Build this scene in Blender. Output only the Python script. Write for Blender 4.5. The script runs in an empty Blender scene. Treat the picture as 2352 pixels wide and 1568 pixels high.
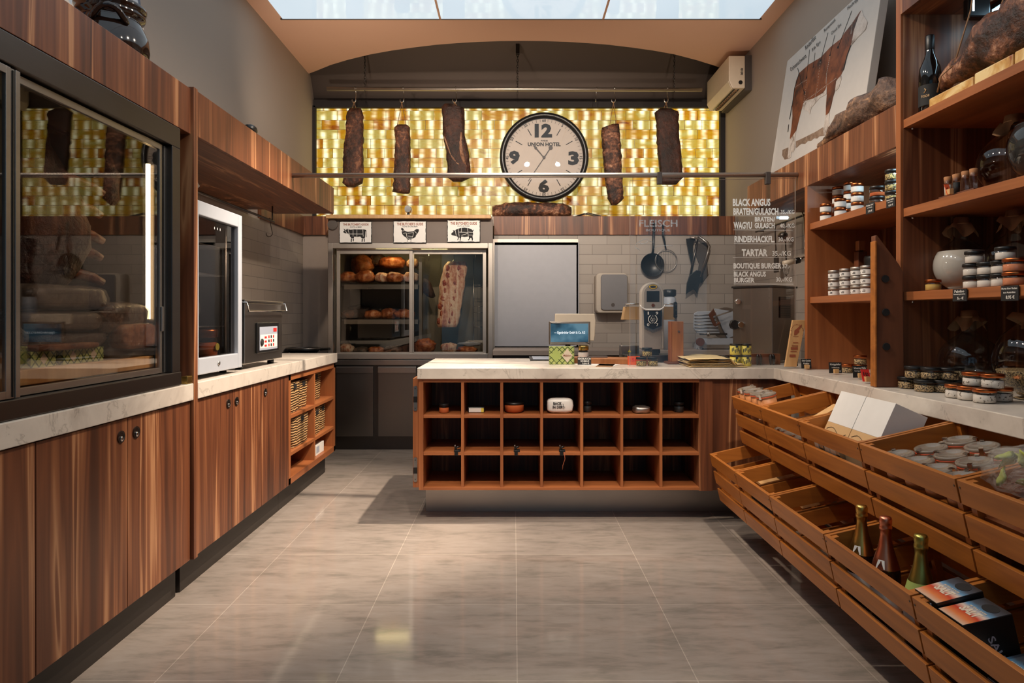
import bpy, bmesh, math, random
from mathutils import Vector, Matrix, noise
random.seed(7)
S = bpy.context.scene
COL = S.collection
# ---------------------------------------------------------------- camera, world, light, exposure
F, CX, CY, H = 1568.0, 1180.0, 725.0, 1.213
cam = bpy.data.cameras.new('camera'); co = bpy.data.objects.new('camera', cam); COL.objects.link(co)
co.location = (0, 0, H); co.rotation_euler = (math.pi/2, 0, 0)
cam.sensor_fit = 'HORIZONTAL'; cam.sensor_width = 36; cam.lens = 36*F/2352
cam.shift_x = -(CX-1176)/2352; cam.shift_y = (CY-784)/2352; cam.clip_start = 0.05
S.camera = co
S.view_settings.view_transform = 'Standard'; S.view_settings.look = 'None'
S.view_settings.gamma = 1; S.view_settings.use_curve_mapping = False
S.view_settings.exposure = 0.0
w = bpy.data.worlds.new('world'); S.world = w; w.use_nodes = True
w.node_tree.nodes['Background'].inputs[0].default_value = (0.35, 0.42, 0.5, 1)
w.node_tree.nodes['Background'].inputs[1].default_value = 0.15
S.cycles.max_bounces = 8; S.cycles.transparent_max_bounces = 24; S.cycles.diffuse_bounces = 4
S.cycles.glossy_bounces = 4; S.cycles.caustics_reflective = False; S.cycles.caustics_refractive = False
S.cycles.sample_clamp_indirect = 4.0; S.cycles.use_denoising = True
def spot(x, y, z, tx, ty, tz, e, size=70, blend=.5, col=(1, .74, .5), r=.05):
    l = bpy.data.lights.new('spot_light', 'SPOT'); l.energy = e; l.color = col
    l.spot_size = math.radians(size); l.spot_blend = blend; l.shadow_soft_size = r
    o = bpy.data.objects.new('spot_light', l); COL.objects.link(o); o.location = (x, y, z)
    o.rotation_euler = Vector((tx-x, ty-y, tz-z)).to_track_quat('-Z', 'Y').to_euler(); return o
def area(x, y, z, tx, ty, tz, sx, sy, e, col=(1, .8, .6)):
    l = bpy.data.lights.new('area_light', 'AREA'); l.energy = e; l.color = col
    l.shape = 'RECTANGLE'; l.size = sx; l.size_y = sy
    o = bpy.data.objects.new('area_light', l); COL.objects.link(o); o.location = (x, y, z)
    o.rotation_euler = Vector((tx-x, ty-y, tz-z)).to_track_quat('-Z', 'Y').to_euler(); return o
WARM = (1, .83, .66)
# ceiling track spots, two rows over the shop floor, each turned to the opposite side
for yy, e in ((1.4, 22), (2.4, 78), (3.4, 108), (4.3, 52)):
    spot(-.62, yy, 3.5, 1.5, yy+.35, .8, e*1.45, 84, .8, WARM)
    spot(.95, yy, 3.5, -1.5, yy+.45, .7, e*1.08, 84, .8, WARM)
# spots turned to the floor before the island, and one to the baskets
for xx, tx, e in ((-.9, -.75, 290), (.0, .1, 310), (.75, .9, 300)): spot(xx, 1.6, 3.5, tx, 3.95, 0, e*.95, 30, 1, WARM)
spot(.45, 3.9, 3.5, -1.4, 3.9, .4, 800, 54, .7, WARM, .03); spot(.2, 5.2, 3.5, -.9, 5.3, 0, 90, 60, .9, WARM)
# spots turned to the back wall
for xx, tx, e in ((-.75, -1.05, 230), (.05, .1, 260), (.8, 1.1, 230)): spot(xx, 2.7, 3.45, tx, 6.5, 2.4, e*1.12, 50, .9, WARM)
# unseen fill spots added above the canopies to brighten the ceiling
spot(-1.47, 4.7, 2.26, -1.2, 6.1, 3.57, 40, 110, 1, WARM); spot(1.74, 4.80, 2.2, 1.2, 6.2, 3.57, 18, 100, 1, WARM)
spot(-1.47, 3.0, 2.26, .6, 3.4, 3.57, 30, 120, 1, WARM)
# cold strip behind the tall panel over the narrow shelf
area(1.87, 2.985, 1.925, 1.85, 3.55, 1.80, .3, .02, 2.2, (.55, .85, 1))
# the lamps inside the butcher display fridge
area(-.95, 6.42, 1.92, -.95, 6.50, 1.0, 1.1, .06, 7, (1, .86, .55))
# ---------------------------------------------------------------- pixel -> place helpers
def P(x, y, D): return Vector(((x-CX)*D/F, D, H-(y-CY)*D/F))
def PXp(x, y, X): return P(x, y, F*X/(x-CX))
def PZp(x, y, Z): return P(x, y, (H-Z)*F/(y-CY))
def DX(x, X): return F*X/(x-CX)
# ---------------------------------------------------------------- mesh builder
class MB:
    def __init__(s): s.v = []; s.f = []; s.sm = []
    def add(s, vs, fs, smooth=False):
        n = len(s.v); s.v += [Vector(p) for p in vs]
        s.f += [tuple(i+n for i in f) for f in fs]; s.sm += [smooth]*len(fs); return s
    def box(s, x0, x1, y0, y1, z0, z1, M=None):
        vs = [Vector((x, y, z)) for x in (x0, x1) for y in (y0, y1) for z in (z0, z1)]
        if M is not None: vs = [M @ p for p in vs]
        return s.add(vs, [(0,1,3,2),(4,6,7,5),(0,4,5,1),(2,3,7,6),(0,2,6,4),(1,5,7,3)])
    def quad(s, a, b, c, d): return s.add([a, b, c, d], [(0, 1, 2, 3)])
    def rings(s, rs, cap0=True, cap1=True, smooth=True, closed=False):
        n = len(rs[0]); vs = [p for r in rs for p in r]; fs = []
        m = len(rs)
        for i in range(m if closed else m-1):
            j = (i+1) % m
            for k in range(n):
                l = (k+1) % n
                fs.append((i*n+k, i*n+l, j*n+l, j*n+k))
        s.add(vs, fs, smooth)
        base = len(s.v)-len(vs)
        if not closed:
            if cap0: s.f.append(tuple(base+k for k in reversed(range(n)))); s.sm.append(False)
            if cap1: s.f.append(tuple(base+(m-1)*n+k for k in range(n))); s.sm.append(False)
        return s
    def lathe(s, prof, c=(0, 0, 0), n=24, axis='Z', cap0=True, cap1=True, M=None):
        c = Vector(c); rs = []
        for r, h in prof:
            ring = []
            for k in range(n):
                a = 2*math.pi*k/n
                u, v = r*math.cos(a), r*math.sin(a)
                p = Vector((u, v, h)) if axis == 'Z' else (Vector((u, h, v)) if axis == 'Y' else Vector((h, u, v)))
                ring.append((M @ p if M is not None else p)+c)
            rs.append(ring)
        return s.rings(rs, cap0, cap1)
    def tube(s, pts, r, n=8, closed=False):
        pts = [Vector(p) for p in pts]; rs = []; m = len(pts); up = None
        for i, p in enumerate(pts):
            if closed: t = pts[(i+1) % m]-pts[i-1]
            else: t = pts[min(i+1, m-1)]-pts[max(i-1, 0)]
            t.normalize()
            if up is None: up = Vector((0, 0, 1)) if abs(t.z) < .9 else Vector((1, 0, 0))
            sd = t.cross(up)
            if sd.length < 1e-5: sd = t.orthogonal()
            sd.normalize(); up = sd.cross(t).normalized()
            rr = r[i] if isinstance(r, (list, tuple)) else r
            rs.append([p+rr*(math.cos(2*math.pi*k/n)*sd+math.sin(2*math.pi*k/n)*up) for k in range(n)])
        return s.rings(rs, closed=closed)
    def prism(s, poly, d, M=None):
        """poly: 3D points (planar); d: extrusion vector"""
        poly = [Vector(p) for p in poly]; d = Vector(d); n = len(poly)
        vs = poly+[p+d for p in poly]
        fs = [tuple(range(n)), tuple(reversed(range(n, 2*n)))]+[(i, i+n, (i+1) % n+n, (i+1) % n) for i in range(n)]
        return s.add(vs, fs)
    def text(s, body, size, M, align='CENTER', sx=1.0, bold=0.0, ext=0.0004, spacing=1.0):
        cu = bpy.data.curves.new('t', 'FONT'); cu.body = body; cu.size = size; cu.align_x = align
        cu.offset = bold; cu.extrude = ext; cu.resolution_u = 2; cu.space_character = spacing
        o = bpy.data.objects.new('t', cu); COL.objects.link(o)
        dg = bpy.context.evaluated_depsgraph_get(); dg.update()
        me = bpy.data.meshes.new_from_object(o.evaluated_get(dg))
        K = M @ Matrix.Diagonal((sx, 1, 1, 1))
        s.add([K @ v.co for v in me.vertices], [tuple(p.vertices) for p in me.polygons])
        bpy.data.objects.remove(o); bpy.data.meshes.remove(me); bpy.data.curves.remove(cu); return s
    def fit(s, body, O, R, U, bold=0.0, ext=0.0003):
        """lettering stretched to fill the rectangle O, O+R, O+R+U, O+U"""
        t = MB().text(body, 1.0, Matrix.Identity(4), 'LEFT', bold=bold, ext=0)
        x0, x1 = min(p.x for p in t.v), max(p.x for p in t.v); y0, y1 = min(p.y for p in t.v), max(p.y for p in t.v)
        O, R, U = Vector(O), Vector(R), Vector(U); n = R.cross(U).normalized()*ext
        return s.add([O+R*((p.x-x0)/(x1-x0))+U*((p.y-y0)/(y1-y0))+n for p in t.v], t.f)
    def build(s, name, mat, parent=None, bevel=0, smooth=None, fix=True, sub=0):
        me = bpy.data.meshes.new(name); o = bpy.data.objects.new(name, me); COL.objects.link(o)
        if parent is None:
            xs = [p.x for p in s.v]; ys = [p.y for p in s.v]; zs = [p.z for p in s.v]
            off = Vector(((min(xs)+max(xs))/2, (min(ys)+max(ys))/2, min(zs)))
            o.location = off; vs = [p-off for p in s.v]
        else:
            inv = wm(parent).inverted(); vs = [inv @ p for p in s.v]; o.parent = parent
        me.from_pydata([tuple(p) for p in vs], [], s.f)
        me.polygons.foreach_set('use_smooth', [bool(b) if smooth is None else smooth for b in s.sm])
        if fix:
            bm = bmesh.new(); bm.from_mesh(me); bmesh.ops.recalc_face_normals(bm, faces=bm.faces); bm.to_mesh(me); bm.free()
        me.materials.append(mat); me.update()
        if bevel:
            b = o.modifiers.new('bevel', 'BEVEL'); b.width = bevel; b.segments = 2; b.limit_method = 'ANGLE'; b.angle_limit = math.radians(40)
        if sub:
            b = o.modifiers.new('subsurf', 'SUBSURF'); b.levels = sub; b.render_levels = sub
        return o
def wm(o):
    m = Matrix.LocRotScale(o.location, o.rotation_euler.to_quaternion(), o.scale)
    return wm(o.parent) @ m if o.parent else m
def frame(o, r, u):
    """matrix: local x -> r, local y -> u, origin o"""
    r = Vector(r).normalized(); u = Vector(u); n = r.cross(u).normalized(); u = n.cross(r)
    return Matrix(((r.x, u.x, n.x, o[0]), (r.y, u.y, n.y, o[1]), (r.z, u.z, n.z, o[2]), (0, 0, 0, 1)))
def tag(o, label=None, cat=None, group=None, kind=None):
    if label: o['label'] = label
    if cat: o['category'] = cat
    if group: o['group'] = group
    if kind: o['kind'] = kind
    return o
def thing(name, label, cat, loc=(0, 0, 0), group=None, rz=0):
    o = bpy.data.objects.new(name, None); COL.objects.link(o); o.location = loc; o.rotation_euler = (0, 0, rz)
    o.empty_display_size = .05
    return tag(o, label, cat, group)
def struct(o): o['kind'] = 'structure'; return o
def kids(o): return [c for c in o.children]
def dup(o, loc=None, label=None, rz=None, parent=None, scale=None):
    ch = kids(o); c = o.copy(); COL.objects.link(c)
    if parent is not None: c.parent = parent
    for k in ch: dup(k, parent=c)
    if loc is not None: c.location = loc
    if rz is not None: c.rotation_euler = (0, 0, rz)
    if scale is not None: c.scale = (scale,)*3 if not isinstance(scale, tuple) else scale
    if label: c['label'] = label
    return c
def one(mb, name, mat, label, cat, group=None, **k): return tag(mb.build(name, mat, **k), label, cat, group)
def box(x0, x1, y0, y1, z0, z1, M=None): return MB().box(x0, x1, y0, y1, z0, z1, M)
def nz(p, sc, seed=0): return noise.noise(Vector(p)*sc+Vector((seed*7.3, seed*3.1, seed*1.7)))
def loft(mb, spec, n=20, e=2.6, amp=0, sc=12, seed=0, ax=((1, 0, 0), (0, 1, 0))):
    """spec: list of (centre, half width, half depth); superellipse sections along ax, displaced by noise"""
    a, b = Vector(ax[0]), Vector(ax[1]); rs = []
    for c, hw, hd in spec:
        c = Vector(c); ring = []
        for k in range(n):
            t = 2*math.pi*k/n; ct, st = math.cos(t), math.sin(t)
            q = a*(math.copysign(abs(ct)**(2/e), ct)*hw)+b*(math.copysign(abs(st)**(2/e), st)*hd)
            p = c+q
            if amp: p = p+q.normalized()*(amp*nz(p, sc, seed)+amp*.5*nz(p, sc*2.7, seed+1)) if q.length > 1e-6 else p
            ring.append(p)
        rs.append(ring)
    return mb.rings(rs)
def blob(mb, c, r, e=2.4, amp=.12, sc=2.0, seed=0, nu=24, nv=14, M=None, flat=None):
    c = Vector(c); rs = []
    for i in range(nv+1):
        ph = math.pi*(i/nv-.5)*.985; ring = []
        cp, sp = math.cos(ph), math.sin(ph)
        for k in range(nu):
            t = 2*math.pi*k/nu; ct, st = math.cos(t), math.sin(t)
            sg = lambda x: math.copysign(abs(x)**(2/e), x)
            d = Vector((sg(cp)*sg(ct), sg(cp)*sg(st), sg(sp)))
            f = 1+amp*nz(d, sc, seed)+amp*.5*nz(d, sc*2.6, seed+3)
            q = Vector((d.x*r[0]*f, d.y*r[1]*f, d.z*r[2]*f))
            if flat is not None: q.z = max(q.z, -r[2]*flat)
            ring.append((M @ q if M is not None else q)+c)
        rs.append(ring)
    return mb.rings(rs)
def ell(c, r, n=24, ax=((1, 0, 0), (0, 0, 1)), ry=None):
    c = Vector(c); a, b = Vector(ax[0]), Vector(ax[1]); ry = ry or r
    return [c+a*(r*math.cos(2*math.pi*k/n))+b*(ry*math.sin(2*math.pi*k/n)) for k in range(n)]
def arc(c, r, a0, a1, n=10, ax=((1, 0, 0), (0, 0, 1))):
    c = Vector(c); a, b = Vector(ax[0]), Vector(ax[1])
    return [c+a*(r*math.cos(math.radians(a0+(a1-a0)*k/n)))+b*(r*math.sin(math.radians(a0+(a1-a0)*k/n))) for k in range(n+1)]
ORD = ['first', 'second', 'third', 'fourth', 'fifth', 'sixth', 'seventh', 'eighth', 'ninth']
# ---------------------------------------------------------------- materials
def lin(c):
    f = lambda v: (v/255/12.92) if v/255 <= .04045 else ((v/255+.055)/1.055)**2.4
    return (f(c[0]), f(c[1]), f(c[2]), 1)
class N:
    def __init__(s, name):
        s.m = bpy.data.materials.new(name); s.m.use_nodes = True; s.t = s.m.node_tree
        s.b = s.t.nodes['Principled BSDF']; s.out = s.t.nodes['Material Output']
    def n(s, ty, **k):
        o = s.t.nodes.new(ty)
        for a, v in k.items(): setattr(o, a, v)
        return o
    def l(s, a, b): s.t.links.new(a, b)
    def pos(s, scale=(1, 1, 1), obj=False, rot=None):
        if obj: src = s.n('ShaderNodeTexCoord').outputs['Object']
        else: src = s.n('ShaderNodeNewGeometry').outputs['Position']
        mp = s.n('ShaderNodeMapping'); mp.inputs['Scale'].default_value = scale
        if rot: mp.inputs['Rotation'].default_value = rot
        s.l(src, mp.inputs['Vector']); return mp.outputs['Vector']
    def noise(s, vec, sc, det=3, rough=.55, dist=0):
        o = s.n('ShaderNodeTexNoise'); o.inputs['Scale'].default_value = sc; o.inputs['Detail'].default_value = det
        o.inputs['Roughness'].default_value = rough; o.inputs['Distortion'].default_value = dist
        s.l(vec, o.inputs['Vector']); return o.outputs['Fac']
    def ramp(s, fac, stops, interp='LINEAR'):
        o = s.n('ShaderNodeValToRGB'); o.color_ramp.interpolation = interp; e = o.color_ramp.elements
        while len(e) > 1: e.remove(e[-1])
        e[0].position = stops[0][0]; e[0].color = lin(stops[0][1])
        for p, c in stops[1:]:
            q = e.new(p); q.color = lin(c)
        s.l(fac, o.inputs['Fac']); return o.outputs['Color']
    def mix(s, fac, a, b, mode='MIX'):
        o = s.n('ShaderNodeMix'); o.data_type = 'RGBA'; o.blend_type = mode
        for sk, v in ((o.inputs[0], fac), (o.inputs[6], a), (o.inputs[7], b)):
            if isinstance(v, (int, float)): sk.default_value = v
            elif isinstance(v, tuple): sk.default_value = v
            else: s.l(v, sk)
        return o.outputs[2]
    def math(s, op, a, b=0.0, c=None):
        o = s.n('ShaderNodeMath'); o.operation = op
        for i, v in enumerate((a, b) if c is None else (a, b, c)):
            if isinstance(v, (int, float)): o.inputs[i].default_value = v
            else: s.l(v, o.inputs[i])
        return o.outputs[0]
    def bump(s, h, st=.3, d=.01):
        o = s.n('ShaderNodeBump'); o.inputs['Strength'].default_value = st; o.inputs['Distance'].default_value = d
        s.l(h, o.inputs['Height']); s.l(o.outputs[0], s.b.inputs['Normal'])
    def set(s, **k):
        for a, v in k.items():
            a = {'color': 'Base Color', 'rough': 'Roughness', 'metal': 'Metallic', 'spec': 'Specular IOR Level', 'coat': 'Coat Weight',
                 'coatr': 'Coat Roughness', 'trans': 'Transmission Weight', 'alpha': 'Alpha', 'emit': 'Emission Color', 'es': 'Emission Strength', 'ior': 'IOR'}[a]
            if hasattr(v, 'links') or hasattr(v, 'is_output'): s.l(v, s.b.inputs[a])
            else: s.b.inputs[a].default_value = v
        return s.m
def plain(name, c, rough=.5, metal=0, **k):
    n = N(name); v = n.noise(n.pos((1, 1, 1)), 18, 2)
    cc = n.mix(n.math('MULTIPLY', v, .18), lin(c), lin(tuple(x*.72 for x in c)))
    return n.set(color=cc, rough=rough, metal=metal, **k)
def wood(name, stops, scale, fine, rough=.42, obj=False, coat=0.0):
    n = N(name); v = n.pos(scale, obj)
    a = n.noise(v, 1, 3, .6, .4); b = n.noise(n.pos(fine, obj), 1, 2, .6)
    c = n.ramp(a, stops)
    c = n.mix(n.math('MULTIPLY', b, .38), c, n.mix(1.0, c, (.35, .3, .27, 1), 'MULTIPLY'))
    n.bump(b, .06, .002)
    return n.set(color=c, rough=rough, coat=coat, coatr=.25)
WST = [(.26, (58, 33, 22)), (.38, (92, 52, 33)), (.45, (126, 74, 46)), (.52, (104, 59, 37)), (.58, (150, 94, 60)), (.615, (196, 142, 100)), (.64, (132, 78, 48)), (.74, (70, 39, 26))]
M_WV = wood('walnut_vertical', WST, (9, 9, .35), (90, 90, 1.6))
M_WY = wood('walnut_along', WST, (10, .7, 10), (90, 2.5, 90))
M_WX = wood('walnut_across', WST, (.7, 10, 10), (2.5, 90, 90))
EST = [(.3, (140, 80, 44)), (.5, (172, 104, 60)), (.7, (146, 84, 46))]
M_EV = wood('edge_vertical', EST, (9, 9, .6), (90, 90, 2))
M_EX = wood('edge_across', EST, (.7, 9, 9), (2.5, 90, 90))
M_EY = wood('edge_along', EST, (9, .7, 9), (90, 2.5, 90))
CST = [(.3, (156, 92, 36)), (.5, (184, 112, 46)), (.7, (154, 88, 34))]
M_CY = wood('crate_wood_along', CST, (14, 1.4, 14), (60, 3, 60), .38)
M_CX = wood('crate_wood_across', CST, (1.4, 14, 14), (3, 60, 60), .38)
M_PINE = wood('pale_wood', [(.3, (200, 150, 95)), (.5, (222, 176, 120)), (.7, (196, 146, 92))], (8, 8, 1), (60, 60, 3))
M_BOARD = wood('board_wood', [(.3, (156, 94, 52)), (.5, (186, 120, 70)), (.7, (142, 82, 46))], (10, 10, 1), (60, 60, 3), .4)
M_DWOOD = wood('dark_board', [(.3, (92, 52, 34)), (.5, (122, 72, 46)), (.7, (84, 46, 30))], (6, 6, 1), (60, 60, 2), .5)
def marble():
    n = N('marble'); v = n.pos((1, 1, 1)); a = n.noise(v, 2.2, 5, .6, 1.2); b = n.noise(v, 5, 6, .65, 2.2)
    c = n.ramp(a, [(.3, (188, 176, 164)), (.5, (216, 205, 192)), (.7, (204, 193, 181))])
    k = n.ramp(b, [(.36, (255, 255, 255)), (.40, (176, 172, 170)), (.43, (250, 250, 250)), (.55, (255, 255, 255))])
    return n.set(color=n.mix(.55, c, k, 'MULTIPLY'), rough=.28)
M_MARBLE = marble()
def brickmat(name, axes, w_, h_, c1, c2, mort, ms, off, rough, freq=2, offs=.5, streak=None, grad=None):
    n = N(name); sp = n.n('ShaderNodeSeparateXYZ'); n.l(n.n('ShaderNodeNewGeometry').outputs['Position'], sp.inputs[0])
    cb = n.n('ShaderNodeCombineXYZ')
    n.l(n.math('ADD', sp.outputs[axes[0]], off[0]), cb.inputs[0]); n.l(n.math('ADD', sp.outputs[axes[1]], off[1]), cb.inputs[1])
    br = n.n('ShaderNodeTexBrick'); br.offset = offs; br.offset_frequency = freq
    br.inputs['Color1'].default_value = lin(c1); br.inputs['Color2'].default_value = lin(c2); br.inputs['Mortar'].default_value = lin(mort)
    br.inputs['Scale'].default_value = 1; br.inputs['Mortar Size'].default_value = ms; br.inputs['Mortar Smooth'].default_value = .1
    br.inputs['Brick Width'].default_value = w_; br.inputs['Row Height'].default_value = h_
    n.l(cb.outputs[0], br.inputs['Vector']); c = br.outputs['Color']
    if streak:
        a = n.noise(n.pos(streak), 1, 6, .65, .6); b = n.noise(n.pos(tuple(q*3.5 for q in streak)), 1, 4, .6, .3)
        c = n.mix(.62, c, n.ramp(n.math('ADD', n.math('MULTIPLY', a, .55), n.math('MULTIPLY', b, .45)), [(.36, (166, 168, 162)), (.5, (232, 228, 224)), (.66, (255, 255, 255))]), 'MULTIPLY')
    n.bump(n.math('SUBTRACT', 1.0, br.outputs['Fac']), .25, .002)
    return n.set(color=c, rough=rough)
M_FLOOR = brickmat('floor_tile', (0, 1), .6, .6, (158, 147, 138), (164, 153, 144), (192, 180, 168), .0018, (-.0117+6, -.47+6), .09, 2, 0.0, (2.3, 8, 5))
M_TILEB = brickmat('kitchen_tile_back', (0, 2), .277, .0925, (156, 146, 137), (168, 158, 149), (112, 104, 98), .002, (3, .06), .35)
M_TILEL = brickmat('kitchen_tile_side', (1, 2), .277, .0925, (150, 138, 128), (160, 148, 138), (112, 104, 98), .002, (.1, .06), .35)
def plaster(name, c):
    n = N(name); a = n.noise(n.pos((1, 1, 1)), 1.3, 4); g = n.noise(n.pos((1, 1, 1)), 160, 2)
    n.bump(g, .1, .002)
    return n.set(color=n.mix(n.math('MULTIPLY', a, .25), lin(c), lin(tuple(q*.86 for q in c))), rough=.85)
M_WALL = plaster('wall_plaster', (168, 154, 142))
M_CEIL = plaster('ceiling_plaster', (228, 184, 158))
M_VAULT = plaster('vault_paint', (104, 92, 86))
M_DARKWALL = plaster('dark_paint', (44, 40, 40))
def onyx():
    n = N('backlit_onyx'); sp = n.n('ShaderNodeSeparateXYZ'); n.l(n.n('ShaderNodeNewGeometry').outputs['Position'], sp.inputs[0])
    cb = n.n('ShaderNodeCombineXYZ'); n.l(n.math('ADD', sp.outputs[0], 5.03), cb.inputs[0]); n.l(n.math('ADD', sp.outputs[2], .045), cb.inputs[1])
    def brick(w_, c1, c2):
        br = n.n('ShaderNodeTexBrick'); br.offset = .37; br.offset_frequency = 2; br.squash = .72; br.squash_frequency = 3
        br.inputs['Color1'].default_value = c1; br.inputs['Color2'].default_value = c2; br.inputs['Mortar'].default_value = (0, 0, 0, 1)
        br.inputs['Scale'].default_value = 1; br.inputs['Mortar Size'].default_value = .0022; br.inputs['Mortar Smooth'].default_value = .2
        br.inputs['Brick Width'].default_value = w_; br.inputs['Row Height'].default_value = .0945
        n.l(cb.outputs[0], br.inputs['Vector']); return br
    br = brick(.24, (0, 0, 0, 1), (1, 1, 1, 1))
    rnd = br.outputs['Color']                                   # per-stone random grey
    sv = n.n('ShaderNodeVectorMath'); sv.operation = 'SCALE'; n.l(rnd, sv.inputs[0]); sv.inputs['Scale'].default_value = 37
    ad = n.n('ShaderNodeVectorMath'); ad.operation = 'ADD'; n.l(sv.outputs[0], ad.inputs[0]); n.l(n.pos((3.5, 3.5, 7)), ad.inputs[1])
    vein = n.noise(ad.outputs[0], 1, 4, .6, 1.0)
    lit = n.ramp(n.math('ADD', n.math('MULTIPLY', rnd, .36), n.math('MULTIPLY', vein, .64)), [(.24, (120, 46, 16)), (.30, (190, 104, 24)), (.37, (222, 150, 22)), (.46, (232, 172, 34)), (.54, (226, 186, 66)), (.62, (226, 206, 110)), (.71, (214, 180, 70)), (.8, (150, 66, 26))])
    # the lamps behind the stones: soft vertical glows at even spacing
    wv = n.math('SINE', n.math('MULTIPLY', n.math('ADD', sp.outputs[0], n.math('MULTIPLY', rnd, .06)), 2*math.pi/.118))
    glow = n.ramp(n.math('MULTIPLY', n.math('ADD', wv, 1.0), .5), [(.2, (0, 0, 0)), (.6, (170, 170, 170)), (.95, (255, 255, 255))])
    pat = n.noise(n.pos((3.0, 1, 14)), 1, 2)
    glow = n.math('MULTIPLY', glow, n.ramp(pat, [(.32, (70, 70, 70)), (.48, (215, 215, 215)), (.6, (255, 255, 255))]))
    col = n.mix(n.math('MULTIPLY', glow, .80), lit, lin((250, 252, 214)))
    side = n.ramp(n.math('MULTIPLY', n.math('ADD', sp.outputs[0], 2.0), .25), [(0, (225, 225, 225)), (.5, (215, 215, 215)), (.74, (205, 205, 205)), (.9, (255, 255, 255)), (1, (255, 255, 255))])
    st = n.math('MULTIPLY', n.math('ADD', .76, n.math('MULTIPLY', glow, 1.15)), side)
    st = n.math('MULTIPLY', st, n.math('SUBTRACT', 1.0, n.math('MULTIPLY', br.outputs['Fac'], .75)))
    n.l(st, n.b.inputs['Emission Strength']); n.l(col, n.b.inputs['Emission Color'])
    return n.set(color=n.mix(.85, col, (.015, .009, .004, 1)), rough=.3, spec=.2)
M_ONYX = onyx()
def stain(name, c, rough=.3, sc=(2, 2, 60)):
    n = N(name); a = n.noise(n.pos(sc), 3, 3); b = n.noise(n.pos((1, 1, 1)), 2.5, 3)
    n.bump(a, .05, .001)
    r = n.math('ADD', rough-.08, n.math('MULTIPLY', b, .18))
    return n.set(color=n.mix(n.math('MULTIPLY', a, .2), lin(c), lin(tuple(q*.75 for q in c))), rough=r, metal=1.0)
M_STEEL = stain('brushed_steel', (170, 164, 158))
M_STEELD = stain('dark_steel', (96, 90, 86), .34)
M_STEELM = stain('mid_steel', (132, 124, 117), .36)
M_INSIDE = plain('fridge_lining', (112, 104, 92), .45)
M_ALU = stain('aluminium_frame', (196, 186, 176), .42)
M_CHROME = stain('chrome', (214, 210, 205), .16)
M_SILVER = plain('silver_paint', (178, 182, 190), .4)
M_PANELG = plain('taupe_panel', (118, 104, 95), .5)
M_GREY = plain('grey_paint', (168, 152, 140), .5)
M_GREYD = plain('dark_grey_paint', (78, 70, 66), .6)
M_BLACK = plain('black_plastic', (22, 21, 21), .35)
M_BLACKM = plain('matt_black', (26, 24, 24), .7)
M_COVER = plain('slate_cover', (126, 124, 126), .35)
M_TAUPE = plain('taupe_plastic', (190, 178, 164), .4); M_TAUPED = plain('taupe_front', (152, 142, 132), .4)
M_KICK = plain('plinth_dark', (44, 38, 34), .45)
M_WHITE = plain('white_card', (232, 228, 222), .55)
M_CREAM = plain('cream_plastic', (226, 208, 184), .4)
M_PAPER = plain('greaseproof_paper', (226, 200, 150), .6)
M_DOORW = plain('pale_door', (176, 176, 182), .45)
M_COPPER = stain('copper_lid', (186, 104, 58), .3, (4, 4, 4))
M_GOLD = stain('gold_foil', (206, 170, 92), .3, (20, 20, 20))
M_ROSE = stain('rose_foil', (222, 142, 112), .3, (20, 20, 20))
M_GFOIL = stain('green_gold_foil', (176, 164, 88), .32, (20, 20, 20))
M_BRASS = stain('brass', (190, 158, 90), .3)
M_RED = plain('red_card', (206, 40, 36), .6); M_ORANGE = plain('orange_card', (216, 84, 40), .6)
M_INK = plain('black_ink', (24, 22, 22), .7); M_INKR = plain('rust_ink', (150, 78, 48), .7); M_CHALK = plain('chalk_white', (238, 234, 226), .8)
M_SIGNW = plain('enamel_white', (244, 240, 234), .45)
M_SLATE = plain('slate_black', (26, 25, 25), .75)
M_NAVY = plain('navy_felt', (24, 32, 44), .9); M_FRINGE = plain('blue_fringe', (56, 82, 104), .9)
M_SALT = plain('white_salt', (226, 216, 206), .8); M_PINK = plain('pink_salt', (212, 132, 92), .8); M_SPICE = plain('ground_spice', (190, 92, 40), .8)
M_YSPICE = plain('yellow_spice', (206, 166, 86), .8); M_CORK = plain('cork', (176, 122, 80), .8)
M_KRAFT = plain('kraft_paper', (150, 112, 78), .7); M_CARD = plain('tan_card', (206, 166, 116), .6)
M_GREYBOX = plain('grey_card', (164, 170, 184), .6)
M_LEMON = plain('lemon_yellow', (226, 206, 84), .5); M_TEAL = plain('dark_teal', (36, 50, 58), .5)
M_GREENF = plain('pale_green_foil', (172, 188, 104), .4); M_LEAF = plain('yellow_green_leaf', (178, 186, 84), .6)
M_PEACH = plain('peach_ribbon', (222, 150, 96), .5)
def speck(name, a, b, sc=160, rough=.7, lo=.45, hi=.55):
    n = N(name); v = n.noise(n.pos((1, 1, 1)), sc, 2); return n.set(color=n.ramp(v, [(lo, a), (hi, b)]), rough=rough)
M_PEPPER = speck('pepper_corns', (60, 44, 30), (196, 166, 120), 190)
M_SPICEG = speck('mixed_seeds', (52, 42, 26), (206, 178, 110), 190)
M_HERBSALT = speck('herb_salt', (96, 84, 72), (222, 212, 202), 110, .8, .34, .42)
def meat(name, st, sc=(9, 9, 4), fine=38, rough=.55, bs=.9):
    n = N(name); a = n.noise(n.pos(sc, True), 1, 5, .62, .8); b = n.noise(n.pos((1, 1, 1), True), fine, 4, .65)
    f = n.math('ADD', n.math('MULTIPLY', a, .68), n.math('MULTIPLY', b, .32))
    n.bump(b, bs, .012)
    return n.set(color=n.ramp(f, st), rough=rough, spec=.45)
M_MEAT = meat('aged_meat', [(.34, (26, 17, 13)), (.46, (58, 34, 23)), (.55, (92, 54, 36)), (.62, (148, 98, 68)), (.7, (66, 38, 26))])
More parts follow.
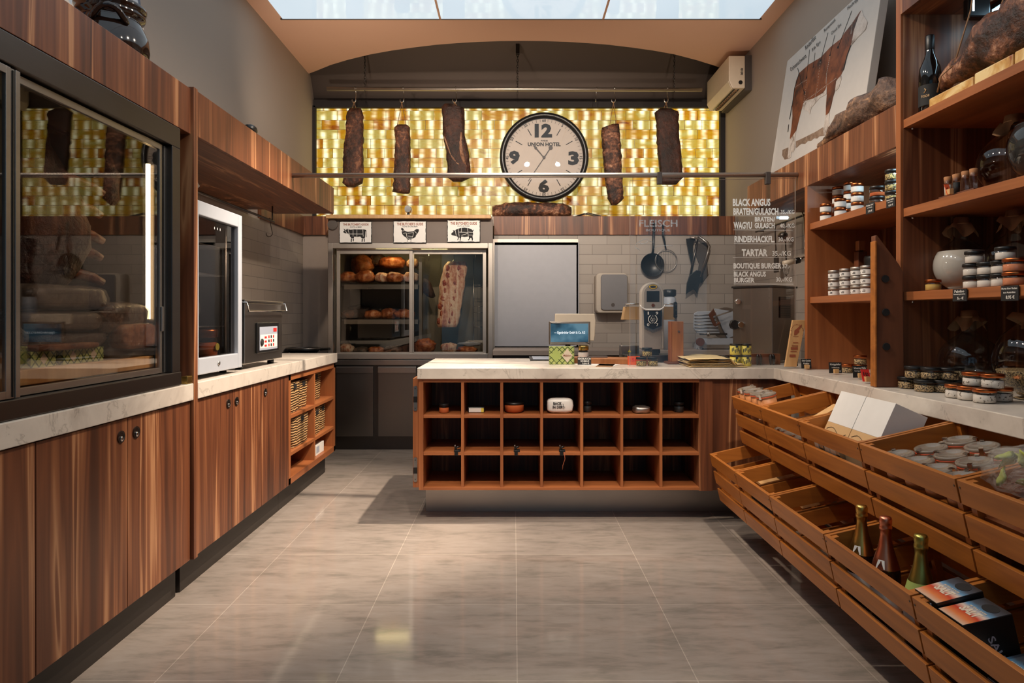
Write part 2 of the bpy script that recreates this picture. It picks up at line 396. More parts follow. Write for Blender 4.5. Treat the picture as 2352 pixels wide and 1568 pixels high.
M_MEATD = meat('dark_cured_meat', [(.36, (24, 15, 11)), (.5, (54, 29, 19)), (.62, (80, 44, 29)), (.7, (134, 86, 60))])
M_MEATF = meat('fat_cap_meat', [(.38, (30, 18, 13)), (.48, (66, 38, 25)), (.56, (124, 78, 54)), (.63, (190, 142, 110)), (.71, (74, 42, 28))], (7, 7, 9))
M_FAT = meat('pale_fat', [(.36, (92, 56, 38)), (.5, (150, 108, 82)), (.62, (176, 136, 108)), (.7, (110, 70, 48))], (16, 16, 6), 40)
M_CANVAS = plain('picture_canvas', (206, 198, 190), .7)
M_BARK = meat('bark_meat', [(.36, (36, 25, 19)), (.47, (84, 60, 46)), (.56, (120, 90, 70)), (.63, (188, 140, 98)), (.7, (66, 44, 32))], (16, 4, 16), 46)
M_ROAST = meat('roasted_meat', [(.34, (70, 30, 14)), (.46, (150, 74, 36)), (.55, (190, 112, 64)), (.64, (216, 156, 110)), (.72, (120, 54, 26))], (12, 12, 12), 30, .35, .5)
M_RIBD = meat('red_rib_meat', [(.36, (92, 34, 18)), (.5, (160, 70, 40)), (.62, (206, 130, 92)), (.7, (120, 46, 26))], (30, 20, 20), 60, .4, .6)
M_RIB = meat('pale_rib_meat', [(.36, (150, 70, 44)), (.44, (204, 142, 110)), (.5, (226, 186, 156)), (.62, (238, 214, 190)), (.72, (190, 104, 70))], (26, 20, 3), 30, .4, .6)
M_BONE = meat('bone', [(.36, (50, 26, 16)), (.5, (110, 62, 38)), (.62, (150, 96, 62)), (.7, (70, 36, 22))], (12, 12, 12), 30, .4, .4)
def basket():
    n = N('water_hyacinth'); v = n.pos((1, 1, 1)); sp = n.n('ShaderNodeSeparateXYZ'); n.l(v, sp.inputs[0])
    z = n.math('ADD', n.math('MULTIPLY', sp.outputs[2], 2*math.pi/.0165), n.math('MULTIPLY', n.noise(n.pos((30, 30, 12)), 1, 2), 7))
    s_ = n.math('MULTIPLY', n.math('ADD', n.math('SINE', z), 1), .5)
    n.bump(s_, 1.0, .012)
    return n.set(color=n.ramp(s_, [(0, (58, 36, 20)), (.35, (150, 108, 62)), (1, (214, 172, 112))]), rough=.7)
M_BASKET = basket()
def glass(name, tint=(1, 1, 1), refl=1.0, rough=0.0):
    n = N(name); tr = n.n('ShaderNodeBsdfTransparent'); gl = n.n('ShaderNodeBsdfGlossy'); mx = n.n('ShaderNodeMixShader'); lw = n.n('ShaderNodeLayerWeight')
    lw.inputs['Blend'].default_value = .5; f5 = n.math('POWER', lw.outputs['Facing'], 5.0)
    k = n.math('MINIMUM', n.math('MULTIPLY', n.math('ADD', .04, n.math('MULTIPLY', f5, .96)), refl), 1.0)
    tr.inputs[0].default_value = (*tint, 1); gl.inputs['Roughness'].default_value = rough
    n.l(k, mx.inputs[0]); n.l(tr.outputs[0], mx.inputs[1]); n.l(gl.outputs[0], mx.inputs[2])
    n.l(mx.outputs[0], n.out.inputs['Surface']); n.t.nodes.remove(n.b); return n.m
M_GLASS = glass('clear_glass'); M_GLASSF = glass('fridge_glass', (.84, .80, .76), 1.5); M_GLASSB = glass('butcher_glass', (.86, .84, .80), 1.2); M_GLASSD = glass('smoked_glass', (.66, .64, .62), 1.0)
M_JAR = glass('jar_glass', (.95, .95, .94), 1.3); M_DEMI = glass('demijohn_glass', (.8, .82, .82), 1.6)
def film(name, c, op):
    n = N(name); b = n.noise(n.pos((1, 1, 1), True), 26, 4, .6, 1.5); n.bump(b, 1.0, .02)
    return n.set(color=lin(c), rough=.18, alpha=n.math('ADD', op-.15, n.math('MULTIPLY', b, .3)), spec=.8)
M_FILM = film('vacuum_film', (132, 118, 106), .38); M_BAG = film('clear_bag', (196, 190, 182), .24)
M_LIDG = plain('lid_glass', (150, 138, 124), .06, alpha=.62, spec=.9)
M_BROWNGLASS = plain('brown_bottle_glass', (44, 24, 12), .08, spec=.7); M_DARKGLASS = plain('black_bottle_glass', (10, 9, 9), .07, spec=.7)
M_GLAZE = plain('brown_glaze', (36, 22, 16), .08, spec=.7)
def emit(name, c, st):
    n = N(name); n.set(color=lin(c), emit=lin(c), es=st, rough=.3); return n.m
M_LED = emit('warm_led', (255, 226, 170), 9); M_LEDB = emit('cold_led', (190, 232, 255), 10); M_LEDK = emit('fridge_lamp', (255, 236, 170), 16)
def panel():
    n = N('stretch_ceiling_light'); a = n.noise(n.pos((.5, .5, .5)), 1, 2)
    c = n.ramp(a, [(.3, (186, 206, 220)), (.7, (214, 230, 240))])
    return n.set(color=lin((120, 124, 128)), emit=c, es=1.0, rough=.04, spec=.6)
M_PANEL = panel()
def screen():
    n = N('screen_blue'); a = n.noise(n.pos((5, 5, 7)), 1, 3); c = n.ramp(a, [(.35, (30, 46, 58)), (.5, (76, 122, 146)), (.65, (120, 164, 184))])
    return n.set(color=lin((20, 26, 30)), emit=c, es=.55, rough=.1)
M_SCREEN = screen()
def window():
    n = N('dusk_window'); a = n.noise(n.pos((1.2, 1.2, 1.2)), 1, 3); c = n.ramp(a, [(.35, (60, 90, 112)), (.6, (120, 160, 184))])
    return n.set(color=lin((20, 24, 28)), emit=c, es=.85, rough=.1)
M_WINDOW = window()
def pattern():
    n = N('green_lattice_print'); sp = n.n('ShaderNodeSeparateXYZ'); n.l(n.n('ShaderNodeNewGeometry').outputs['Position'], sp.inputs[0])
    u = n.math('ADD', n.math('ADD', sp.outputs[0], sp.outputs[1]), sp.outputs[2]); v = n.math('SUBTRACT', n.math('ADD', sp.outputs[0], sp.outputs[1]), sp.outputs[2])
    g = []
    for q in (u, v):
        m_ = n.math('PINGPONG', q, .017); g.append(n.math('LESS_THAN', m_, .0035))
    k = n.math('MAXIMUM', g[0], g[1])
    return n.set(color=n.mix(k, lin((178, 188, 112)), lin((66, 88, 36))), rough=.5)
M_LATT = pattern()
def art():
    n = N('abstract_print'); v = n.n('ShaderNodeTexVoronoi'); v.inputs['Scale'].default_value = 11; n.l(n.pos((1, 1, 1)), v.inputs['Vector'])
    sp = n.n('ShaderNodeSeparateColor'); n.l(v.outputs['Color'], sp.inputs[0])
    return n.set(color=n.ramp(sp.outputs[0], [(0, (222, 206, 190)), (.3, (214, 138, 92)), (.5, (190, 196, 204)), (.7, (206, 116, 60)), (.85, (52, 66, 92)), (1, (230, 210, 190))], 'CONSTANT'), rough=.5)
M_ART = art()
def onyxslab():
    n = N('onyx_block'); a = n.noise(n.pos((7, 7, 7)), 1, 4, .6, 1.5)
    return n.set(color=n.ramp(a, [(.35, (150, 88, 48)), (.5, (206, 160, 92)), (.65, (232, 206, 150))]), rough=.35)
M_ONYXB = onyxslab()
M_COW = meat('painted_hide', [(.36, (48, 26, 15)), (.5, (118, 62, 32)), (.64, (150, 84, 46))], (3, 7, 7), 14, .6, 0.05)
M_COWW = meat('painted_white', [(.36, (116, 96, 84)), (.48, (196, 182, 170)), (.6, (214, 202, 192)), (.7, (140, 118, 104))], (12, 12, 12), 30, .6, .05)
M_SOIL = meat('painted_soil', [(.3, (96, 74, 58)), (.5, (136, 110, 90)), (.7, (170, 146, 124))], (20, 20, 20), 50, .7, .05)
# ---------------------------------------------------------------- the setting
XL, XR, ZC, YB, YO = -2.0, 2.1, 3.573, 6.44, 6.85
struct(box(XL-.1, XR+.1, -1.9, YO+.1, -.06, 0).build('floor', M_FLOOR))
struct(box(XL-.1, XL, -1.9, YO+.1, 0, 3.95).build('wall_left', M_WALL))
struct(box(XR, XR+.1, -1.9, YO+.1, 0, 3.95).build('wall_right', M_WALL))
struct(box(XL, XR, -1.9, -1.8, 0, 3.95).build('wall_front', M_WALL))
b = box(XL, -1.68, YB, YO, 0, 2.149).box(-.185, XR, YB, YO, 0, 2.149).box(-1.68, -.185, 6.83, YO, 0, 2.149).box(-1.68, -.185, YB, YO, 2.06, 2.149)
b.box(XL, XR, YO+.02, YO+.1, 2.149, 3.95); struct(b.build('wall_back', M_GREY))
wn = struct(box(-1.5, 1.5, -1.80, -1.795, .5, 3.0).build('window_1', M_WINDOW))
b = MB()
for x in (-1.53, -.5, .5, 1.5): b.box(x, x+.03, -1.795, -1.77, .47, 3.03)
for z in (.47, 3.0): b.box(-1.53, 1.53, -1.795, -1.77, z, z+.03)
b.build('window_frame', M_BLACKM, wn)
edge = [(728, 162), (760, 149), (800, 137), (850, 125), (900, 116), (950, 109), (1000, 103), (1050, 99), (1100, 96), (1150, 94.4), (1200, 94), (1250, 94.4), (1300, 96), (1350, 99), (1400, 103), (1450, 109), (1500, 116), (1550, 125), (1600, 138), (1645, 152)]
pts = [Vector((XL, -1.8, ZC)), Vector((XL, 6.66, ZC))]+[PZp(x, y, ZC) for x, y in edge]+[Vector((XR, 6.62, ZC)), Vector((XR, -1.8, ZC))]
struct(MB().prism(pts, (0, 0, .04)).build('ceiling', M_CEIL))
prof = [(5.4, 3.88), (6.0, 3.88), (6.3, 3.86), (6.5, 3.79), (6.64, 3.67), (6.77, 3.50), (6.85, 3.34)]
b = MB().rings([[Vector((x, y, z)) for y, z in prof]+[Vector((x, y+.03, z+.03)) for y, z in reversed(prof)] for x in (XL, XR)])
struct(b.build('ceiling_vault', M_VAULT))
struct(box(XL, XR, 5.35, 5.4, ZC+.04, 3.9).build('trim_1', M_VAULT))
struct(box(-1.99, 2.09, 6.78, YO+.02, 3.285, 3.36).box(-2.0, -1.972, 6.78, YO+.02, 2.15, 3.30).box(2.053, 2.1, 6.78, YO+.02, 2.15, 3.30).build('trim_2', M_DARKWALL))
# tiles of the kitchen walls, walnut bands above them
struct(box(-.185, XR, YB-.012, YB, .9, 1.973).build('trim_3', M_TILEB))
struct(box(XL, XL+.012, 3.0, YB, .9, 1.973).build('trim_4', M_TILEL))
struct(box(XR-.012, XR, 3.92, YB, .9, 1.973).build('trim_5', M_TILEL))
b = box(-.185, XR-.02, YB-.03, YB, 1.973, 2.149).box(-2.0, -1.685, YB-.03, YB, 1.973, 2.149)
struct(b.build('trim_6', M_WV, bevel=.002))
struct(box(XL, XL+.03, 5.33, YB-.03, 1.973, 2.149).build('trim_7', M_WV, bevel=.002))
# backlit stone wall
ow = box(-1.975, 2.055, YO-.02, YO-.001, 2.15, 3.285)
one(ow, 'backlit_stone_panel', M_ONYX, 'wide backlit wall panel of amber and cream onyx bricks above the kitchen', 'light panel')
# luminous stretch ceiling
t = thing('luminous_ceiling', 'pale blue glossy luminous ceiling panels in a row above the shop', 'ceiling light', (0, 3, ZC-.012))
xs = [-1.84, -.583, .709, 1.955]
for i in range(3): box(xs[i]+.008, xs[i+1]-.008, -1.0, 5.41, ZC-.008, ZC-.0005).build('panel', M_PANEL, t)
for x in xs[1:3]: box(x-.008, x+.008, -1.0, 5.42, ZC-.012, ZC-.0005).build('divider', M_CEIL, t)
box(-1.85, 1.965, 5.41, 5.422, ZC-.012, ZC-.0005).build('edge_strip', M_GREYD, t)
# ---------------------------------------------------------------- left run: cabinets, worktops, canopy
XF = -1.40
def oval_handle(parent, D, z):
    c = Vector((XF+.001, D, z))
    h = MB().rings([ell(c, .022, 24, ((0, 1, 0), (0, 0, 1))), ell(c+Vector((.003, 0, 0)), .022, 24, ((0, 1, 0), (0, 0, 1))), ell(c+Vector((.003, 0, 0)), .018, 24, ((0, 1, 0), (0, 0, 1))), ell(c+Vector((.0012, 0, 0)), .017, 24, ((0, 1, 0), (0, 0, 1)))], smooth=False).build('handle', M_STEELD, parent)
    blob(MB(), c+Vector((.003, .0, -.007)), (.004, .007, .009), amp=0, nu=12, nv=8).build('latch_button', M_CHROME, h)
def base_cabinet(name, label, y0, y1, doors, handles):
    t = thing(name, label, 'cabinet', (-1.7, (y0+y1)/2, 0))
    box(XL+.001, XF-.022, y0, y1, .157, .847).build('body', M_WV, t)
    box(XL+.001, -1.465, y0, y1, 0, .157).build('plinth', M_KICK, t)
    for (a, b_), hs in zip(doors, handles):
        d = box(XF-.02, XF, a+.0018, b_-.0018, .157, .842).build('door', M_WV, t, bevel=.0015)
        for q in hs: oval_handle(d, q, .782)
    return t
base_cabinet('base_cabinet', 'walnut base cabinet under the glass fronted meat fridge', 1.05, 2.955, [(1.05, 1.525), (1.525, 2.0), (2.0, 2.475), (2.475, 2.955)], [[], [], [2.431], [2.529]])
base_cabinet('base_cabinet', 'walnut base cabinet with three doors under the small silver framed fridge', 2.995, 4.245, [(2.995, 3.396), (3.396, 3.79), (3.79, 4.245)], [[3.346], [3.446], [3.844]])
one(box(XL, -1.385, 2.957, 2.993, .157, 2.205), 'divider_panel', M_WV, 'tall narrow walnut panel standing between the two fridges', 'panel', bevel=.0015)
def cubby():
    t = thing('cubby_shelf', 'open walnut cubby shelf holding woven baskets at the end of the left worktop', 'shelf', (-1.6, 4.8, 0))
    y0, y1, ym, xb = 4.247, 5.354, 4.81, -1.80
    for y, n in ((y0, 'side_panel'), (y1-.04, 'side_panel')): box(xb, XF, y, y+.04, .157, .847).build(n, M_EV, t, bevel=.001)
    box(xb, XF-.002, ym-.012, ym+.012, .19, .83).build('divider', M_EV, t, bevel=.001)
    box(xb, XF, y0, y1, .808, .847).build('top_board', M_EY, t, bevel=.001)
    box(xb, XF, y0, y1, .157, .198).build('bottom_board', M_EY, t, bevel=.001)
    for z in (.588, .355):
        for a, b_ in ((y0+.04, ym-.012), (ym+.012, y1-.04)): box(xb, XF-.001, a, b_, z-.022, z).build('shelf_board', M_EY, t, bevel=.001)
    box(xb-.015, xb, y0, y1, .157, .847).build('back_panel', M_WV, t)
    box(XL, -1.465, y0, 5.30, 0, .157).build('plinth', M_KICK, t)
    return t
cubby()
one(box(XL, -1.385, 1.0, 2.955, .849, .921), 'worktop', M_MARBLE, 'white marble worktop slab under the glass fronted meat fridge', 'worktop', bevel=.003)
one(box(XL, -1.385, 2.995, 5.36, .849, .921), 'worktop', M_MARBLE, 'white marble worktop slab under the small fridge and steel vacuum sealer', 'worktop', bevel=.003)
one(box(-1.95, XF, 1.0, 2.957, 2.0, 2.197), 'header_panel', M_WV, 'walnut boxed header above the glass fronted meat fridge', 'panel', bevel=.0015)
t = thing('wall_canopy', 'long walnut canopy box jutting out over the left worktop', 'canopy', (-1.63, 4.1, 2.007))
box(XF-.02, XF, 2.993, 5.315, 2.007, 2.207).build('front_board', M_WV, t, bevel=.0015)
box(-1.86, XF-.02, 2.993, 5.315, 2.007, 2.03).build('underside_board', M_WY, t)
box(-1.86, XF-.02, 5.295, 5.315, 2.03, 2.2).build('end_board', M_WV, t)
box(XL, -1.86, 2.993, 5.1, 2.007, 2.2).build('back_box', M_WV, t)
one(blob(MB(), (-1.44, 3.74, 2.232), (.03, .05, .026), amp=.1, seed=4), 'black_knob_cap', M_BLACK, 'small rounded black object lying on the walnut canopy edge', 'small object')
# hanging rail below the canopy
t = thing('hanging_rail', 'thin steel rail hanging under the walnut canopy', 'rail', (-1.75, 4.1, 2.0))
MB().tube([(-1.75, 3.2, 1.90), (-1.75, 4.98, 1.90)], .008).build('bar', M_STEELD, t)
for y in (3.35, 3.75, 4.95): MB().tube([(-1.75, y, 2.008), (-1.75, y, 1.90)], .006).build('bracket', M_STEELD, t)
def s_hook(c, L, r=.022, th=.0028, mat=None, open_up=True, parent=None, flip=1):
    c = Vector(c)
    p = arc(c+Vector((0, 0, 0)), .012, 200, 0, 8, ((0, 1, 0), (0, 0, 1)))+[c+Vector((0, .012, -.012))]
    p = [c+Vector((0, .012*math.cos(a), .012*math.sin(a))) for a in [math.radians(q) for q in range(190, -1, -20)]]
    p += [c+Vector((0, .012, -.5*L+.02))]
    q = c+Vector((-flip*r*.2, 0, -L))
    p += [q+Vector((flip*r*math.cos(math.radians(a)), .006*math.sin(math.radians(a)), r*math.sin(math.radians(a)))) for a in range(10, -200, -20)]
    return MB().tube(p, th, 7)
one(s_hook((-1.75, 4.90, 1.902), .10), 'meat_hook', M_STEELD, 'empty S hook hanging from the rail under the walnut canopy', 'hook')
# ---------------------------------------------------------------- right run: countertop, island, bins, shelves
c = [(-.5607, 3.96), (1.513, 3.96), (1.513, .9), (2.099, .9), (2.099, 4.86), (-.5607, 4.86)]
one(MB().prism([(x, y, .8455) for x, y in c], (0, 0, .0645)), 'countertop', M_MARBLE, 'L shaped white marble countertop over the island and the fruit crates', 'worktop', bevel=.003)
def island():
    t = thing('counter_island', 'walnut counter island with twenty one open cubbyholes', 'counter', (.5, 4.2, 0))
    D0, D1 = 3.975, 4.40
    g = lambda x: (x-CX)*D0/F
    zz = lambda y: H-(y-CY)*D0/F
    ct, cb = zz(878), zz(1118.5)
    vx = [(1059, 1065.6), (1149, 1155.8), (1241, 1247.6), (1333, 1339.7), (1425.5, 1431.6), (1515, 1521.7)]
    box(g(962), g(972.4), D0, D1, zz(1125.5), .8455).build('end_panel', M_EV, t, bevel=.001)
    box(g(946.5), g(961.2), D0+.03, 4.80, zz(1122), .8455).build('flap_panel', M_EV, t, bevel=.001)
    for a, b_ in vx: box(g(a), g(b_), D0+.002, D1, cb, ct).build('upright', M_EV, t, bevel=.0008)
    box(g(972.4), g(1606), D0, D1, ct, .8455).build('top_board', M_EX, t, bevel=.001)
    box(g(972.4), g(1606), D0, D1, zz(1125.5), cb).build('bottom_board', M_EX, t, bevel=.001)
    xs_ = [972.4]+[q for p in vx for q in p]+[1605.7]
    for y in (960, 1045.5):
        for i in range(7): box(g(xs_[2*i]), g(xs_[2*i+1]), D0+.004, D1, zz(y), zz(y)+.018).build('shelf_board', M_EX, t, bevel=.0008)
    box(g(962), g(1606), D1, D1+.015, zz(1125.5), .8455).build('back_panel', M_WV, t)
    box(g(1606), g(1637), D0, D1, zz(1127), .8455).build('side_panel', M_WV, t, bevel=.001)
    box(g(1637), 1.62, D0+.012, D0+.03, zz(1127), .8455).build('end_board', M_WV, t)
    box(-.546, 1.62, 4.24, 4.7, 0, zz(1125.5)).build('plinth', M_ALU, t)
    box(-.42, 1.72, 4.42, 4.78, zz(1125.5), .8455).build('body', M_WV, t)
    for (ya, yb) in ((887, 945), (1052, 1109)):
        x0, x1 = g(948), g(957); d = D0+.024
        h = MB()
        za, zb = zz(yb), zz(ya); xm = (x0+x1)/2; r = (x1-x0)/2
        poly = [Vector((xm+r*math.cos(a), d, zb-r+r*math.sin(a))) for a in [math.pi*k/10 for k in range(11)]]+[Vector((xm-r*math.cos(a), d, za+r-r*math.sin(a))) for a in [math.pi*k/10 for k in range(11)]]
        hg = h.prism(poly, (0, .008, 0)).build('hinge', M_STEEL, t)
        zc_ = (za+zb)/2
        box(x0, x1, d-.004, d+.002, zc_-.022, zc_+.012).build('hinge_knuckle', M_BLACK, hg)
        for q in (zb-.016, za+.016): MB().lathe([(.003, -.002), (.003, 0)], (xm, d, q), 10, 'Y').build('screw', M_STEELD, hg)
    return t
island()
# canopy band over the right hand kitchen opening and small shelf
XS = 1.66
t = thing('shelf_canopy', 'walnut boxed canopy on the right wall carrying the cow picture', 'canopy', (1.88, 3.9, 1.947))
box(XS, XS+.02, 2.966, 4.85, 1.947, 2.13).build('front_board', M_WV, t, bevel=.0015)
box(XS+.02, XR, 2.966, 4.85, 1.947, 1.967).build('underside_board', M_WY, t)
box(XS+.02, XR, 4.83, 4.85, 1.967, 2.13).build('end_board', M_WV, t)
box(XS+.02, XR, 2.966, 4.83, 2.11, 2.13).build('top_board', M_WY, t)
def small_shelf():
    t = thing('wall_shelf', 'narrow walnut wall shelf with two boards of small jars', 'shelf', (1.88, 3.4, .911))
    box(XS, XR, 3.86, 3.895, .911, 1.947).build('side_panel', M_EV, t, bevel=.001)
    box(2.07, XR, 2.966, 3.86, .911, 1.947).build('back_panel', M_WV, t)
    for z in (1.734, 1.319): box(XS+.015, 2.07, 2.968, 3.86, z-.035, z).build('shelf_board', M_EY, t, bevel=.001)
    return t
small_shelf()
def tall_shelf():
    t = thing('shelf_unit', 'tall dark walnut shelf unit full of demijohns and spice jars', 'shelf', (1.88, 2.0, .911))
    box(XS+.012, XR, 2.93, 2.965, .911, 3.3).build('side_panel', M_WV, t, bevel=.001)
    box(XS, XS+.012, 2.93, 2.965, .911, 3.3).build('edge_strip', M_EV, t, bevel=.001)  # lit front edge of the panel, put in as a strip of lighter wood
    box(XS, XR, 1.0, 1.03, .911, 3.3).build('side_panel', M_WV, t)
    box(2.08, XR, 1.03, 2.93, .911, 3.3).build('back_panel', M_WV, t)
    for z in (2.053, 1.673, 1.315): box(XS+.012, 2.08, 1.03, 2.929, z-.036, z).build('shelf_board', M_EY, t, bevel=.001)
    box(XS, XS+.02, 1.03, 2.929, 2.505, 3.3).build('header_board', M_WV, t, bevel=.001)
    box(XS+.02, 2.08, 1.03, 2.929, 2.505, 2.525).build('top_board', M_WY, t)
    for y in (2.88,):
        for z in (2.006, 1.626, 1.268): MB().lathe([(.005, 0), (.005, .01), (.002, .012)], (XS+.04, y+.03, z), 8).build('shelf_pin', M_CHROME, t)
    return t
tall_shelf()
def lamp(x0, x1, y0, y1, z, label):
    t = thing('strip_light', label, 'lamp', ((x0+x1)/2, (y0+y1)/2, z))
    box(x0-.008, x1+.008, y0-.01, y1+.01, z+.012, z+.03).build('housing', M_BLACK, t)
    box(x0, x1, y0, y1, z, z+.012).build('tube', M_LEDB, t)
lamp(1.99, 2.02, 2.1, 2.84, 2.47, 'cold white strip light under the top of the tall shelf unit')
# crates: slatted boxes, tilted towards the room
def crate(label, y0, y1, xf, z, depth=.37, tilt=13):
    t = thing('fruit_crate', label, 'crate', (0, 0, 0), 'slatted wooden display crates under the marble counter')
    w_, hgt, sl, gap, th = y1-y0, .262, .068, .029, .014
    a = .004
    for k in range(3):
        z1 = -k*(sl+gap); z0 = z1-sl
        box(0, th, a, w_-a, z0, z1).build('front_slat', M_CY, t, bevel=.0012)
        box(depth-th, depth, a, w_-a, z0, z1).build('back_slat', M_CY, t)
        for y in (a, w_-a-th): box(th, depth-th, y, y+th, z0, z1).build('side_slat', M_CX, t, bevel=.0012)
    for x in (th, depth-th-.022):
        for y in (a+th, w_-a-th-.022): box(x, x+.022, y, y+.022, -hgt, -.004).build('corner_post', M_CX, t)
    for k in range(5): box(th+.002+k*.069, th+.05+k*.069, a+th, w_-a-th, -hgt+.004, -hgt+.014).build('floor_slat', M_CY, t)
    for y in (a+.008, w_-a-.008): MB().lathe([(.003, -.001), (.003, 0)], (-.0005, y, -.02), 8, 'X').build('nail', M_STEELD, t)
    t.location = (xf, y0, z); t.rotation_euler = (0, math.radians(-tilt), 0)
    return t
CD = [3.757, 3.325, 2.877, 2.370, 1.849, 1.36]
KT = ['top row crate holding four clip jars beside the island', 'top row crate with a light wooden divider, behind the one with white boxes', 'top row crate holding the two big white boxes', 'top row crate full of wide glass lidded preserve jars', 'top row crate with green leaves and peach ribbons nearest the camera']
KB = ['empty bottom row crate against the island', 'bottom row crate with small dark jars, second from the island', 'empty bottom row crate between the dark jars and the sparkling wine', 'bottom row crate holding three foil topped wine bottles', 'bottom row crate holding black salt boxes']
XT, ZT, XB_, ZB = 1.196, .7705, 1.075, .455
TOPC = [crate(KT[i], CD[i+1], CD[i], XT, ZT) for i in range(5)]
BOTC = [crate(KB[i], CD[i+1], CD[i], XB_, ZB) for i in range(5)]
def cmat(xf, z, tilt=13): return Matrix.Translation((xf, 0, z)) @ Matrix.Rotation(math.radians(-tilt), 4, 'Y')
CT, CBm = cmat(XT, ZT), cmat(XB_, ZB)
t = thing('crate_rack', 'dark wooden rack and plinth behind the two rows of tilted crates', 'rack', (2.0, 2.5, 0))
box(1.62, XR-.001, .95, 3.95, 0, .17).build('plinth', M_KICK, t)
box(1.66, XR-.001, .95, 3.95, .17, .844).build('back_panel', M_DWOOD, t)
# ---------------------------------------------------------------- back wall fridge, doors, back counter
DF = 6.15
fx = lambda x, D=DF: (x-CX)*D/F
fz = lambda y, D=DF: H-(y-CY)*D/F
def frm(mb, x0, x1, y0, y1, wx, wy, d0, d1):
    a, b_, c_, d_ = fx(x0), fx(x1), fz(y1), fz(y0); p, q = wx*DF/F, wy*DF/F
    mb.box(a, a+p, d0, d1, c_, d_).box(b_-p, b_, d0, d1, c_, d_).box(a+p, b_-p, d0, d1, d_-q, d_).box(a+p, b_-p, d0, d1, c_, c_+q); return mb
t = thing('display_fridge', 'wide grey butcher display fridge with two sliding glass doors on the back wall', 'fridge', (-.93, 6.4, .83))
frm(MB(), 753, 1132, 558, 824, 11, 12, DF, DF+.06).build('outer_frame', M_ALU, t, bevel=.003)
box(fx(753), fx(1132), DF+.01, DF+.05, fz(558), fz(503)).build('top_panel', M_PANELG, t, bevel=.002)
box(fx(753), fx(1132), DF+.06, DF+.10, fz(822), fz(812)).build('sill', M_ALU, t)
for nm, x0, x1, d in (('left', 770, 946, DF+.045), ('right', 940, 1116, DF+.07)):
    s_ = frm(MB(), x0, x1, 571, 820, 8, 11, d, d+.022).build('sliding_door', M_ALU, t, bevel=.002)
    box(fx(x0+8), fx(x1-8), d+.008, d+.012, fz(809), fz(582)).build('pane', M_GLASSB, s_)
i0, i1, j0, j1 = fx(764), fx(1121), fz(816), fz(568)
b = box(i0, i1, 6.80, 6.815, j0, j1).box(i0-.01, i0, 6.25, 6.8, j0, j1).box(i1, i1+.01, 6.25, 6.8, j0, j1).box(i0, i1, 6.25, 6.8, j1, j1+.01).box(i0, i1, 6.25, 6.8, j0-.01, j0)
b.build('interior', M_INSIDE, t)
for y in (651, 733):
    s_ = box(fx(776), fx(956), 6.29, 6.78, fz(y)-.012, fz(y)).build('shelf_board', M_STEELD, t)
    box(fx(783), fx(955), 6.27, 6.29, fz(y)-.045, fz(y)-.003).build('shelf_rail', M_STEEL, s_)
box(fx(955), fx(962), 6.35, 6.6, fz(806), fz(585)).build('rack_post', M_STEEL, t)
b = MB()
for y in (650, 656, 702, 717, 752): b.tube([(fx(1082), 6.55, fz(y)), (fx(1110), 6.55, fz(y))], .003, 6)
for x in (1082, 1110): b.tube([(fx(x), 6.55, fz(585)), (fx(x), 6.55, fz(806))], .004, 6)
b.build('wire_rack', M_CHROME, t)
for x in (985, 1043, 1093): MB().tube([(fx(x, 6.5), 6.5, fz(583, 6.5)+.03), (fx(x, 6.5), 6.5, fz(598, 6.5))], .004, 6).build('hook_bar', M_CHROME, t)
for x0, x1 in ((850, 934), (958, 1020)): box(fx(x0), fx(x1), 6.42, 6.46, j1-.03, j1-.012).build('lamp_tube', M_LEDK, t)
MB().lathe([(.045, -.012), (.045, 0), (.036, .004)][::-1], (fx(764), DF+.004, fz(516)), 24, 'Y').build('dial', M_STEEL, t)
one(box(fx(752), fx(1128), 6.10, 6.60, fz(503), fz(495)), 'ledge_board', M_PINE, 'pale wooden ledge board on top of the grey butcher display fridge', 'shelf board', bevel=.002)
t = thing('steel_base_fridge', 'dark stainless steel base unit with fridge doors under the butcher display fridge', 'fridge', (-.93, 6.4, 0))
box(fx(757), fx(1132), DF+.03, 6.8, fz(1003), fz(838)).build('body', M_STEELD, t)
box(fx(757), fx(1132), DF, 6.8, fz(838), fz(826)).build('top_ledge', M_STEEL, t, bevel=.002)
box(fx(757), fx(1132), DF+.05, 6.8, 0, fz(1003)).build('plinth', M_STEELD, t)
for x0, x1 in ((772, 857), (868, 956), (967, 1052), (1060, 1128)):
    d = box(fx(x0), fx(x1), DF+.005, DF+.03, fz(1002), fz(841)).build('door', M_STEELM, t, bevel=.002)
    box(fx(x0), fx(x1), DF-.006, DF+.005, fz(856), fz(843)).build('grip', M_STEEL, d, bevel=.002)
d = struct(box(fx(1136, YB), fx(1329, YB), 6.40, YB-.001, fz(800, YB), fz(557, YB)).build('door_1', M_DOORW, bevel=.002))
tr = struct(frm(MB(), 1130, 1334, 542, 812, 4, 14, 6.40, YB-.002).build('trim_8', M_ALU))
t = thing('back_counter', 'grey stone topped back counter along the tiled kitchen wall', 'counter', (1, 6.1, 0))
box(-.18, 2.085, 5.84, 6.425, .875, .917).build('top_slab', M_GREY, t, bevel=.002)
box(-.17, 2.085, 5.88, 6.425, 0, .875).build('body', M_STEELD, t)
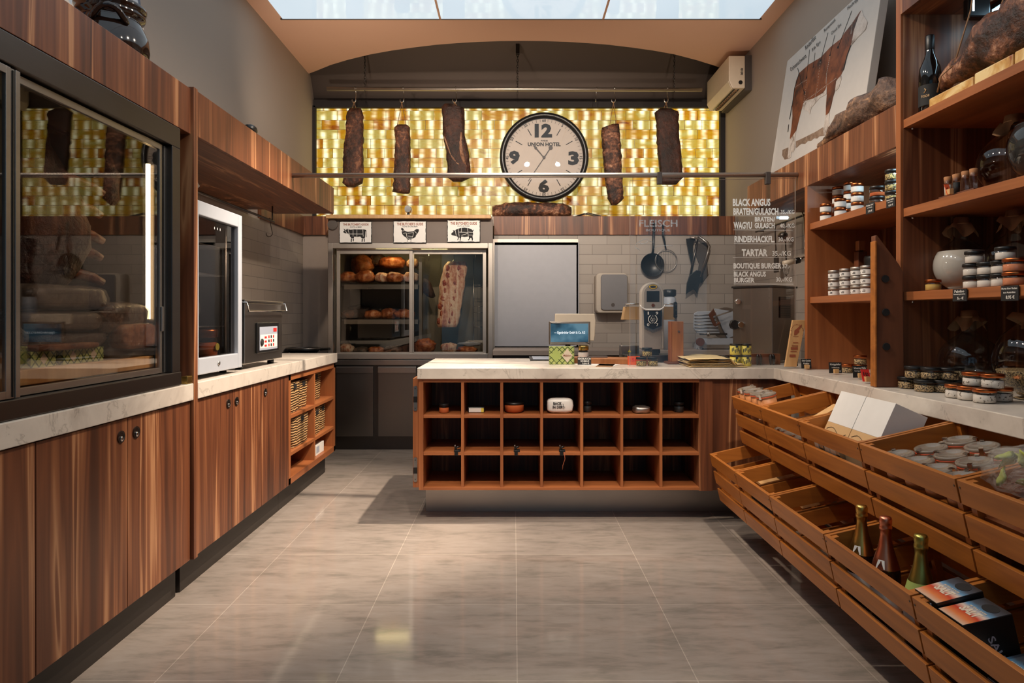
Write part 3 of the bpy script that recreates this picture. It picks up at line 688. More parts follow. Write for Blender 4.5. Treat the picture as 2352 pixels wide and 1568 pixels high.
# ---------------------------------------------------------------- glass fronted meat fridge (left)
X0 = -1.40
t = thing('meat_fridge', 'large steel meat fridge with sliding glass doors in the left wall', 'fridge', (-1.68, 2.0, .921))
b = box(-1.965, -1.955, 1.06, 2.868, .93, 1.99).box(-1.955, -1.44, 2.852, 2.868, .93, 1.99).box(-1.955, -1.44, 1.06, 1.075, .93, 1.99).box(-1.955, -1.44, 1.075, 2.852, 1.975, 1.99).box(-1.955, -1.44, 1.075, 2.852, .93, .99)
b.build('cabinet_shell', M_GREYD, t)
box(-1.445, X0, 1.06, 2.868, 1.912, 1.998).build('top_rail', M_STEELD, t, bevel=.003)
box(-1.445, X0+.004, 1.06, 2.868, .9225, .979).build('bottom_rail', M_STEELD, t, bevel=.003)
box(-1.445, X0, 2.80, 2.868, .979, 1.912).build('side_rail', M_STEELD, t, bevel=.003)
def glass_door(y0, y1, xc, handle):
    d = MB()
    st, r = .055, .022
    for a, b_ in ((y0, y0+st), (y1-st, y1)): d.box(xc-.009, xc+.009, a, a+.018, .982, 1.905).box(xc-.006, xc+.006, a+.018, b_-.018, .982, 1.905).box(xc-.009, xc+.009, b_-.018, b_, .982, 1.905)
    d.box(xc-.009, xc+.009, y0+st, y1-st, .982, .982+r).box(xc-.009, xc+.009, y0+st, y1-st, 1.905-r, 1.905)
    o = d.build('sliding_door', M_STEEL, t, bevel=.001)
    box(xc-.003, xc+.003, y0+st, y1-st, .982+r, 1.905-r).build('pane', M_GLASSF, o)
    for yy in (y0+.026, y1-.029): box(xc+.006, xc+.0085, yy, yy+.005, .985, 1.90).build('seal', M_BLACK, o)
    if handle: box(xc+.009, xc+.016, y1-.05, y1-.035, 1.15, 1.25).build('latch', M_STEEL, o, bevel=.002)
glass_door(1.885, 2.80, -1.432, True)
glass_door(1.07, 1.94, -1.411, False)
MB().tube([(-1.50, 2.80, 1.20), (-1.50, 2.80, 1.835)], .009, 10).build('lamp_tube', M_LED, t)
box(-1.52, -1.48, 2.812, 2.85, 1.0, 1.86).build('lamp_housing', M_STEELD, t)
MB().tube([(-1.75, 1.08, 1.925), (-1.75, 2.85, 1.925)], .008).build('hanging_bar', M_STEELD, t)
sh = box(-1.80, -1.455, 1.95, 2.765, 1.005, 1.052)
one(sh, 'wooden_board', M_PINE, 'thick pale wooden board on the floor of the meat fridge', 'board', bevel=.003)
one(box(-1.9, -1.46, 1.2, 1.93, .991, 1.06), 'wooden_board', M_PINE, 'dim wooden board behind the nearer sliding door of the meat fridge', 'board')
# hanging rib rack
t = thing('hanging_rib_rack', 'dark dry aged rib rack hanging inside the left meat fridge', 'meat', (-1.66, 2.37, 1.30))
sp = []
for i in range(15):
    f = i/14; z = 1.30+.57*f
    sp.append(((-1.66+.03*math.sin(f*5), 2.36+.05*math.sin(f*3), z), .075*(.55+.55*math.sin(math.pi*min(1, .12+f*.85))), .15*(.5+.6*math.sin(math.pi*min(1, .15+f*.8)))))
loft(MB(), sp, 26, 2.4, .03, 9, 3).build('meat_slab', M_MEATD, t)
for k in range(5):
    z = 1.36+k*.083+.01*math.sin(k*2.2)
    rb = MB().tube([(-1.66, 2.42, z+.012), (-1.61, 2.50, z+.01), (-1.58, 2.56, z-.004), (-1.565, 2.60-.01*(k % 2), z-.02)], [.024, .021, .019, .014], 9)
    rb.build('rib', M_BONE, t, smooth=True)
MB().tube([(-1.66, 2.36, 1.86), (-1.70, 2.36, 1.91), (-1.75, 2.36, 1.935)], .003).build('hook', M_CHROME, t)
one(loft(MB(), [((-1.74, 2.14+.02*math.sin(i), 1.42+.42*i/9), .07*(.6+.4*math.sin(math.pi*(i+1)/11)), .10*(.6+.4*math.sin(math.pi*(i+1)/11))) for i in range(10)], 24, 2.2, .03, 8, 9), 'hanging_meat', M_MEATD, 'dark cut of beef hanging at the left end inside the meat fridge', 'meat')
one(loft(MB(), [((-1.62, 2.70+.02*math.sin(i*2), 1.64+.2*i/6), .05*(.5+.5*math.sin(math.pi*(i+1)/8)), .055*(.5+.5*math.sin(math.pi*(i+1)/8))) for i in range(7)], 20, 2.2, .02, 12, 5), 'hanging_meat', M_MEAT, 'small dark cut of beef hanging at the right end inside the meat fridge', 'meat')
def wrapped(label, y0, y1, z0, z1, xd, seed, m=None, film=True, x=-1.56):
    t = thing('wrapped_meat', label, 'meat', (x, (y0+y1)/2, z0), 'vacuum packed meat in the left fridge')
    c = ((x), (y0+y1)/2, (z0+z1)/2)
    blob(MB(), c, (xd*.9, (y1-y0)*.48, (z1-z0)*.47), 4.5, .06, 2.2, seed).build('meat', m or M_MEAT, t)
    if film: blob(MB(), c, (xd, (y1-y0)*.5, (z1-z0)*.5), 4.2, .07, 2.2, seed).build('film_wrap', M_FILM, t)
    return t
M_GB = meat('grey_cured_block', [(.36, (52, 42, 36)), (.5, (96, 80, 70)), (.62, (130, 110, 96)), (.7, (72, 56, 46))], (6, 6, 6), 24, .4, .4)
wrapped('vacuum packed meat block on top of the stack in the left fridge', 2.10, 2.52, 1.232, 1.318, .10, 2, M_GB)
wrapped('vacuum packed meat block in the middle of the stack in the left fridge', 2.08, 2.49, 1.158, 1.230, .10, 5, M_GB)
wrapped('vacuum packed meat block at the bottom of the stack in the left fridge', 2.12, 2.50, 1.105, 1.157, .10, 8, M_MEATD)
wrapped('big film wrapped ham beside the light tube in the left fridge', 2.47, 2.80, 1.135, 1.265, .085, 11, M_MEAT, x=-1.55)
wrapped('shiny film wrapped ham below the light tube in the left fridge', 2.52, 2.79, 1.085, 1.185, .04, 14, M_ROAST, x=-1.475)
wrapped('flat film wrapped bacon piece lying on the patterned boxes', 2.09, 2.42, 1.10, 1.125, .045, 17, M_ROAST, x=-1.49)
one(blob(MB(), (-1.50, 2.62, 1.068), (.035, .14, .032), 2.2, .3, 2.6, 21), 'plastic_bag', M_BAG, 'crumpled clear plastic bag on the board in the left meat fridge', 'bag')
one(blob(MB(), (-1.50, 2.03, 1.135), (.035, .06, .05), 2.2, .25, 2.6, 23), 'plastic_bag', M_BAG, 'puffed clear plastic bag at the left edge of the fridge glass', 'bag')
for i, (a, b_) in enumerate(((2.085, 2.20), (2.235, 2.335), (2.337, 2.455))):
    o = one(box(-1.54, -1.475, a, b_, 1.053, 1.103), 'salt_box', M_LATT, ['left', 'middle', 'right'][i]+' of the three lattice patterned boxes in the meat fridge', 'box', 'patterned boxes in the meat fridge', bevel=.001)
    ym = (a+b_)/2
    MB().prism([(-1.4748, ym-.018, 1.078), (-1.4748, ym, 1.06), (-1.4748, ym+.018, 1.078), (-1.4748, ym, 1.096)], (.0006, 0, 0)).build('label_diamond', M_CREAM, o)
one(box(-1.415, -1.388, 2.905, 2.95, .922, .955), 'brass_block', M_BRASS, 'small brass coloured block at the corner of the left worktop', 'block', bevel=.003)
# crock and poster on the header
t = thing('glazed_crock', 'dark brown glazed crock with handles on top of the left header', 'pot', (-1.66, 2.81, 2.197))
pr = [(.10, 0), (.118, .01), (.138, .06), (.145, .11), (.141, .16), (.125, .20), (.113, .222), (.112, .232), (.126, .24), (.130, .25), (.124, .262), (.132, .272), (.134, .284), (.124, .294), (.108, .292), (.10, .27), (.118, .18), (.11, .05), (.02, .03)]
MB().lathe(pr, (-1.66, 2.81, 2.197), 40, cap1=True).build('pot_body', M_GLAZE, t)
for sy in (1, -1):
    MB().tube([(-1.66+.118*math.cos(a)*1.0, 2.81+sy*0, 2.197) for a in ()] or [Vector((-1.66, 2.81, 2.197))+Vector((.128*math.cos(q)+.03*math.sin(math.pi*k/8)*math.cos(q), .128*math.sin(q)+.03*math.sin(math.pi*k/8)*math.sin(q), .185+.05*math.sin(math.pi*k/8))) for k in range(9) for q in [math.radians((-62 if sy > 0 else 120)+(k-4)*7)]], .013, 9).build('handle', M_GLAZE, t)
one(MB().prism([(-1.84, 1.6, 2.208), (-1.84, 3.50, 2.208), (-1.93, 3.50, 2.95), (-1.93, 1.6, 2.95)], (-.012, 0, 0)), 'poster_board', M_ART, 'colourful orange and blue printed board leaning on the wall behind the dark crock', 'picture')
# ---------------------------------------------------------------- small silver framed fridge
t = thing('countertop_fridge', 'silver framed glass door fridge standing on the left worktop', 'fridge', (-1.69, 3.3, .921))
ya, yb, za, zb = 3.03, 3.57, .945, 1.735
box(-1.96, -1.95, ya, yb, za, zb).box(-1.95, -1.462, ya, ya+.02, za, zb).box(-1.95, -1.462, yb-.02, yb, za, zb).box(-1.95, -1.462, ya, yb, zb-.03, zb).box(-1.95, -1.462, ya, yb, za, za+.05).build('cabinet_shell', M_BLACKM, t)
d = MB()
for a, b_ in ((ya, ya+.05), (yb-.05, yb)): d.box(-1.46, -1.42, a, b_, za, zb)
d.box(-1.46, -1.42, ya+.05, yb-.05, za, za+.075).box(-1.46, -1.42, ya+.05, yb-.05, zb-.065, zb)
d = d.build('door_frame', M_SILVER, t, bevel=.004)
box(-1.448, -1.440, ya+.05, yb-.05, za+.075, zb-.065).build('pane', M_GLASSD, d)
MB().lathe([(.011, 0), (.011, .004), (.008, .005), (.0, .005)], (-1.42, 3.285, .985), 16, 'X').build('lock', M_CHROME, d)
MB().fit('· · ·', (-1.4395, 3.28, 1.628), (0, .07, 0), (0, 0, .014)).build('logo_mark', M_CHALK, d)
for y in (3.08, 3.52): MB().lathe([(.018, 0), (.018, .024)], (-1.50, y, .921), 14).build('foot', M_BLACK, t)
for z in (1.555, 1.415, 1.16):
    b = MB()
    for k in range(9): b.tube([(-1.93, ya+.06+k*.053, z), (-1.48, ya+.06+k*.053, z)], .002, 5)
    b.tube([(-1.48, ya+.03, z), (-1.48, yb-.03, z)], .003, 6); b.build('wire_shelf', M_CHROME, t)
MB().tube([(-1.478, 3.50, 1.0), (-1.478, 3.50, 1.66)], .006, 8).build('lamp_tube', M_ALU, t)
def jar(name, label, cat, c, r, h, lid, fill, band=None, group=None, lidr=1.03, lidh=.26, fillh=.9, n=20, fat=False):
    """squat preserving jar: glass, contents, lid, label band"""
    c = Vector(c); t = thing(name, label, cat, c, group); bh = h*(1-lidh)
    MB().lathe([(r*.86, 0), (r*.97, h*.03), (r, h*.08), (r, bh*.82), (r*.92, bh*.95), (r*.9, bh)], c, n).build('glass_jar', M_JAR, t)
    if fill is not None: MB().lathe([(r*.9, h*.03), (r*.955, h*.07), (r*.955, bh*.82*fillh), (r*.8, bh*.86*fillh)], c, n).build('contents', fill, t)
    lr = r*lidr
    MB().lathe([(lr*.97, bh), (lr, bh+h*.02), (lr, h*.955), (lr*.95, h), (lr*.88, h*.995), (lr*.86, h*.985)], c, n).build('lid', lid, t)
    if band is not None: MB().lathe([(r*1.012, bh*.16), (r*1.012, bh*.84)], c, n, cap0=False, cap1=False).build('label_band', band, t)
    return t
jar('mustard_jar', 'big brown jar with a yellow label on the bottom of the small fridge', 'jar', (-1.52, 3.37, .996), .055, .15, M_COPPER, M_SPICE)
o = one(MB().prism([Vector((-1.462, 3.37, 1.06))+Vector((0, .022*math.cos(a), .018*math.sin(a))) for a in [2*math.pi*k/16 for k in range(16)]], (-.002, 0, 0)), 'round_label', M_LEMON, 'round yellow label on the big jar in the small fridge', 'label')
jar('preserve_jar', 'copper lidded jar on the middle wire shelf of the small fridge', 'jar', (-1.56, 3.25, 1.418), .04, .10, M_COPPER, M_SPICE)
jar('preserve_jar', 'small copper lidded jar low in the front corner of the small fridge', 'jar', (-1.50, 3.17, .996), .035, .06, M_COPPER, M_SPICE)
o = one(blob(MB(), (-1.53, 3.20, 1.225), (.02, .10, .06), 2.2, .1, 2, 31, M=Matrix.Rotation(.5, 4, 'X')), 'meat_tray', M_ROAST, 'oval film wrapped meat tray propped up inside the small fridge', 'meat')
blob(MB(), (-1.522, 3.20, 1.225), (.022, .108, .067), 2.2, .1, 2, 31, M=Matrix.Rotation(.5, 4, 'X')).build('film_wrap', M_BAG, o)
one(box(-1.56, -1.49, 3.31, 3.43, .9965, 1.0), 'blue_card', M_SCREEN if False else M_GREYBOX, 'flat pale card lying under the big jar in the small fridge', 'card') if False else None
one(blob(MB(), (-1.50, 3.10, 1.81), (.05, .075, .09), 2.2, .35, 2.2, 33, flat=.8), 'plastic_bag', M_BAG, 'crumpled clear plastic bag on top of the silver framed fridge', 'bag')
# vacuum sealer
t = thing('vacuum_sealer', 'steel vacuum sealer with a black framed control panel on the left worktop', 'machine', (-1.65, 3.96, .921))
box(-1.86, -1.45, 3.68, 4.275, .95, 1.285).build('body', M_STEEL, t, bevel=.004)
box(-1.85, -1.47, 3.66, 3.679, .95, 1.28).build('side_plate', M_BLACK, t)
p = box(-1.45, -1.44, 3.835, 4.185, 1.0, 1.175).build('control_panel', M_BLACK, t, bevel=.004)
f_ = box(-1.4395, -1.4385, 3.865, 4.155, 1.016, 1.15).build('panel_face', M_GREYBOX, p)
box(-1.4384, -1.438, 3.875, 4.15, 1.028, 1.105).build('key_field', M_WHITE, f_)
b = MB(); r_ = MB()
for i in range(3):
    for k in range(3): (b if (i+k) % 2 else r_).box(-1.4379, -1.4375, 4.0+k*.038, 4.02+k*.038, 1.034+i*.024, 1.050+i*.024)
    r_.box(-1.4379, -1.4375, 3.94, 3.975, 1.034+i*.024, 1.046+i*.024)
b.build('keys', M_INK, f_); r_.box(-1.4379, -1.4375, 4.085, 4.14, 1.118, 1.140).build('red_keys', M_RED, f_)
MB().lathe([(.02, 0), (.02, .006), (.015, .007), (0, .007)], (-1.4384, 3.895, 1.062), 18, 'X').build('dial', M_INK, f_)
MB().tube([(-1.55, 3.672, 1.285), (-1.435, 3.672, 1.285), (-1.425, 3.675, 1.24), (-1.425, 4.285, 1.24), (-1.435, 4.285, 1.285), (-1.55, 4.285, 1.285)], .005, 8).build('lid_handle', M_CHROME, t)
box(-1.87, -1.445, 3.67, 4.285, 1.286, 1.30).build('lid', M_STEEL, t, bevel=.003)
for x in (-1.81, -1.50):
    for y in (3.73, 4.21): MB().lathe([(.02, 0), (.02, .03)], (x, y, .921), 12).build('foot', M_BLACK, t)
# stove and pan in the far left corner
t = thing('stove', 'dark stove top in the far left corner behind the worktop', 'stove', (-1.8, 5.9, 0))
box(-1.985, -1.68, 5.45, 6.40, 0, .87).build('body', M_STEELD, t)
box(-1.985, -1.675, 5.44, 6.405, .87, .885).build('hob', M_BLACK, t)
t = thing('frying_pan', 'black pan on the stove in the far left corner', 'pan', (-1.83, 5.95, .885))
MB().lathe([(.11, 0), (.145, .045), (.15, .046), (.11, .008)], (-1.83, 5.95, .885), 28).build('pan_bowl', M_BLACK, t)
MB().lathe([(.148, .0), (.154, .003), (.148, .006)], (-1.83, 5.95, .929), 28, cap0=False, cap1=False).build('rim', M_STEEL, t)
MB().tube([(-1.66, 5.86, .925), (-1.55, 5.74, .935)], .012).build('handle', M_BLACK, t)
# baskets in the cubby
def mk_basket(label, y0, y1, z, h, xf, depth=.20):
    t = thing('storage_basket', label, 'basket', (xf-depth/2, (y0+y1)/2, z), 'woven baskets in the left cubby shelf')
    hw, hd = depth/2, (y1-y0)/2; c = Vector((xf-depth/2, (y0+y1)/2, 0)); sp = []
    for k in range(22):
        f = k/21; g = .93+.07*f+.012*math.sin(k*1.9)
        sp.append(((c.x, c.y, z+h*f), hw*g, hd*g))
    loft(MB(), sp, 40, 9, .004, 60, int(y0*100)).build('woven_body', M_BASKET, t)
    box(xf-.004, xf+.003, c.y-.028, c.y+.028, z+h*.78, z+h*.95).build('handle_hole', M_BLACKM, t, bevel=.002)
    return t
mk_basket('woven basket catching the light in the upper left cubby', 4.295, 4.54, .588, .195, -1.415)
mk_basket('narrow woven basket in shade at the right of the upper left cubby', 4.56, 4.77, .588, .19, -1.435)
mk_basket('narrow woven basket at the left of the lower left cubby', 4.292, 4.395, .355, .185, -1.43)
mk_basket('wide woven basket catching the light in the lower left cubby', 4.405, 4.735, .355, .20, -1.415)
mk_basket('woven basket alone in the upper right cubby', 4.90, 5.20, .588, .20, -1.46)
mk_basket('woven basket at the left of the lower right cubby', 4.835, 5.03, .355, .185, -1.42)
mk_basket('woven basket in shade at the right of the lower right cubby', 5.05, 5.22, .355, .19, -1.435)
o = one(box(-1.55, -1.43, 4.93, 5.14, .199, .275), 'card_box', M_WHITE, 'white card box lying in the bottom right cubby', 'box', bevel=.001)
box(-1.4299, -1.4292, 4.945, 5.02, .215, .262).build('label_patch', M_GREYBOX, o)
# ---------------------------------------------------------------- back wall: signs, clock, hanging meats
DS = 6.135
def zpx(zx, zy): return (760+zx/6.533, 490+zy/6.533)
def guide_sign(label, box_, sub, polys, title, subt, cuts):
    x0, y0, x1, y1 = box_; t = thing('butcher_sign', label, 'sign', P((x0+x1)/2, y1, DS+.004), 'enamel butcher signs above the display fridge')
    a, b_ = P(x0, y1, DS), P(x1, y0, DS)
    box(a.x, b_.x, DS, DS+.006, a.z, b_.z).build('plate', M_BLACK, t, bevel=.002)
    r = []
    random.seed(int(x0)); N_ = 14
    for s_, e_ in (((x0+1.4, y1-1.4), (x1-1.4, y1-1.4)), ((x1-1.4, y1-1.4), (x1-1.4, y0+1.4)), ((x1-1.4, y0+1.4), (x0+1.4, y0+1.4)), ((x0+1.4, y0+1.4), (x0+1.4, y1-1.4))):
        for k in range(N_): r.append(P(s_[0]+(e_[0]-s_[0])*k/N_+random.uniform(-.5, .5), s_[1]+(e_[1]-s_[1])*k/N_+random.uniform(-.5, .5), DS-.0006))
    MB().prism(r, (0, .0004, 0)).build('enamel_face', M_SIGNW, t)
    def tx(body, zx0, zy0, zx1, zy1, bold):
        p, q = zpx(zx0, zy1), zpx(zx1, zy0); o = P(p[0], p[1], DS-.001)
        return MB().fit(body, o, (P(q[0], p[1], DS)-P(p[0], p[1], DS)), (P(p[0], q[1], DS)-P(p[0], p[1], DS)), bold)
    tx("THE BUTCHER'S GUIDE", *title, .03).build('title_lettering', M_INKR, t)
    tx(sub, *subt, .02).build('lettering', M_INK, t)
    b = MB()
    for pl in polys: b.prism([P(*zpx(*q), DS-.001) for q in pl], (0, .0003, 0))
    an = b.build('animal_print', M_INK, t, fix=False)
    b = MB()
    for (ax, ay, bx, by) in cuts:
        p, q = P(*zpx(ax, ay), DS-.0016), P(*zpx(bx, by), DS-.0016); n = (q-p).normalized().cross(Vector((0, 1, 0)))*.0016
        b.prism([p-n, p+n, q+n, q-n], (0, .0003, 0))
    b.build('cut_lines', M_SIGNW, an)
COWP = [[(185, 280), (190, 265), (205, 258), (195, 240), (190, 225), (212, 242), (228, 250), (235, 235), (262, 228), (250, 245), (268, 240), (300, 245), (340, 238), (420, 240), (500, 240), (528, 248), (530, 265), (520, 270), (515, 345), (508, 375), (508, 425), (495, 425), (492, 380), (480, 378), (475, 425), (460, 425), (462, 372), (440, 345), (400, 352), (350, 348), (345, 370), (343, 420), (330, 420), (328, 372), (318, 372), (312, 428), (298, 428), (302, 360), (285, 345), (270, 320), (262, 300), (240, 300), (215, 298), (200, 292)], [(526, 250), (534, 262), (536, 355), (527, 358), (529, 300)]]
CHKP = [[(1050, 235), (1062, 215), (1085, 225), (1095, 245), (1118, 265), (1150, 275), (1200, 272), (1240, 268), (1265, 245), (1290, 232), (1322, 240), (1318, 270), (1300, 300), (1278, 325), (1270, 355), (1240, 370), (1215, 378), (1205, 395), (1185, 388), (1165, 395), (1140, 385), (1125, 360), (1095, 340), (1070, 310), (1062, 275), (1072, 260)], [(1152, 390), (1158, 390), (1152, 414), (1160, 420), (1138, 420), (1147, 412)], [(1200, 390), (1206, 390), (1204, 412), (1212, 420), (1190, 420), (1199, 412)]]
PIGP = [[(1805, 305), (1815, 290), (1840, 275), (1828, 248), (1850, 258), (1868, 250), (1890, 235), (1940, 220), (2000, 213), (2060, 220), (2110, 235), (2125, 255), (2138, 240), (2141, 255), (2130, 275), (2135, 310), (2125, 345), (2132, 380), (2128, 408), (2115, 408), (2112, 375), (2095, 365), (2085, 385), (2065, 405), (2058, 398), (2075, 372), (2065, 345), (2040, 350), (2000, 355), (1960, 345), (1950, 375), (1945, 410), (1932, 410), (1935, 375), (1925, 355), (1918, 375), (1908, 402), (1898, 398), (1908, 365), (1895, 345), (1860, 335), (1825, 330), (1808, 320)]]
guide_sign("leftmost white enamel butcher's guide sign with a black cow", (779, 508, 854, 558), 'CUTS of BEEF', COWP, (178, 148, 566, 182), (286, 196, 462, 214), [(258, 245, 285, 340), (332, 240, 332, 345), (390, 240, 390, 345), (480, 242, 485, 345), (280, 308, 485, 308), (215, 255, 240, 298), (300, 375, 345, 375), (460, 378, 508, 378)])
guide_sign("middle white enamel butcher's guide sign with a black chicken", (903, 507, 979, 558), 'CUTS of CHICKEN', CHKP, (990, 138, 1386, 180), (1075, 188, 1298, 207), [(1075, 265, 1105, 255), (1085, 300, 1130, 290), (1130, 290, 1145, 370), (1150, 300, 1240, 285), (1160, 340, 1230, 345), (1240, 285, 1225, 360), (1255, 265, 1290, 300), (1130, 370, 1220, 368)])
guide_sign("rightmost white enamel butcher's guide sign with a black pig", (1027, 505, 1103, 556), 'CUTS of PORK', PIGP, (1795, 128, 2190, 170), (1898, 180, 2086, 198), [(1868, 255, 1880, 335), (1910, 230, 1925, 345), (1960, 220, 1955, 280), (2050, 222, 2062, 345), (1925, 280, 2055, 285), (1960, 330, 2050, 300), (2065, 280, 2130, 285), (2070, 325, 2128, 325)])
# ledge clock
DC = 6.58
def cpx(zx, zy): return P(1140+zx/6.532, 240+zy/6.532, DC)
cc = cpx(716, 795); R_ = (1385-55)/2/6.532*DC/F
t = thing('wall_clock', 'large round black framed clock with bold numbers on the ledge before the lit wall', 'clock', (cc.x, DC+.04, cc.z-R_))
MB().lathe([(R_*.875, -.02), (R_*.90, -.045), (R_*.955, -.05), (R_, -.03), (R_, .04), (R_*.875, .04)], (cc.x, DC, cc.z), 72, 'Y', cap0=False, cap1=False).build('frame', M_BLACK, t)
fc = MB().lathe([(R_*.88, .0), (R_*.88, .02)], (cc.x, DC, cc.z), 72, 'Y').build('dial_face', plain('clock_face', (190, 176, 164), .6), t)
def ct(mb, body, zx0, zy0, zx1, zy1, bold=.02):
    o = cpx(zx0, zy1); o.y = DC-.002
    return mb.fit(body, o, cpx(zx1, zy1)-cpx(zx0, zy1), cpx(zx0, zy0)-cpx(zx0, zy1), bold)
b = MB()
ct(b, '12', 575, 288, 836, 496, .055); ct(b, '9', 188, 692, 352, 900, .055); ct(b, '3', 1078, 700, 1240, 910, .055); ct(b, '6', 630, 1122, 794, 1326, .055)
ct(b, 'UNION HOTEL', 472, 568, 966, 626, .035); ct(b, 'PARIS', 670, 530, 772, 555); ct(b, 'FRANCE', 642, 1060, 776, 1084)
for k in range(60):
    a = math.radians(90-6*k)
    if k % 5 == 0:
        s_ = '%d' % (k or 60); h_ = .020
        m = Matrix.Translation((cc.x+R_*.83*math.cos(a), DC-.002, cc.z+R_*.83*math.sin(a))) @ Matrix.Rotation(a-math.pi/2, 4, Vector((0, -1, 0))) @ Matrix.Rotation(math.pi/2, 4, 'X') @ Matrix.Translation((0, -.012, 0))
        b.text(s_, .038, m, bold=.0006)
        if k % 15:
            u = Vector((math.cos(a), 0, math.sin(a))); v = Vector((-u.z, 0, u.x))*.0035; c = Vector((cc.x, DC-.0025, cc.z))
            b.prism([c+u*R_*.57-v, c+u*R_*.57+v, c+u*R_*.74+v, c+u*R_*.74-v], (0, .0008, 0))
    else:
        u = Vector((math.cos(a), 0, math.sin(a))); v = Vector((-u.z, 0, u.x))*.0013; c = Vector((cc.x, DC-.0025, cc.z))
        b.prism([c+u*R_*.80-v, c+u*R_*.80+v, c+u*R_*.86+v, c+u*R_*.86-v], (0, .0008, 0))
b.build('numerals', M_INK, fc, fix=False)
def hand(pts_, w0, w1, blob_=None):
    b = MB(); p, q = [cpx(*z) for z in pts_]; p.y = q.y = DC-.008; n = (q-p).normalized().cross(Vector((0, 1, 0)))
    b.prism([p-n*w0, p+n*w0, q+n*w1, q-n*w1], (0, .002, 0))
    if blob_:
        c = cpx(*blob_[:2]); c.y = DC-.0085; b.prism(ell(c, blob_[2], 16), (0, .002, 0))
    b.build('hand', M_GREYD, t)
hand([(716, 800), (845, 600)], .005, .004, (815, 650, .02)); hand([(560, 615), (716, 800)], .007, .004, (592, 655, .013)); hand([(716, 800), (478, 1150)], .004, .0025)
MB().lathe([(.014, -.012), (.014, 0)], (cc.x, DC, cc.z), 16, 'Y').build('hub', M_GREYD, t)
MB().lathe([(R_*.885, -.024), (R_*.5, -.030), (.001, -.032)], (cc.x, DC, cc.z), 48, 'Y', cap0=False, cap1=False).build('cover_glass', M_GLASS, t)
sp = []
for i in range(19):
    f = i/18; p = P(1131+181*f, 476-3*math.sin(f*3), DC+.05); e_ = (.55+.45*min(1, f*6, (1-f)*9))
    sp.append(((p.x, p.y, p.z), .10*e_, (19-3*f)*DC/F*e_))
o = loft(MB(), sp, 26, 2.6, .012, 22, 41, ((0, 1, 0), (0, 0, 1))); zmin = min(p.z for p in o.v); o.v = [p+Vector((0, 0, 2.150-zmin)) for p in o.v]
one(o, 'bacon_slab', M_MEATF, 'long slab of cured meat lying on the ledge under the big clock', 'meat')
one(MB().tube([(.58, 6.62, 2.17), (.68, 6.60, 2.20), (.82, 6.58, 2.17), (.95, 6.56, 2.155), (1.1, 6.6, 2.153)], .006).tube([(.56, 6.64, 2.16), (.72, 6.62, 2.21), (.9, 6.6, 2.165), (1.0, 6.62, 2.154)], .005), 'power_cable', M_BLACK, 'black power cable lying on the ledge right of the big clock', 'cable')
t = thing('ledge_spotlight', 'small silver spotlight standing on the pale ledge board', 'lamp', P(938, 495, 6.3))
q = P(938, 486, 6.28); q.z += .03
MB().lathe([(.03, -.04), (.034, 0), (.03, .05), (.012, .06)], q+Vector((0, 0, -.01)), 20, 'Y', ).build('lamp_head', M_CHROME, t)
MB().tube([(q.x, q.y, q.z-.03), (q.x, q.y, fz(495)+.0)], .012).build('stem', M_BLACK, t)
# rail with chains and hooks
DR = 6.5
t = thing('meat_rail', 'steel meat hanging rail on chains in front of the lit stone wall', 'rail', (0, DR, 3.37))
a, b_ = P(751, 204, DR), P(1612, 206, DR); MB().tube([a, b_], .019, 14).build('bar', M_ALU, t)
for x in (838, 1189, 1549):
    p = P(x, 204, DR); ch = MB(); z = p.z-.02; k = 0
    while z < 3.70:
        r = []
        for j in range(10):
            q = 2*math.pi*j/10; u = .008*math.cos(q); v = .017*math.sin(q); r.append((p.x+(u if k % 2 else 0), DR+(0 if k % 2 else u), z+v))
        ch.tube(r, .0032, 5, closed=True); z += .026; k += 1
    c_ = ch.build('chain', M_STEELD, t)
    box(p.x-.018, p.x+.018, DR-.018, DR+.018, 3.70, 3.80).build('mount', M_STEELD, c_, bevel=.003)
def polymeat(rows, sc, org, D, hd, mat, seed, amp):
    sp = []
    for y, l, r in rows:
        a, b_ = P(org[0]+l/sc, org[1]+y/sc, D), P(org[0]+r/sc, org[1]+y/sc, D); c = (a+b_)/2
        sp.append((c, (b_.x-a.x)/2, hd))
    out = []
    for i in range(len(sp)-1):
        n_ = max(1, int(abs(sp[i][0].z-sp[i+1][0].z)/.03))
        for k in range(n_):
            f = k/n_; out.append((sp[i][0].lerp(sp[i+1][0], f), sp[i][1]*(1-f)+sp[i+1][1]*f, hd*(.55+.45*min(1, (i+f)*1.5, (len(sp)-1-i-f)*1.5))))
    out.append((sp[-1][0], sp[-1][1], hd*.5))
    return loft(MB(), out, 28, 3.2, amp, 26, seed)
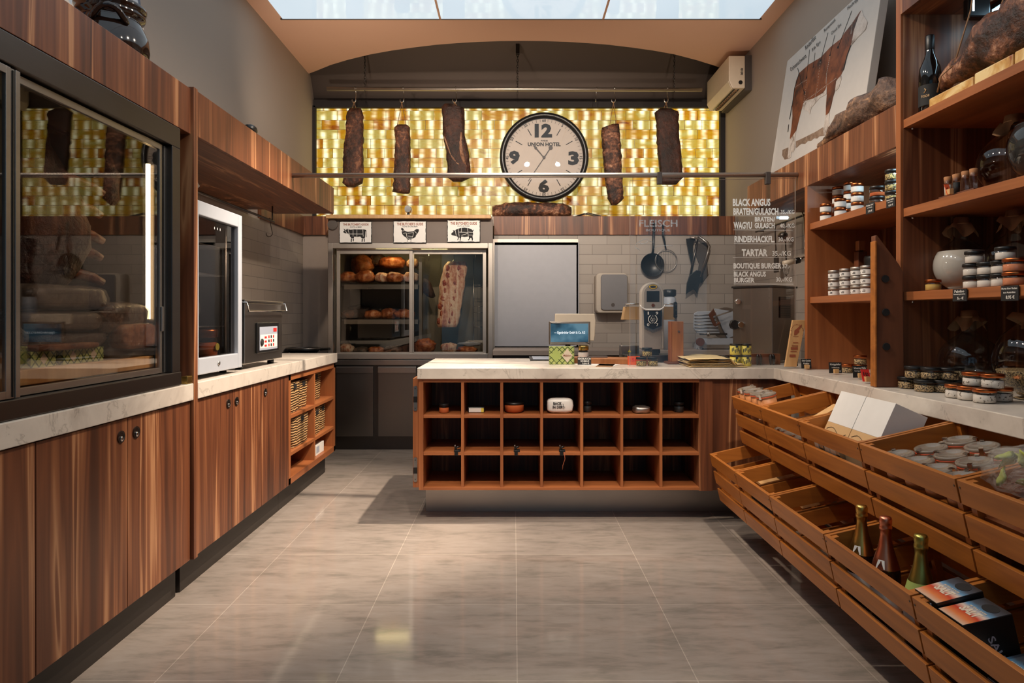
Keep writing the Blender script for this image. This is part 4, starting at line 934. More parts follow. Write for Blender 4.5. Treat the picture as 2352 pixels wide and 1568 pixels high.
def hung(label, rows, sc, org, D, mat, seed, hx, string_l, string_r, hd=.045, amp=.012, group='cured meats hanging from the rail'):
    y0 = org[1]+rows[0][0]/sc; t = thing('hanging_meat', label, 'meat', P(org[0]+(rows[-1][1]+rows[-1][2])/2/sc, org[1]+rows[-1][0]/sc, D), group)
    polymeat(rows, sc, org, D, hd, mat, seed, amp).build('meat_slab', mat, t)
    rz = P(0, 204, DR).z; hp = P(hx, 230, DR)
    top = Vector((hp.x+.012, DR, rz))
    pts_ = [top+Vector((0, -.020*math.cos(q), .020*math.sin(q))) for q in [math.radians(w_) for w_ in (-30, 20, 70, 120, 170)]]
    pts_ += [Vector((hp.x+.016, DR+.018, hp.z+.05)), Vector((hp.x+.018, DR, hp.z+.012))]+[Vector((hp.x+.018*math.cos(q), DR, hp.z+.022*math.sin(q))) for q in [math.radians(w_) for w_ in (0, -30, -60, -90, -120, -150, -180, -205)]]
    MB().tube(pts_, .0042, 7).build('hook', M_CHROME, t)
    kn = Vector((hp.x, DR, hp.z-.022)); b = MB()
    for sx, sy in (string_l, string_r): q = P(sx, sy, D); b.tube([kn, q, q+Vector((0, 0, -.03))], .0034, 6)
    b.add(*(lambda m: (m.v, m.f))(blob(MB(), kn, (.008, .008, .008), amp=.1, nu=8, nv=6)))
    b.build('string', M_KRAFT, t)
z1 = (6.03, (780, 200)); z2 = (4.9, (1340, 180))
hung('leftmost dark slab of cured meat hanging from the rail', [(300, 150, 300), (360, 95, 328), (620, 90, 328), (800, 70, 328), (1000, 52, 328), (1200, 50, 328), (1330, 52, 315), (1385, 110, 210)], *z1, DR, M_MEAT, 51, 813, (809, 250), (818, 250))
hung('narrow cured meat slab hanging lower on a long string, second from the left', [(525, 800, 940), (560, 762, 970), (800, 772, 980), (1000, 765, 980), (1200, 750, 980), (1450, 745, 975), (1475, 860, 950)], *z1, DR, M_MEAT, 55, 923, (912, 290), (933, 288))
hung('wide slanting cured meat with a pale fat streak left of the clock', [(240, 1440, 1560), (290, 1415, 1720), (450, 1425, 1730), (700, 1440, 1740), (900, 1475, 1790), (1100, 1490, 1805), (1250, 1495, 1815), (1310, 1560, 1690)], *z1, DR, M_MEATD, 59, 1044, (1037, 260), (1049, 242))
mt_ = [o for o in bpy.data.objects if o.get('label', '').startswith('wide slanting cured meat')][0]
for nm_, pth, rr_, m_ in (('fat_streak', ((1690, 640), (1678, 760), (1690, 900), (1715, 1010), (1760, 1110)), (.010, .016, .022, .020, .008), M_FAT), ('fat_streak', ((1455, 700), (1500, 820), (1550, 960), (1620, 1060), (1700, 1100)), (.006, .009, .010, .012, .006), M_FAT)):
    MB().tube([P(780+a/6.03, 200+b_/6.03, DR)+Vector((0, -.034, 0)) for a, b_ in pth], list(rr_), 10).build(nm_, m_, mt_)
hung('cured rib piece on a long string just right of the clock', [(515, 330, 395), (560, 203, 405), (800, 215, 425), (1000, 235, 430), (1200, 255, 440), (1350, 275, 450), (1425, 315, 375)], *z2, DR, M_MEATF, 63, 1409, (1400, 290), (1417, 287))
hung('rightmost dark meat slab hanging near the air conditioner', [(345, 850, 1000), (380, 808, 1068), (600, 825, 1070), (800, 835, 1095), (1000, 855, 1110), (1120, 852, 1115), (1195, 880, 1040)], *z2, DR, M_MEATD, 67, 1530, (1524, 252), (1533, 250))
p = P(1368, 230, DR); rz = P(0, 204, DR).z
one(MB().tube([(p.x+.012, DR-.02, rz-.005), (p.x+.012, DR, rz+.02), (p.x+.012, DR+.019, rz), (p.x+.006, DR+.015, p.z+.05)]+[(p.x, DR-.005+.016*math.cos(q), p.z+.016*math.sin(q)) for q in [math.radians(w_) for w_ in (0, -45, -90, -135, -180, -210)]], .0032, 7), 'meat_hook', M_CHROME, 'empty hook on the rail right of the clock', 'hook')
# ---------------------------------------------------------------- inside the butcher display fridge
ff = lambda x, y, D: P(x, y, D)
def lump(label, x0, x1, y0, y1, D, mat, seed, name='cured_ham', group='hams and cured meats in the butcher display fridge', dy=.10, amp=.2):
    a, b_ = P(x0, y1, D), P(x1, y0, D); c = (a+b_)/2
    m = blob(MB(), c, ((b_.x-a.x)/2, dy, (b_.z-a.z)/2), 2.3, amp, 1.9, seed, 22, 14, flat=.82)
    lo = min(p.z for p in m.v); m.v = [p+Vector((0, 0, a.z-lo)) for p in m.v]
    return one(m, name, mat, label, 'meat', group)
DFK = 'in the butcher display fridge'
lump('big dark ham leaning at the upper left '+DFK, 808, 858, 580, 628, 6.62, M_ROAST, 1, dy=.08)
lump('ham on the upper right of the top shelf '+DFK, 872, 932, 586, 616, 6.62, M_ROAST, 2)
lump('large ham high at the centre of the top shelf '+DFK, 846, 886, 580, 612, 6.66, M_MEAT, 3, dy=.07)
lump('pale meat piece behind the middle bar of the sliding doors', 934, 962, 590, 615, 6.60, M_RIB, 4, dy=.07)
lump('dark ham at the left end of the top shelf '+DFK, 780, 820, 622, 649, 6.42, M_ROAST, 5)
lump('shiny ham second from the left on the top shelf '+DFK, 818, 862, 618, 649, 6.38, M_ROAST, 6, dy=.08)
lump('pale crusted ham in the middle of the top shelf '+DFK, 862, 896, 624, 649, 6.42, M_RIB, 7)
lump('roasted ham right of the middle on the top shelf '+DFK, 886, 928, 622, 649, 6.38, M_ROAST, 8, dy=.08)
lump('ham at the right end of the top shelf '+DFK, 926, 962, 622, 649, 6.42, M_RIB, 9)
lump('dark sausage at the left end of the lower shelf '+DFK, 783, 820, 710, 732, 6.40, M_MEAT, 10)
lump('roasted meat second from the left on the lower shelf '+DFK, 837, 876, 710, 732, 6.40, M_ROAST, 11)
lump('meat piece behind the others on the lower shelf '+DFK, 874, 912, 706, 732, 6.58, M_ROAST, 12, dy=.07)
lump('roasted meat at the right end of the lower shelf '+DFK, 905, 953, 708, 732, 6.40, M_ROAST, 13)
lump('dim long meat at the back left of the lower shelf '+DFK, 800, 856, 696, 730, 6.66, M_MEATD, 14, dy=.06)
zf = j0
for i, (x0, x1, y0, m, lb) in enumerate(((778, 812, 792, M_RIB, 'pale lumpy meat at the bottom left '+DFK), (812, 846, 800, M_GB, 'wrapped meat second from the left on the floor '+DFK), (846, 884, 799, M_ROAST, 'small meat third from the left on the floor '+DFK), (884, 924, 796, M_GB, 'wrapped meat left of the door bar on the floor '+DFK), (952, 1002, 782, M_ROAST, 'red rib piece right of the door bar on the floor '+DFK), (1012, 1050, 790, M_RIB, 'round pale steak on the floor '+DFK), (1050, 1096, 798, M_ROAST, 'flat roasted meat at the bottom right '+DFK))):
    a, b_ = P(x0, 815, 6.38), P(x1, y0, 6.38); c = (a+b_)/2
    mm = blob(MB(), c, ((b_.x-a.x)/2, .08, (b_.z-a.z)/2), 2.3, .25, 1.9, 20+i, 20, 12); lo = min(p.z for p in mm.v); mm.v = [p+Vector((0, 0, zf-lo)) for p in mm.v]
    one(mm, 'meat_piece', m, lb, 'meat', 'meat on the floor of the butcher display fridge')
one(blob(MB(), P(1078, 790, 6.56), (.11, .06, .022), 2, .2, 2, 35), 'plastic_sheet', M_GREYBOX, 'pale blue folded plastic sheet at the lower right '+DFK, 'plastic')
t = thing('hanging_rib_rack', 'big pale pork rib rack hanging on the right in the butcher display fridge', 'meat', P(1035, 753, 6.45))
sp = []
for i in range(17):
    f = i/16; l = 1023-26*f-4*math.sin(f*5); r = 1076-23*f; y = 603+150*f
    a, b_ = P(l, y+ -4+8*0, 6.45), P(r, y, 6.45); c = (a+b_)/2; sp.append((c, (b_.x-a.x)/2*(1 if 0 < i < 16 else .8), .045))
loft(MB(), sp, 30, 3.2, .012, 24, 71).build('meat_slab', M_RIB, t)
for i in range(8):
    f = (i+.7)/8.6; y = 603+150*f
    for u, w_ in ((.16, .020), (.60, .016)):
        l = 1023-26*f; r = 1076-23*f; c = P(l+(r-l)*(u+.05*math.sin(i*2.3)), y, 6.412); blob(MB(), c, (w_*(1+.3*math.sin(i*1.7)), .009, .031), 2, .35, 2.2, 80+i).build('rib', M_RIBD, t)
MB().tube([P(1043, 584, 6.5), P(1043, 596, 6.47), P(1038, 604, 6.45), P(1046, 614, 6.44)], .004).build('hook', M_CHROME, t)
one(loft(MB(), [(P(975, 640, 6.5), .03, .03), (P(978, 650, 6.5), .05, .04), (P(983, 668, 6.5), .055, .04), (P(990, 680, 6.5), .04, .035), (P(993, 684, 6.5), .012, .012)], 16, 2.2, .008, 18, 77), 'hanging_meat', M_MEATD, 'small dark meat hanging beside the rack post in the display fridge', 'meat')
# ---------------------------------------------------------------- kitchen back wall and back counter
ZB2 = .917
t = thing('towel_dispenser', 'rounded grey paper towel dispenser on the tiled wall', 'dispenser', P(1405, 719, 6.34))
def rbox(mb, x0, x1, z0, z1, y0, y1, r, n=6):
    def ring(y, s):
        o = []
        for cx_, cz, a0 in ((x1-r, z1-r, 0), (x0+r, z1-r, 90), (x0+r, z0+r, 180), (x1-r, z0+r, 270)):
            for k in range(n+1):
                a = math.radians(a0+90*k/n); o.append(Vector((cx_+(r-s)*math.cos(a), y, cz+(r-s)*math.sin(a))))
        return o
    e_ = min(.012, (y1-y0)*.3)
    return mb.rings([ring(y1, 0), ring(y0+e_, 0), ring(y0, e_*.8)], smooth=True)
a, b_ = P(1369, 719, 6.28), P(1443, 627, 6.28)
rbox(MB(), a.x, b_.x, a.z, b_.z, 6.28, YB-.013, .04).build('housing', M_TAUPE, t)
a, b_ = P(1380, 712, 6.27), P(1441, 630, 6.27); rbox(MB(), a.x, b_.x, a.z, b_.z, 6.262, 6.28, .03).build('front_cover', M_COVER, t)
MB().lathe([(.017, -.002), (.017, 0)], P(1408, 700, 6.262), 16, 'Y').build('lock', M_GREYD, t)
def wallpan(label, x, y, r, ht, mat, name='frying_pan'):
    D = 6.38; c = P(x, y, D); t = thing(name, label, 'pan', c)
    MB().lathe([(.001, .045), (r*.84, .045), (r, 0), (r*1.02, 0), (r*.87, .052), (.001, .052)], c, 36, 'Y').build('pan_bowl', mat, t)
    MB().tube([c+Vector((.0, .0, r)), c+Vector((.005, -.01, r+.05)), P(ht[0], ht[1], D)], [.012, .011, .013]).build('handle', M_BLACK, t)
    MB().tube([P(ht[0], ht[1], D)+Vector((0, 0, 0)), P(ht[0], ht[1]-8, D)+Vector((0, .05, 0))], .004).build('hook', M_STEELD, t)
wallpan('black frying pan hanging on the tiled wall behind the scale', 1499, 608, .108, (1502, 512), M_BLACK)
c = P(1530, 598, 6.40); t = thing('steel_sieve', 'large thin steel hoop sieve hanging right behind the black frying pan', 'sieve', c)
MB().tube(ell(c, .102, 32), .004, 6, closed=True).build('hoop', M_STEEL, t)
b = MB()
for k in range(-4, 5): w_ = math.sqrt(.1**2-(k*.022)**2); b.tube([c+Vector((k*.022, .004, -w_)), c+Vector((k*.022, .004, w_))], .0008, 4)
b.build('mesh', M_STEEL, t)
MB().tube([c+Vector((0, 0, .1)), P(1523, 540, 6.4), P(1523, 516, 6.4)], [.006, .011, .009]).build('handle', M_BLACK, t)
# saw
DSW = 6.36
t = thing('bone_saw', 'butcher bone saw with a steel bow frame hanging on the tiled wall', 'saw', P(1600, 670, DSW))
MB().tube([P(1604, 542, DSW), P(1625, 558, DSW), P(1629, 566, DSW), P(1626, 580, DSW), P(1608, 636, DSW)], [.012, .014, .015, .014, .012], 8).build('bow_frame', M_STEEL, t)
MB().tube([P(1604, 544, DSW+.01), P(1594, 590, DSW+.01), P(1584, 640, DSW+.01)], [.006, .012, .010], 8).build('blade', M_STEELD, t)
MB().tube([P(1585, 545, DSW), P(1604, 548, DSW)], .009).build('tension_rod', M_ALU, t)
pl = [(1576, 548), (1600, 545), (1592, 560), (1592, 600), (1588, 606), (1582, 580)]
MB().prism([P(x, y, DSW+.02) for x, y in pl], (0, .012, 0)).build('sheath', M_BLACK, t, bevel=.002)
pl = [(1584, 632), (1600, 620), (1614, 624), (1616, 640), (1606, 652), (1602, 674), (1594, 664), (1580, 672), (1576, 676), (1578, 650)]
MB().prism([P(x, y, DSW-.01) for x, y in pl], (0, .02, 0)).build('handle', M_BLACK, t, bevel=.003)
pl = [(1597, 560), (1627, 556), (1624, 600), (1627, 630), (1612, 650), (1600, 640), (1606, 606), (1600, 590)]
MB().prism([P(x, y, DSW+.05) for x, y in pl], (0, .01, 0)).build('backing_cloth', M_GREYD, t)
# right tiled wall: utensil rail
XU = 2.04
t = thing('utensil_rail', 'dark utensil rail on the tiled right wall of the kitchen', 'rail', (XU, 4.8, 1.99))
MB().tube([(XU, 4.3, 1.92), (XU, 5.75, 1.92)], .008).build('bar', M_BLACK, t)
for y in (4.35, 5.7): MB().tube([(XU, y, 1.92), (XR-.012, y, 1.92)], .006).build('bracket', M_BLACK, t)
def utensil(name, label, x, y0, y1, head):
    p = PXp(x, y1, XU-.01); D = p.y; c = Vector((XU-.01, D, p.z)); top = Vector((XU-.01, D, 1.915))
    t = thing(name, label, 'utensil', c, 'utensils hanging on the right kitchen wall')
    MB().tube([top, top+Vector((-.01, 0, -.03)), c], [.003, .006, .005]).build('handle', M_STEELD, t)
    if head == 'ladle': blob(MB(), c+Vector((-.02, 0, -.02)), (.035, .045, .03), 2, 0).build('bowl', M_STEELD, t)
    elif head == 'turner': box(c.x-.004, c.x+.004, D-.04, D+.04, c.z-.12, c.z, None).build('blade', M_STEELD, t)
    else:
        b = MB()
        for k in range(5):
            a = math.pi*k/5; d = Vector((.02*math.cos(a), .028*math.sin(a), 0))
            b.tube([c, c+d+Vector((0, 0, -.05)), c+d*.8+Vector((0, 0, -.09)), c+Vector((0, 0, -.11)), c-d*.8+Vector((0, 0, -.09)), c-d+Vector((0, 0, -.05)), c], .0015, 5)
        b.build('wires', M_STEEL, t)
utensil('ladle', 'dark ladle with a round bowl on the right kitchen wall', 1804, 490, 535, 'ladle')
utensil('turner', 'long flat turner on the right kitchen wall', 1783, 490, 590, 'turner')
utensil('whisk', 'small wire whisk on the right kitchen wall', 1806, 490, 600, 'whisk')
t = thing('spray_handle', 'cream roll shaped spray handle on a thin steel hose at the shelf side', 'tap', P(1820, 600, 4.72))
MB().tube([P(1799, 605, 4.72), P(1825, 600, 4.72)], .018, 12).build('grip', M_CREAM, t)
MB().tube([P(1825, 600, 4.72), P(1836, 597, 4.72)], .021, 12).build('collar', M_BLACK, t)
MB().tube([P(1836, 597, 4.72), P(1848, 593, 4.72)], .014, 12).build('nozzle', M_CHROME, t)
MB().tube([P(1848, 593, 4.72), P(1850, 588, 4.72), P(1848, 560, 4.72), P(1847, 500, 4.72), P(1840, 480, 4.9)], .004).build('hose', M_CHROME, t)
# slicer
t = thing('meat_slicer', 'steel meat slicer with a ribbed carriage on the back counter', 'machine', P(1640, 803, 6.0))
D = 6.0
pl = [(1594, 720), (1602, 715), (1640, 714), (1654, 768), (1640, 769), (1600, 764), (1593, 752)]
c_ = MB().prism([P(x, y, D) for x, y in pl], (0, .015, 0)).build('carriage', M_SILVER, t, bevel=.003)
b = MB()
for k in range(6): b.tube([P(1595, 724+k*7, D-.003), P(1642+k*1.8, 722+k*7.6, D-.003)], .004, 6)
b.build('ribs', M_STEEL, c_)
MB().lathe([(.14, 0), (.14, .02), (.05, .06)], P(1668, 742, D+.04), 36, 'Y').build('blade_guard', M_STEEL, t)
pl = [(1640, 708), (1690, 716), (1688, 770), (1672, 778), (1660, 755)]
MB().prism([P(x, y, D+.02) for x, y in pl], (0, .02, 0)).build('thickness_plate', M_SILVER, t, bevel=.003)
MB().tube([P(1640, 708, D-.06), P(1645, 726, D-.06), P(1680, 714, D-.05)], .007).build('arm', M_CHROME, t)
pl = [(1628, 722), (1640, 708), (1645, 722), (1638, 727), (1646, 744), (1652, 738), (1656, 742), (1644, 750), (1640, 748)]
MB().prism([P(x, y, D-.07) for x, y in pl], (0, .02, 0)).build('grip', M_DWOOD, t, bevel=.003)
MB().tube([P(1607, 767, D-.03), P(1670, 767, D-.03)], .008).build('guide_rod', M_STEELD, t)
blob(MB(), P(1627, 768, D-.04), (.015, .015, .022), amp=0).build('guide_knob', M_CHROME, t)
pl = [(1612, 777), (1690, 777), (1690, 792), (1618, 792), (1612, 803), (1607, 803)]
MB().prism([P(x, y, D-.03) for x, y in pl], (0, .2, 0)).build('base', M_SILVER, t, bevel=.004)
MB().lathe([(.035, -.02), (.035, .02), (.03, .025)], P(1608, 785, D-.05), 18, 'Y').build('dial', M_DWOOD, t)
for x in (1612, 1685): MB().lathe([(.03, 0), (.02, .03)], (P(x, 800, D).x, D+.05, ZB2), 12).build('foot', M_BLACK, t)
# big steel machine on the right wing of the countertop
t = thing('steel_oven', 'boxy brushed steel oven cabinet with a vent grille behind the menu glass', 'machine', (1.64, 4.5, .911))
A_, C_, B_ = Vector((1.4435, 4.50, 0)), Vector((1.632, 4.30, 0)), Vector((1.875, 4.53, 0)); E_ = A_+B_-C_
z0, z1 = .925, 1.394
MB().prism([Vector((q.x, q.y, z0)) for q in (A_, C_, B_, E_)], (0, 0, z1-z0)).build('body', M_STEELM, t, bevel=.004)
e_ = lambda q: Vector((1.66+(q.x-1.66)*1.04, 4.51+(q.y-4.51)*1.04, z1))
MB().prism([e_(q) for q in (A_, C_, B_, E_)], (0, 0, .012)).build('top_plate', M_BLACK, t)
u = (B_-C_).normalized(); n_ = Vector((u.y, -u.x, 0))
g = MB()
o_ = C_+u*.09+n_*.002; g.prism([o_+Vector((0, 0, 1.20)), o_+u*.15+Vector((0, 0, 1.20)), o_+u*.15+Vector((0, 0, 1.335)), o_+Vector((0, 0, 1.335))], n_*.003); gr = g.build('vent_grille', M_BLACK, t)
g = MB()
for k in range(9): p = o_+n_*.004+Vector((0, 0, 1.206+k*.0145)); g.prism([p, p+u*.15, p+u*.15+Vector((0, 0, .005)), p+Vector((0, 0, .005))], n_*.002)
g.build('slats', M_STEELD, gr)
ul = (A_-C_).normalized(); nl = Vector((-ul.y, ul.x, 0)); nl = nl if nl.y < 0 else -nl
k_ = A_-ul*.015; mk = lambda q, z: Vector((q.x, q.y, z))+nl*.001
MB().lathe([(.016, -.03), (.02, -.015), (.014, 0)], mk(k_-ul*.015, 1.305), 16, 'Y').build('knob', M_CHROME, t)
MB().lathe([(.03, -.035), (.034, -.01), (.02, 0)], mk(k_+ul*.01, 1.155), 8, 'Y').build('knob', M_BLACK, t)
MB().lathe([(.018, -.03), (.018, 0)], mk(k_-ul*.035, 1.155), 16, 'Y').build('knob_shaft', M_CHROME, t)
for q in (A_, C_, B_, E_): p = Vector((1.66, 4.51, 0)).lerp(q, .85); MB().lathe([(.015, 0), (.015, .016)], (p.x, p.y, .911), 10).build('foot', M_BLACK, t)
# ---------------------------------------------------------------- glass sneeze guard with rail
RA, RB = Vector((-1.40, 4.32, 2.100)), Vector((1.659, 3.99, 2.036)); RD = (RB-RA).normalized()
t = thing('counter_rail', 'slim steel rail spanning the shop above the counter', 'rail', (0, 4.15, 2.06))
MB().tube([RA, RB], .0145, 14).build('bar', M_ALU, t)
for x, D in ((1512, 0), (1763, 0)):
    X_ = None
    for k in range(400):
        q = RA.lerp(RB, k/399)
        if CX+q.x*F/q.y >= x: X_ = q; break
    box(X_.x-.014, X_.x+.014, X_.y-.016, X_.y+.016, X_.z-.055, X_.z+.016).build('clamp', M_GREYD, t, bevel=.002)
def onpane(x, y, off=0.0):
    """point of the glass pane under the rail seen at pixel x, y"""
    a, b_ = Vector((RA.x, RA.y)), Vector((RB.x, RB.y)); d = b_-a; r = (x-CX)/F
    s_ = (r*a.y-a.x)/(d.x-r*d.y); p = a+d*s_
    n = Vector((d.y, -d.x, 0)).normalized()
    return Vector((p.x, p.y, H-(y-CY)*p.y/F))+(n if n.y < 0 else -n)*off
g0, g1 = onpane(1447, 405), onpane(1827, 411)
t = thing('menu_glass', 'clear glass sneeze guard pane with white handwritten meat prices', 'glass pane', ((g0.x+g1.x)/2, (g0.y+g1.y)/2, .921))
zt = 2.025; nn = Vector((0, .006, 0))
MB().prism([Vector((g0.x, g0.y, .9105)), Vector((g1.x, g1.y, .9105)), Vector((g1.x, g1.y, zt-.01)), Vector((g0.x, g0.y, zt))], nn).build('pane', M_GLASS, t)
E = MB()
for a in (g0, g1): E.box(a.x-.0012, a.x+.0012, a.y, a.y+.006, .9105, zt-.005)
E.tube([Vector((g0.x, g0.y+.003, zt)), Vector((g1.x, g1.y+.003, zt-.01))], .0012, 5); E.build('edge', M_GREY, t)
zo, zs = (1380, 380), 4.612
b = MB()
def pt(body, x0, y0, x1, y1, bold=.012):
    q = lambda x, y: onpane(zo[0]+x/zs, zo[1]+y/zs, .002)
    o = q(x0, y1); b.fit(body, o, q(x1, y1)-o, q(x0, y0)-o, bold)
for r in (('BLACK ANGUS', 1397, 352, 1795, 430), ('BRATEN/GULASCH', 1403, 450, 1880, 525), ('35,-/KG', 1905, 470, 2050, 520), ('BRATEN/', 1630, 545, 1845, 595), ('WAGYU', 1405, 597, 1600, 672), ('GULASCH', 1628, 607, 1840, 667), ('40,-/KG', 1895, 615, 2050, 668), ('RINDERHACKFL.', 1415, 745, 1840, 815), ('30,-/KG', 1880, 760, 2040, 812), ('TARTAR', 1492, 885, 1765, 962), ('35,-/KG', 1815, 905, 2012, 965), ('BOUTIQUE BURGER', 1405, 1033, 1912, 1102), ('37,-', 1922, 1045, 2005, 1095), ('BLACK ANGUS', 1408, 1122, 1748, 1178), ('BURGER', 1410, 1187, 1628, 1240), ('30,-/KG', 1855, 1183, 2025, 1237)): pt(*r, .012 if 'KG' in r[0] or r[0][0] == '3' else .035)
for y, x0, x1, w_ in ((530, 1400, 2020, 2), (680, 1405, 2030, 2), (825, 1410, 2020, 2), (970, 1398, 2000, 2), (1107, 1402, 1900, 2), (1250, 1408, 2040, 4)):
    q = lambda x, yy: onpane(zo[0]+x/zs, zo[1]+yy/zs, .002)
    b.prism([q(x0, y), q(x1, y+4), q(x1, y+4+w_*1.5), q(x0, y+w_*1.5)], (0, .0005, 0))
b.build('menu_lettering', M_CHALK, t, fix=False)
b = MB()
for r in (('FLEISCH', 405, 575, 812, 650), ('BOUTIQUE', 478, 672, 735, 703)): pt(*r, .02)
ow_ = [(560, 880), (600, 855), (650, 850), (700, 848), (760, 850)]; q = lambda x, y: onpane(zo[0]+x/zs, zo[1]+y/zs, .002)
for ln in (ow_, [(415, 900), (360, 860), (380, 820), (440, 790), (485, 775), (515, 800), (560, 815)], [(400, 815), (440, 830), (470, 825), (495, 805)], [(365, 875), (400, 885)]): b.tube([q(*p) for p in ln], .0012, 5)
M_REFL = film('reflection_paint', (190, 206, 216), .55)
b.build('painted_reflection', M_REFL, t, fix=False)  # reflection of shop window letters and cow outline, painted onto the pane
# ---------------------------------------------------------------- things on the island
ZT_ = .9105
def on(x, y): return PZp(x, y, ZT_)
def scaled(px, D): return px*D/F
def card(name, label, x0, x1, y0, y1, D, mat, lines, ink, cat='sign', lean=.012, blk=None, group=None, ztop=ZT_):
    a, b_ = P(x0, y1, D), P(x1, y0, D); a.z = max(a.z, ztop); t = thing(name, label, cat, ((a.x+b_.x)/2, D, a.z), group)
    M_ = MB().prism([Vector((a.x, D, a.z)), Vector((b_.x, D, a.z)), Vector((b_.x, D+lean, b_.z)), Vector((a.x, D+lean, b_.z))], (0, .003, 0)); M_.build('card', mat, t)
    if lines:
        k = MB(); w_, h_ = b_.x-a.x, b_.z-a.z
        for body, u0, v0, u1, v1 in lines:
            o = Vector((a.x+w_*u0, D+lean*v0-.0012, a.z+h_*v0)); k.fit(body, o, (w_*(u1-u0), 0, 0), (0, lean*(v1-v0), h_*(v1-v0)), .02)
        k.build('lettering', ink, t, fix=False)
    if blk:
        box((a.x+b_.x)/2-blk, (a.x+b_.x)/2+blk, D-.012, D+.016, a.z, a.z+.022).build('holder', M_PINE, t, bevel=.001)
    return t
# customer display and till
p = on(1305, 826); D = p.y
t = thing('customer_display', 'small blue customer display screen on the island beside the lattice box', 'screen', (p.x, D, ZT_))
a, b_ = P(1261, 792, D), P(1356, 738, D)
rbox(MB(), a.x, b_.x, a.z, b_.z, D, D+.03, .004).build('bezel', M_ALU, t)
a, b_ = P(1265, 785, D), P(1351, 743, D); sc_ = box(a.x, b_.x, D-.002, D+.001, a.z, b_.z).build('screen_face', M_SCREEN, t)
k = MB(); o = P(1273, 768, D-.003); k.fit('— Eigenbrötler GmbH & Co. KG', o, P(1344, 768, D)-P(1273, 768, D), P(1273, 760.5, D)-P(1273, 768, D), .02); k.build('lettering', emit('screen_white', (220, 232, 240), .8), sc_, fix=False)
MB().tube([(p.x, D+.03, P(0, 785, D).z), (p.x, D+.03, ZT_+.01)], .018).build('stem', M_BLACK, t)
MB().lathe([(.07, 0), (.07, .008), (.03, .014)], (p.x, D+.03, ZT_), 24).build('base', M_BLACK, t)
D2 = D+.16
t = thing('till_screen', 'cream backed till screen standing behind the blue customer display', 'screen', (P(1320, 800, D2).x, D2, ZT_))
pl = [(1275, 720), (1366, 720), (1368, 736), (1366, 770), (1364, 782), (1352, 782), (1340, 760), (1274, 744)]
MB().prism([P(x, y, D2)+Vector((0, (y-720)*-.0003, 0)) for x, y in pl], (0, .035, 0)).build('back_shell', M_CREAM, t, bevel=.005)
q = P(1340, 790, D2); box(q.x-.03, q.x+.03, D2+.005, D2+.03, ZT_, P(0, 760, D2).z).build('stem', M_BLACK, t); box(q.x-.08, q.x+.08, D2-.03, D2+.08, ZT_, ZT_+.012).build('base', M_BLACK, t, bevel=.003)
# lattice salt boxes
p = on(1290, 836.5); D = p.y; a, b_ = P(1262, 836, D), P(1318, 796, D)
t = thing('salt_flake_box', 'pale green lattice patterned salt flake box on the island front edge', 'box', (p.x, D, ZT_))
box(a.x, b_.x, D, D+.07, ZT_, b_.z).build('carton', M_LATT, t, bevel=.001)
xm = (a.x+b_.x)/2; zm = (ZT_+b_.z)/2; h_ = (b_.z-ZT_)*.40; w_ = (b_.x-a.x)*.22
for xc, m_ in ((a.x+(b_.x-a.x)*.27, M_GREENF), (a.x+(b_.x-a.x)*.73, M_CREAM)):
    d_ = MB().prism([Vector((xc-w_, D-.0006, zm)), Vector((xc, D-.0006, zm-h_)), Vector((xc+w_, D-.0006, zm)), Vector((xc, D-.0006, zm+h_))], (0, .0005, 0)).build('label_diamond', m_, t)
MB().fit('Maldon', (xc-w_*.72, D-.0014, zm-.006), (w_*1.44, 0, 0), (0, 0, .013), .01).build('lettering', M_INKR, t, fix=False)
box(b_.x+.001, b_.x+.003, D+.004, D+.066, ZT_, b_.z-.002).build('flap', M_GREENF, t)
jar('spice_jar', 'small glass jar with a gold lid and white label behind the black garlic sign', 'jar', on(1340, 833), .033, .11, M_BRASS, M_HERBSALT, M_WHITE)
card('price_card', 'black KNOBLAUCH SCHMALZ price card leaning on the small gold lidded jar', 1327, 1358, 820, 838.5, on(1340, 838).y, M_SLATE, [('KNOBLAUCH', .04, .66, .96, .92), ('SCHMALZ', .22, .38, .86, .6), ('3,50 €', .34, .08, .84, .3)], M_CHALK)
card('price_card', 'orange red card reading 150 beside the three little jars', 1442, 1471, 818, 837.5, on(1450, 838).y, M_ORANGE, [('150', .15, .38, .8, .78)], M_RED)
p0, p1 = on(1368, 843), on(1415, 836)
one(MB().prism([Vector((on(1368, 842).x, on(1368, 842).y, ZT_)), Vector((on(1406, 842).x, on(1406, 842).y, ZT_)), Vector((on(1414, 836).x, on(1414, 836).y, ZT_)), Vector((on(1377, 836).x, on(1377, 836).y, ZT_))], (0, 0, .002)), 'flyer', M_KRAFT, 'small brown printed flyer lying flat on the island', 'card')
a = on(1218, 828); b_ = on(1262, 820)
t = thing('receipt_tray', 'thin dark tray lying on the island left of the lattice box', 'tray', ((a.x+b_.x)/2, (a.y+b_.y)/2, ZT_))
box(a.x, b_.x+.03, a.y, b_.y, ZT_, ZT_+.006).build('tray_base', M_BLACK, t); box(a.x+.02, b_.x, a.y+.03, b_.y-.03, ZT_+.006, ZT_+.008).build('paper', M_GREYBOX, t)
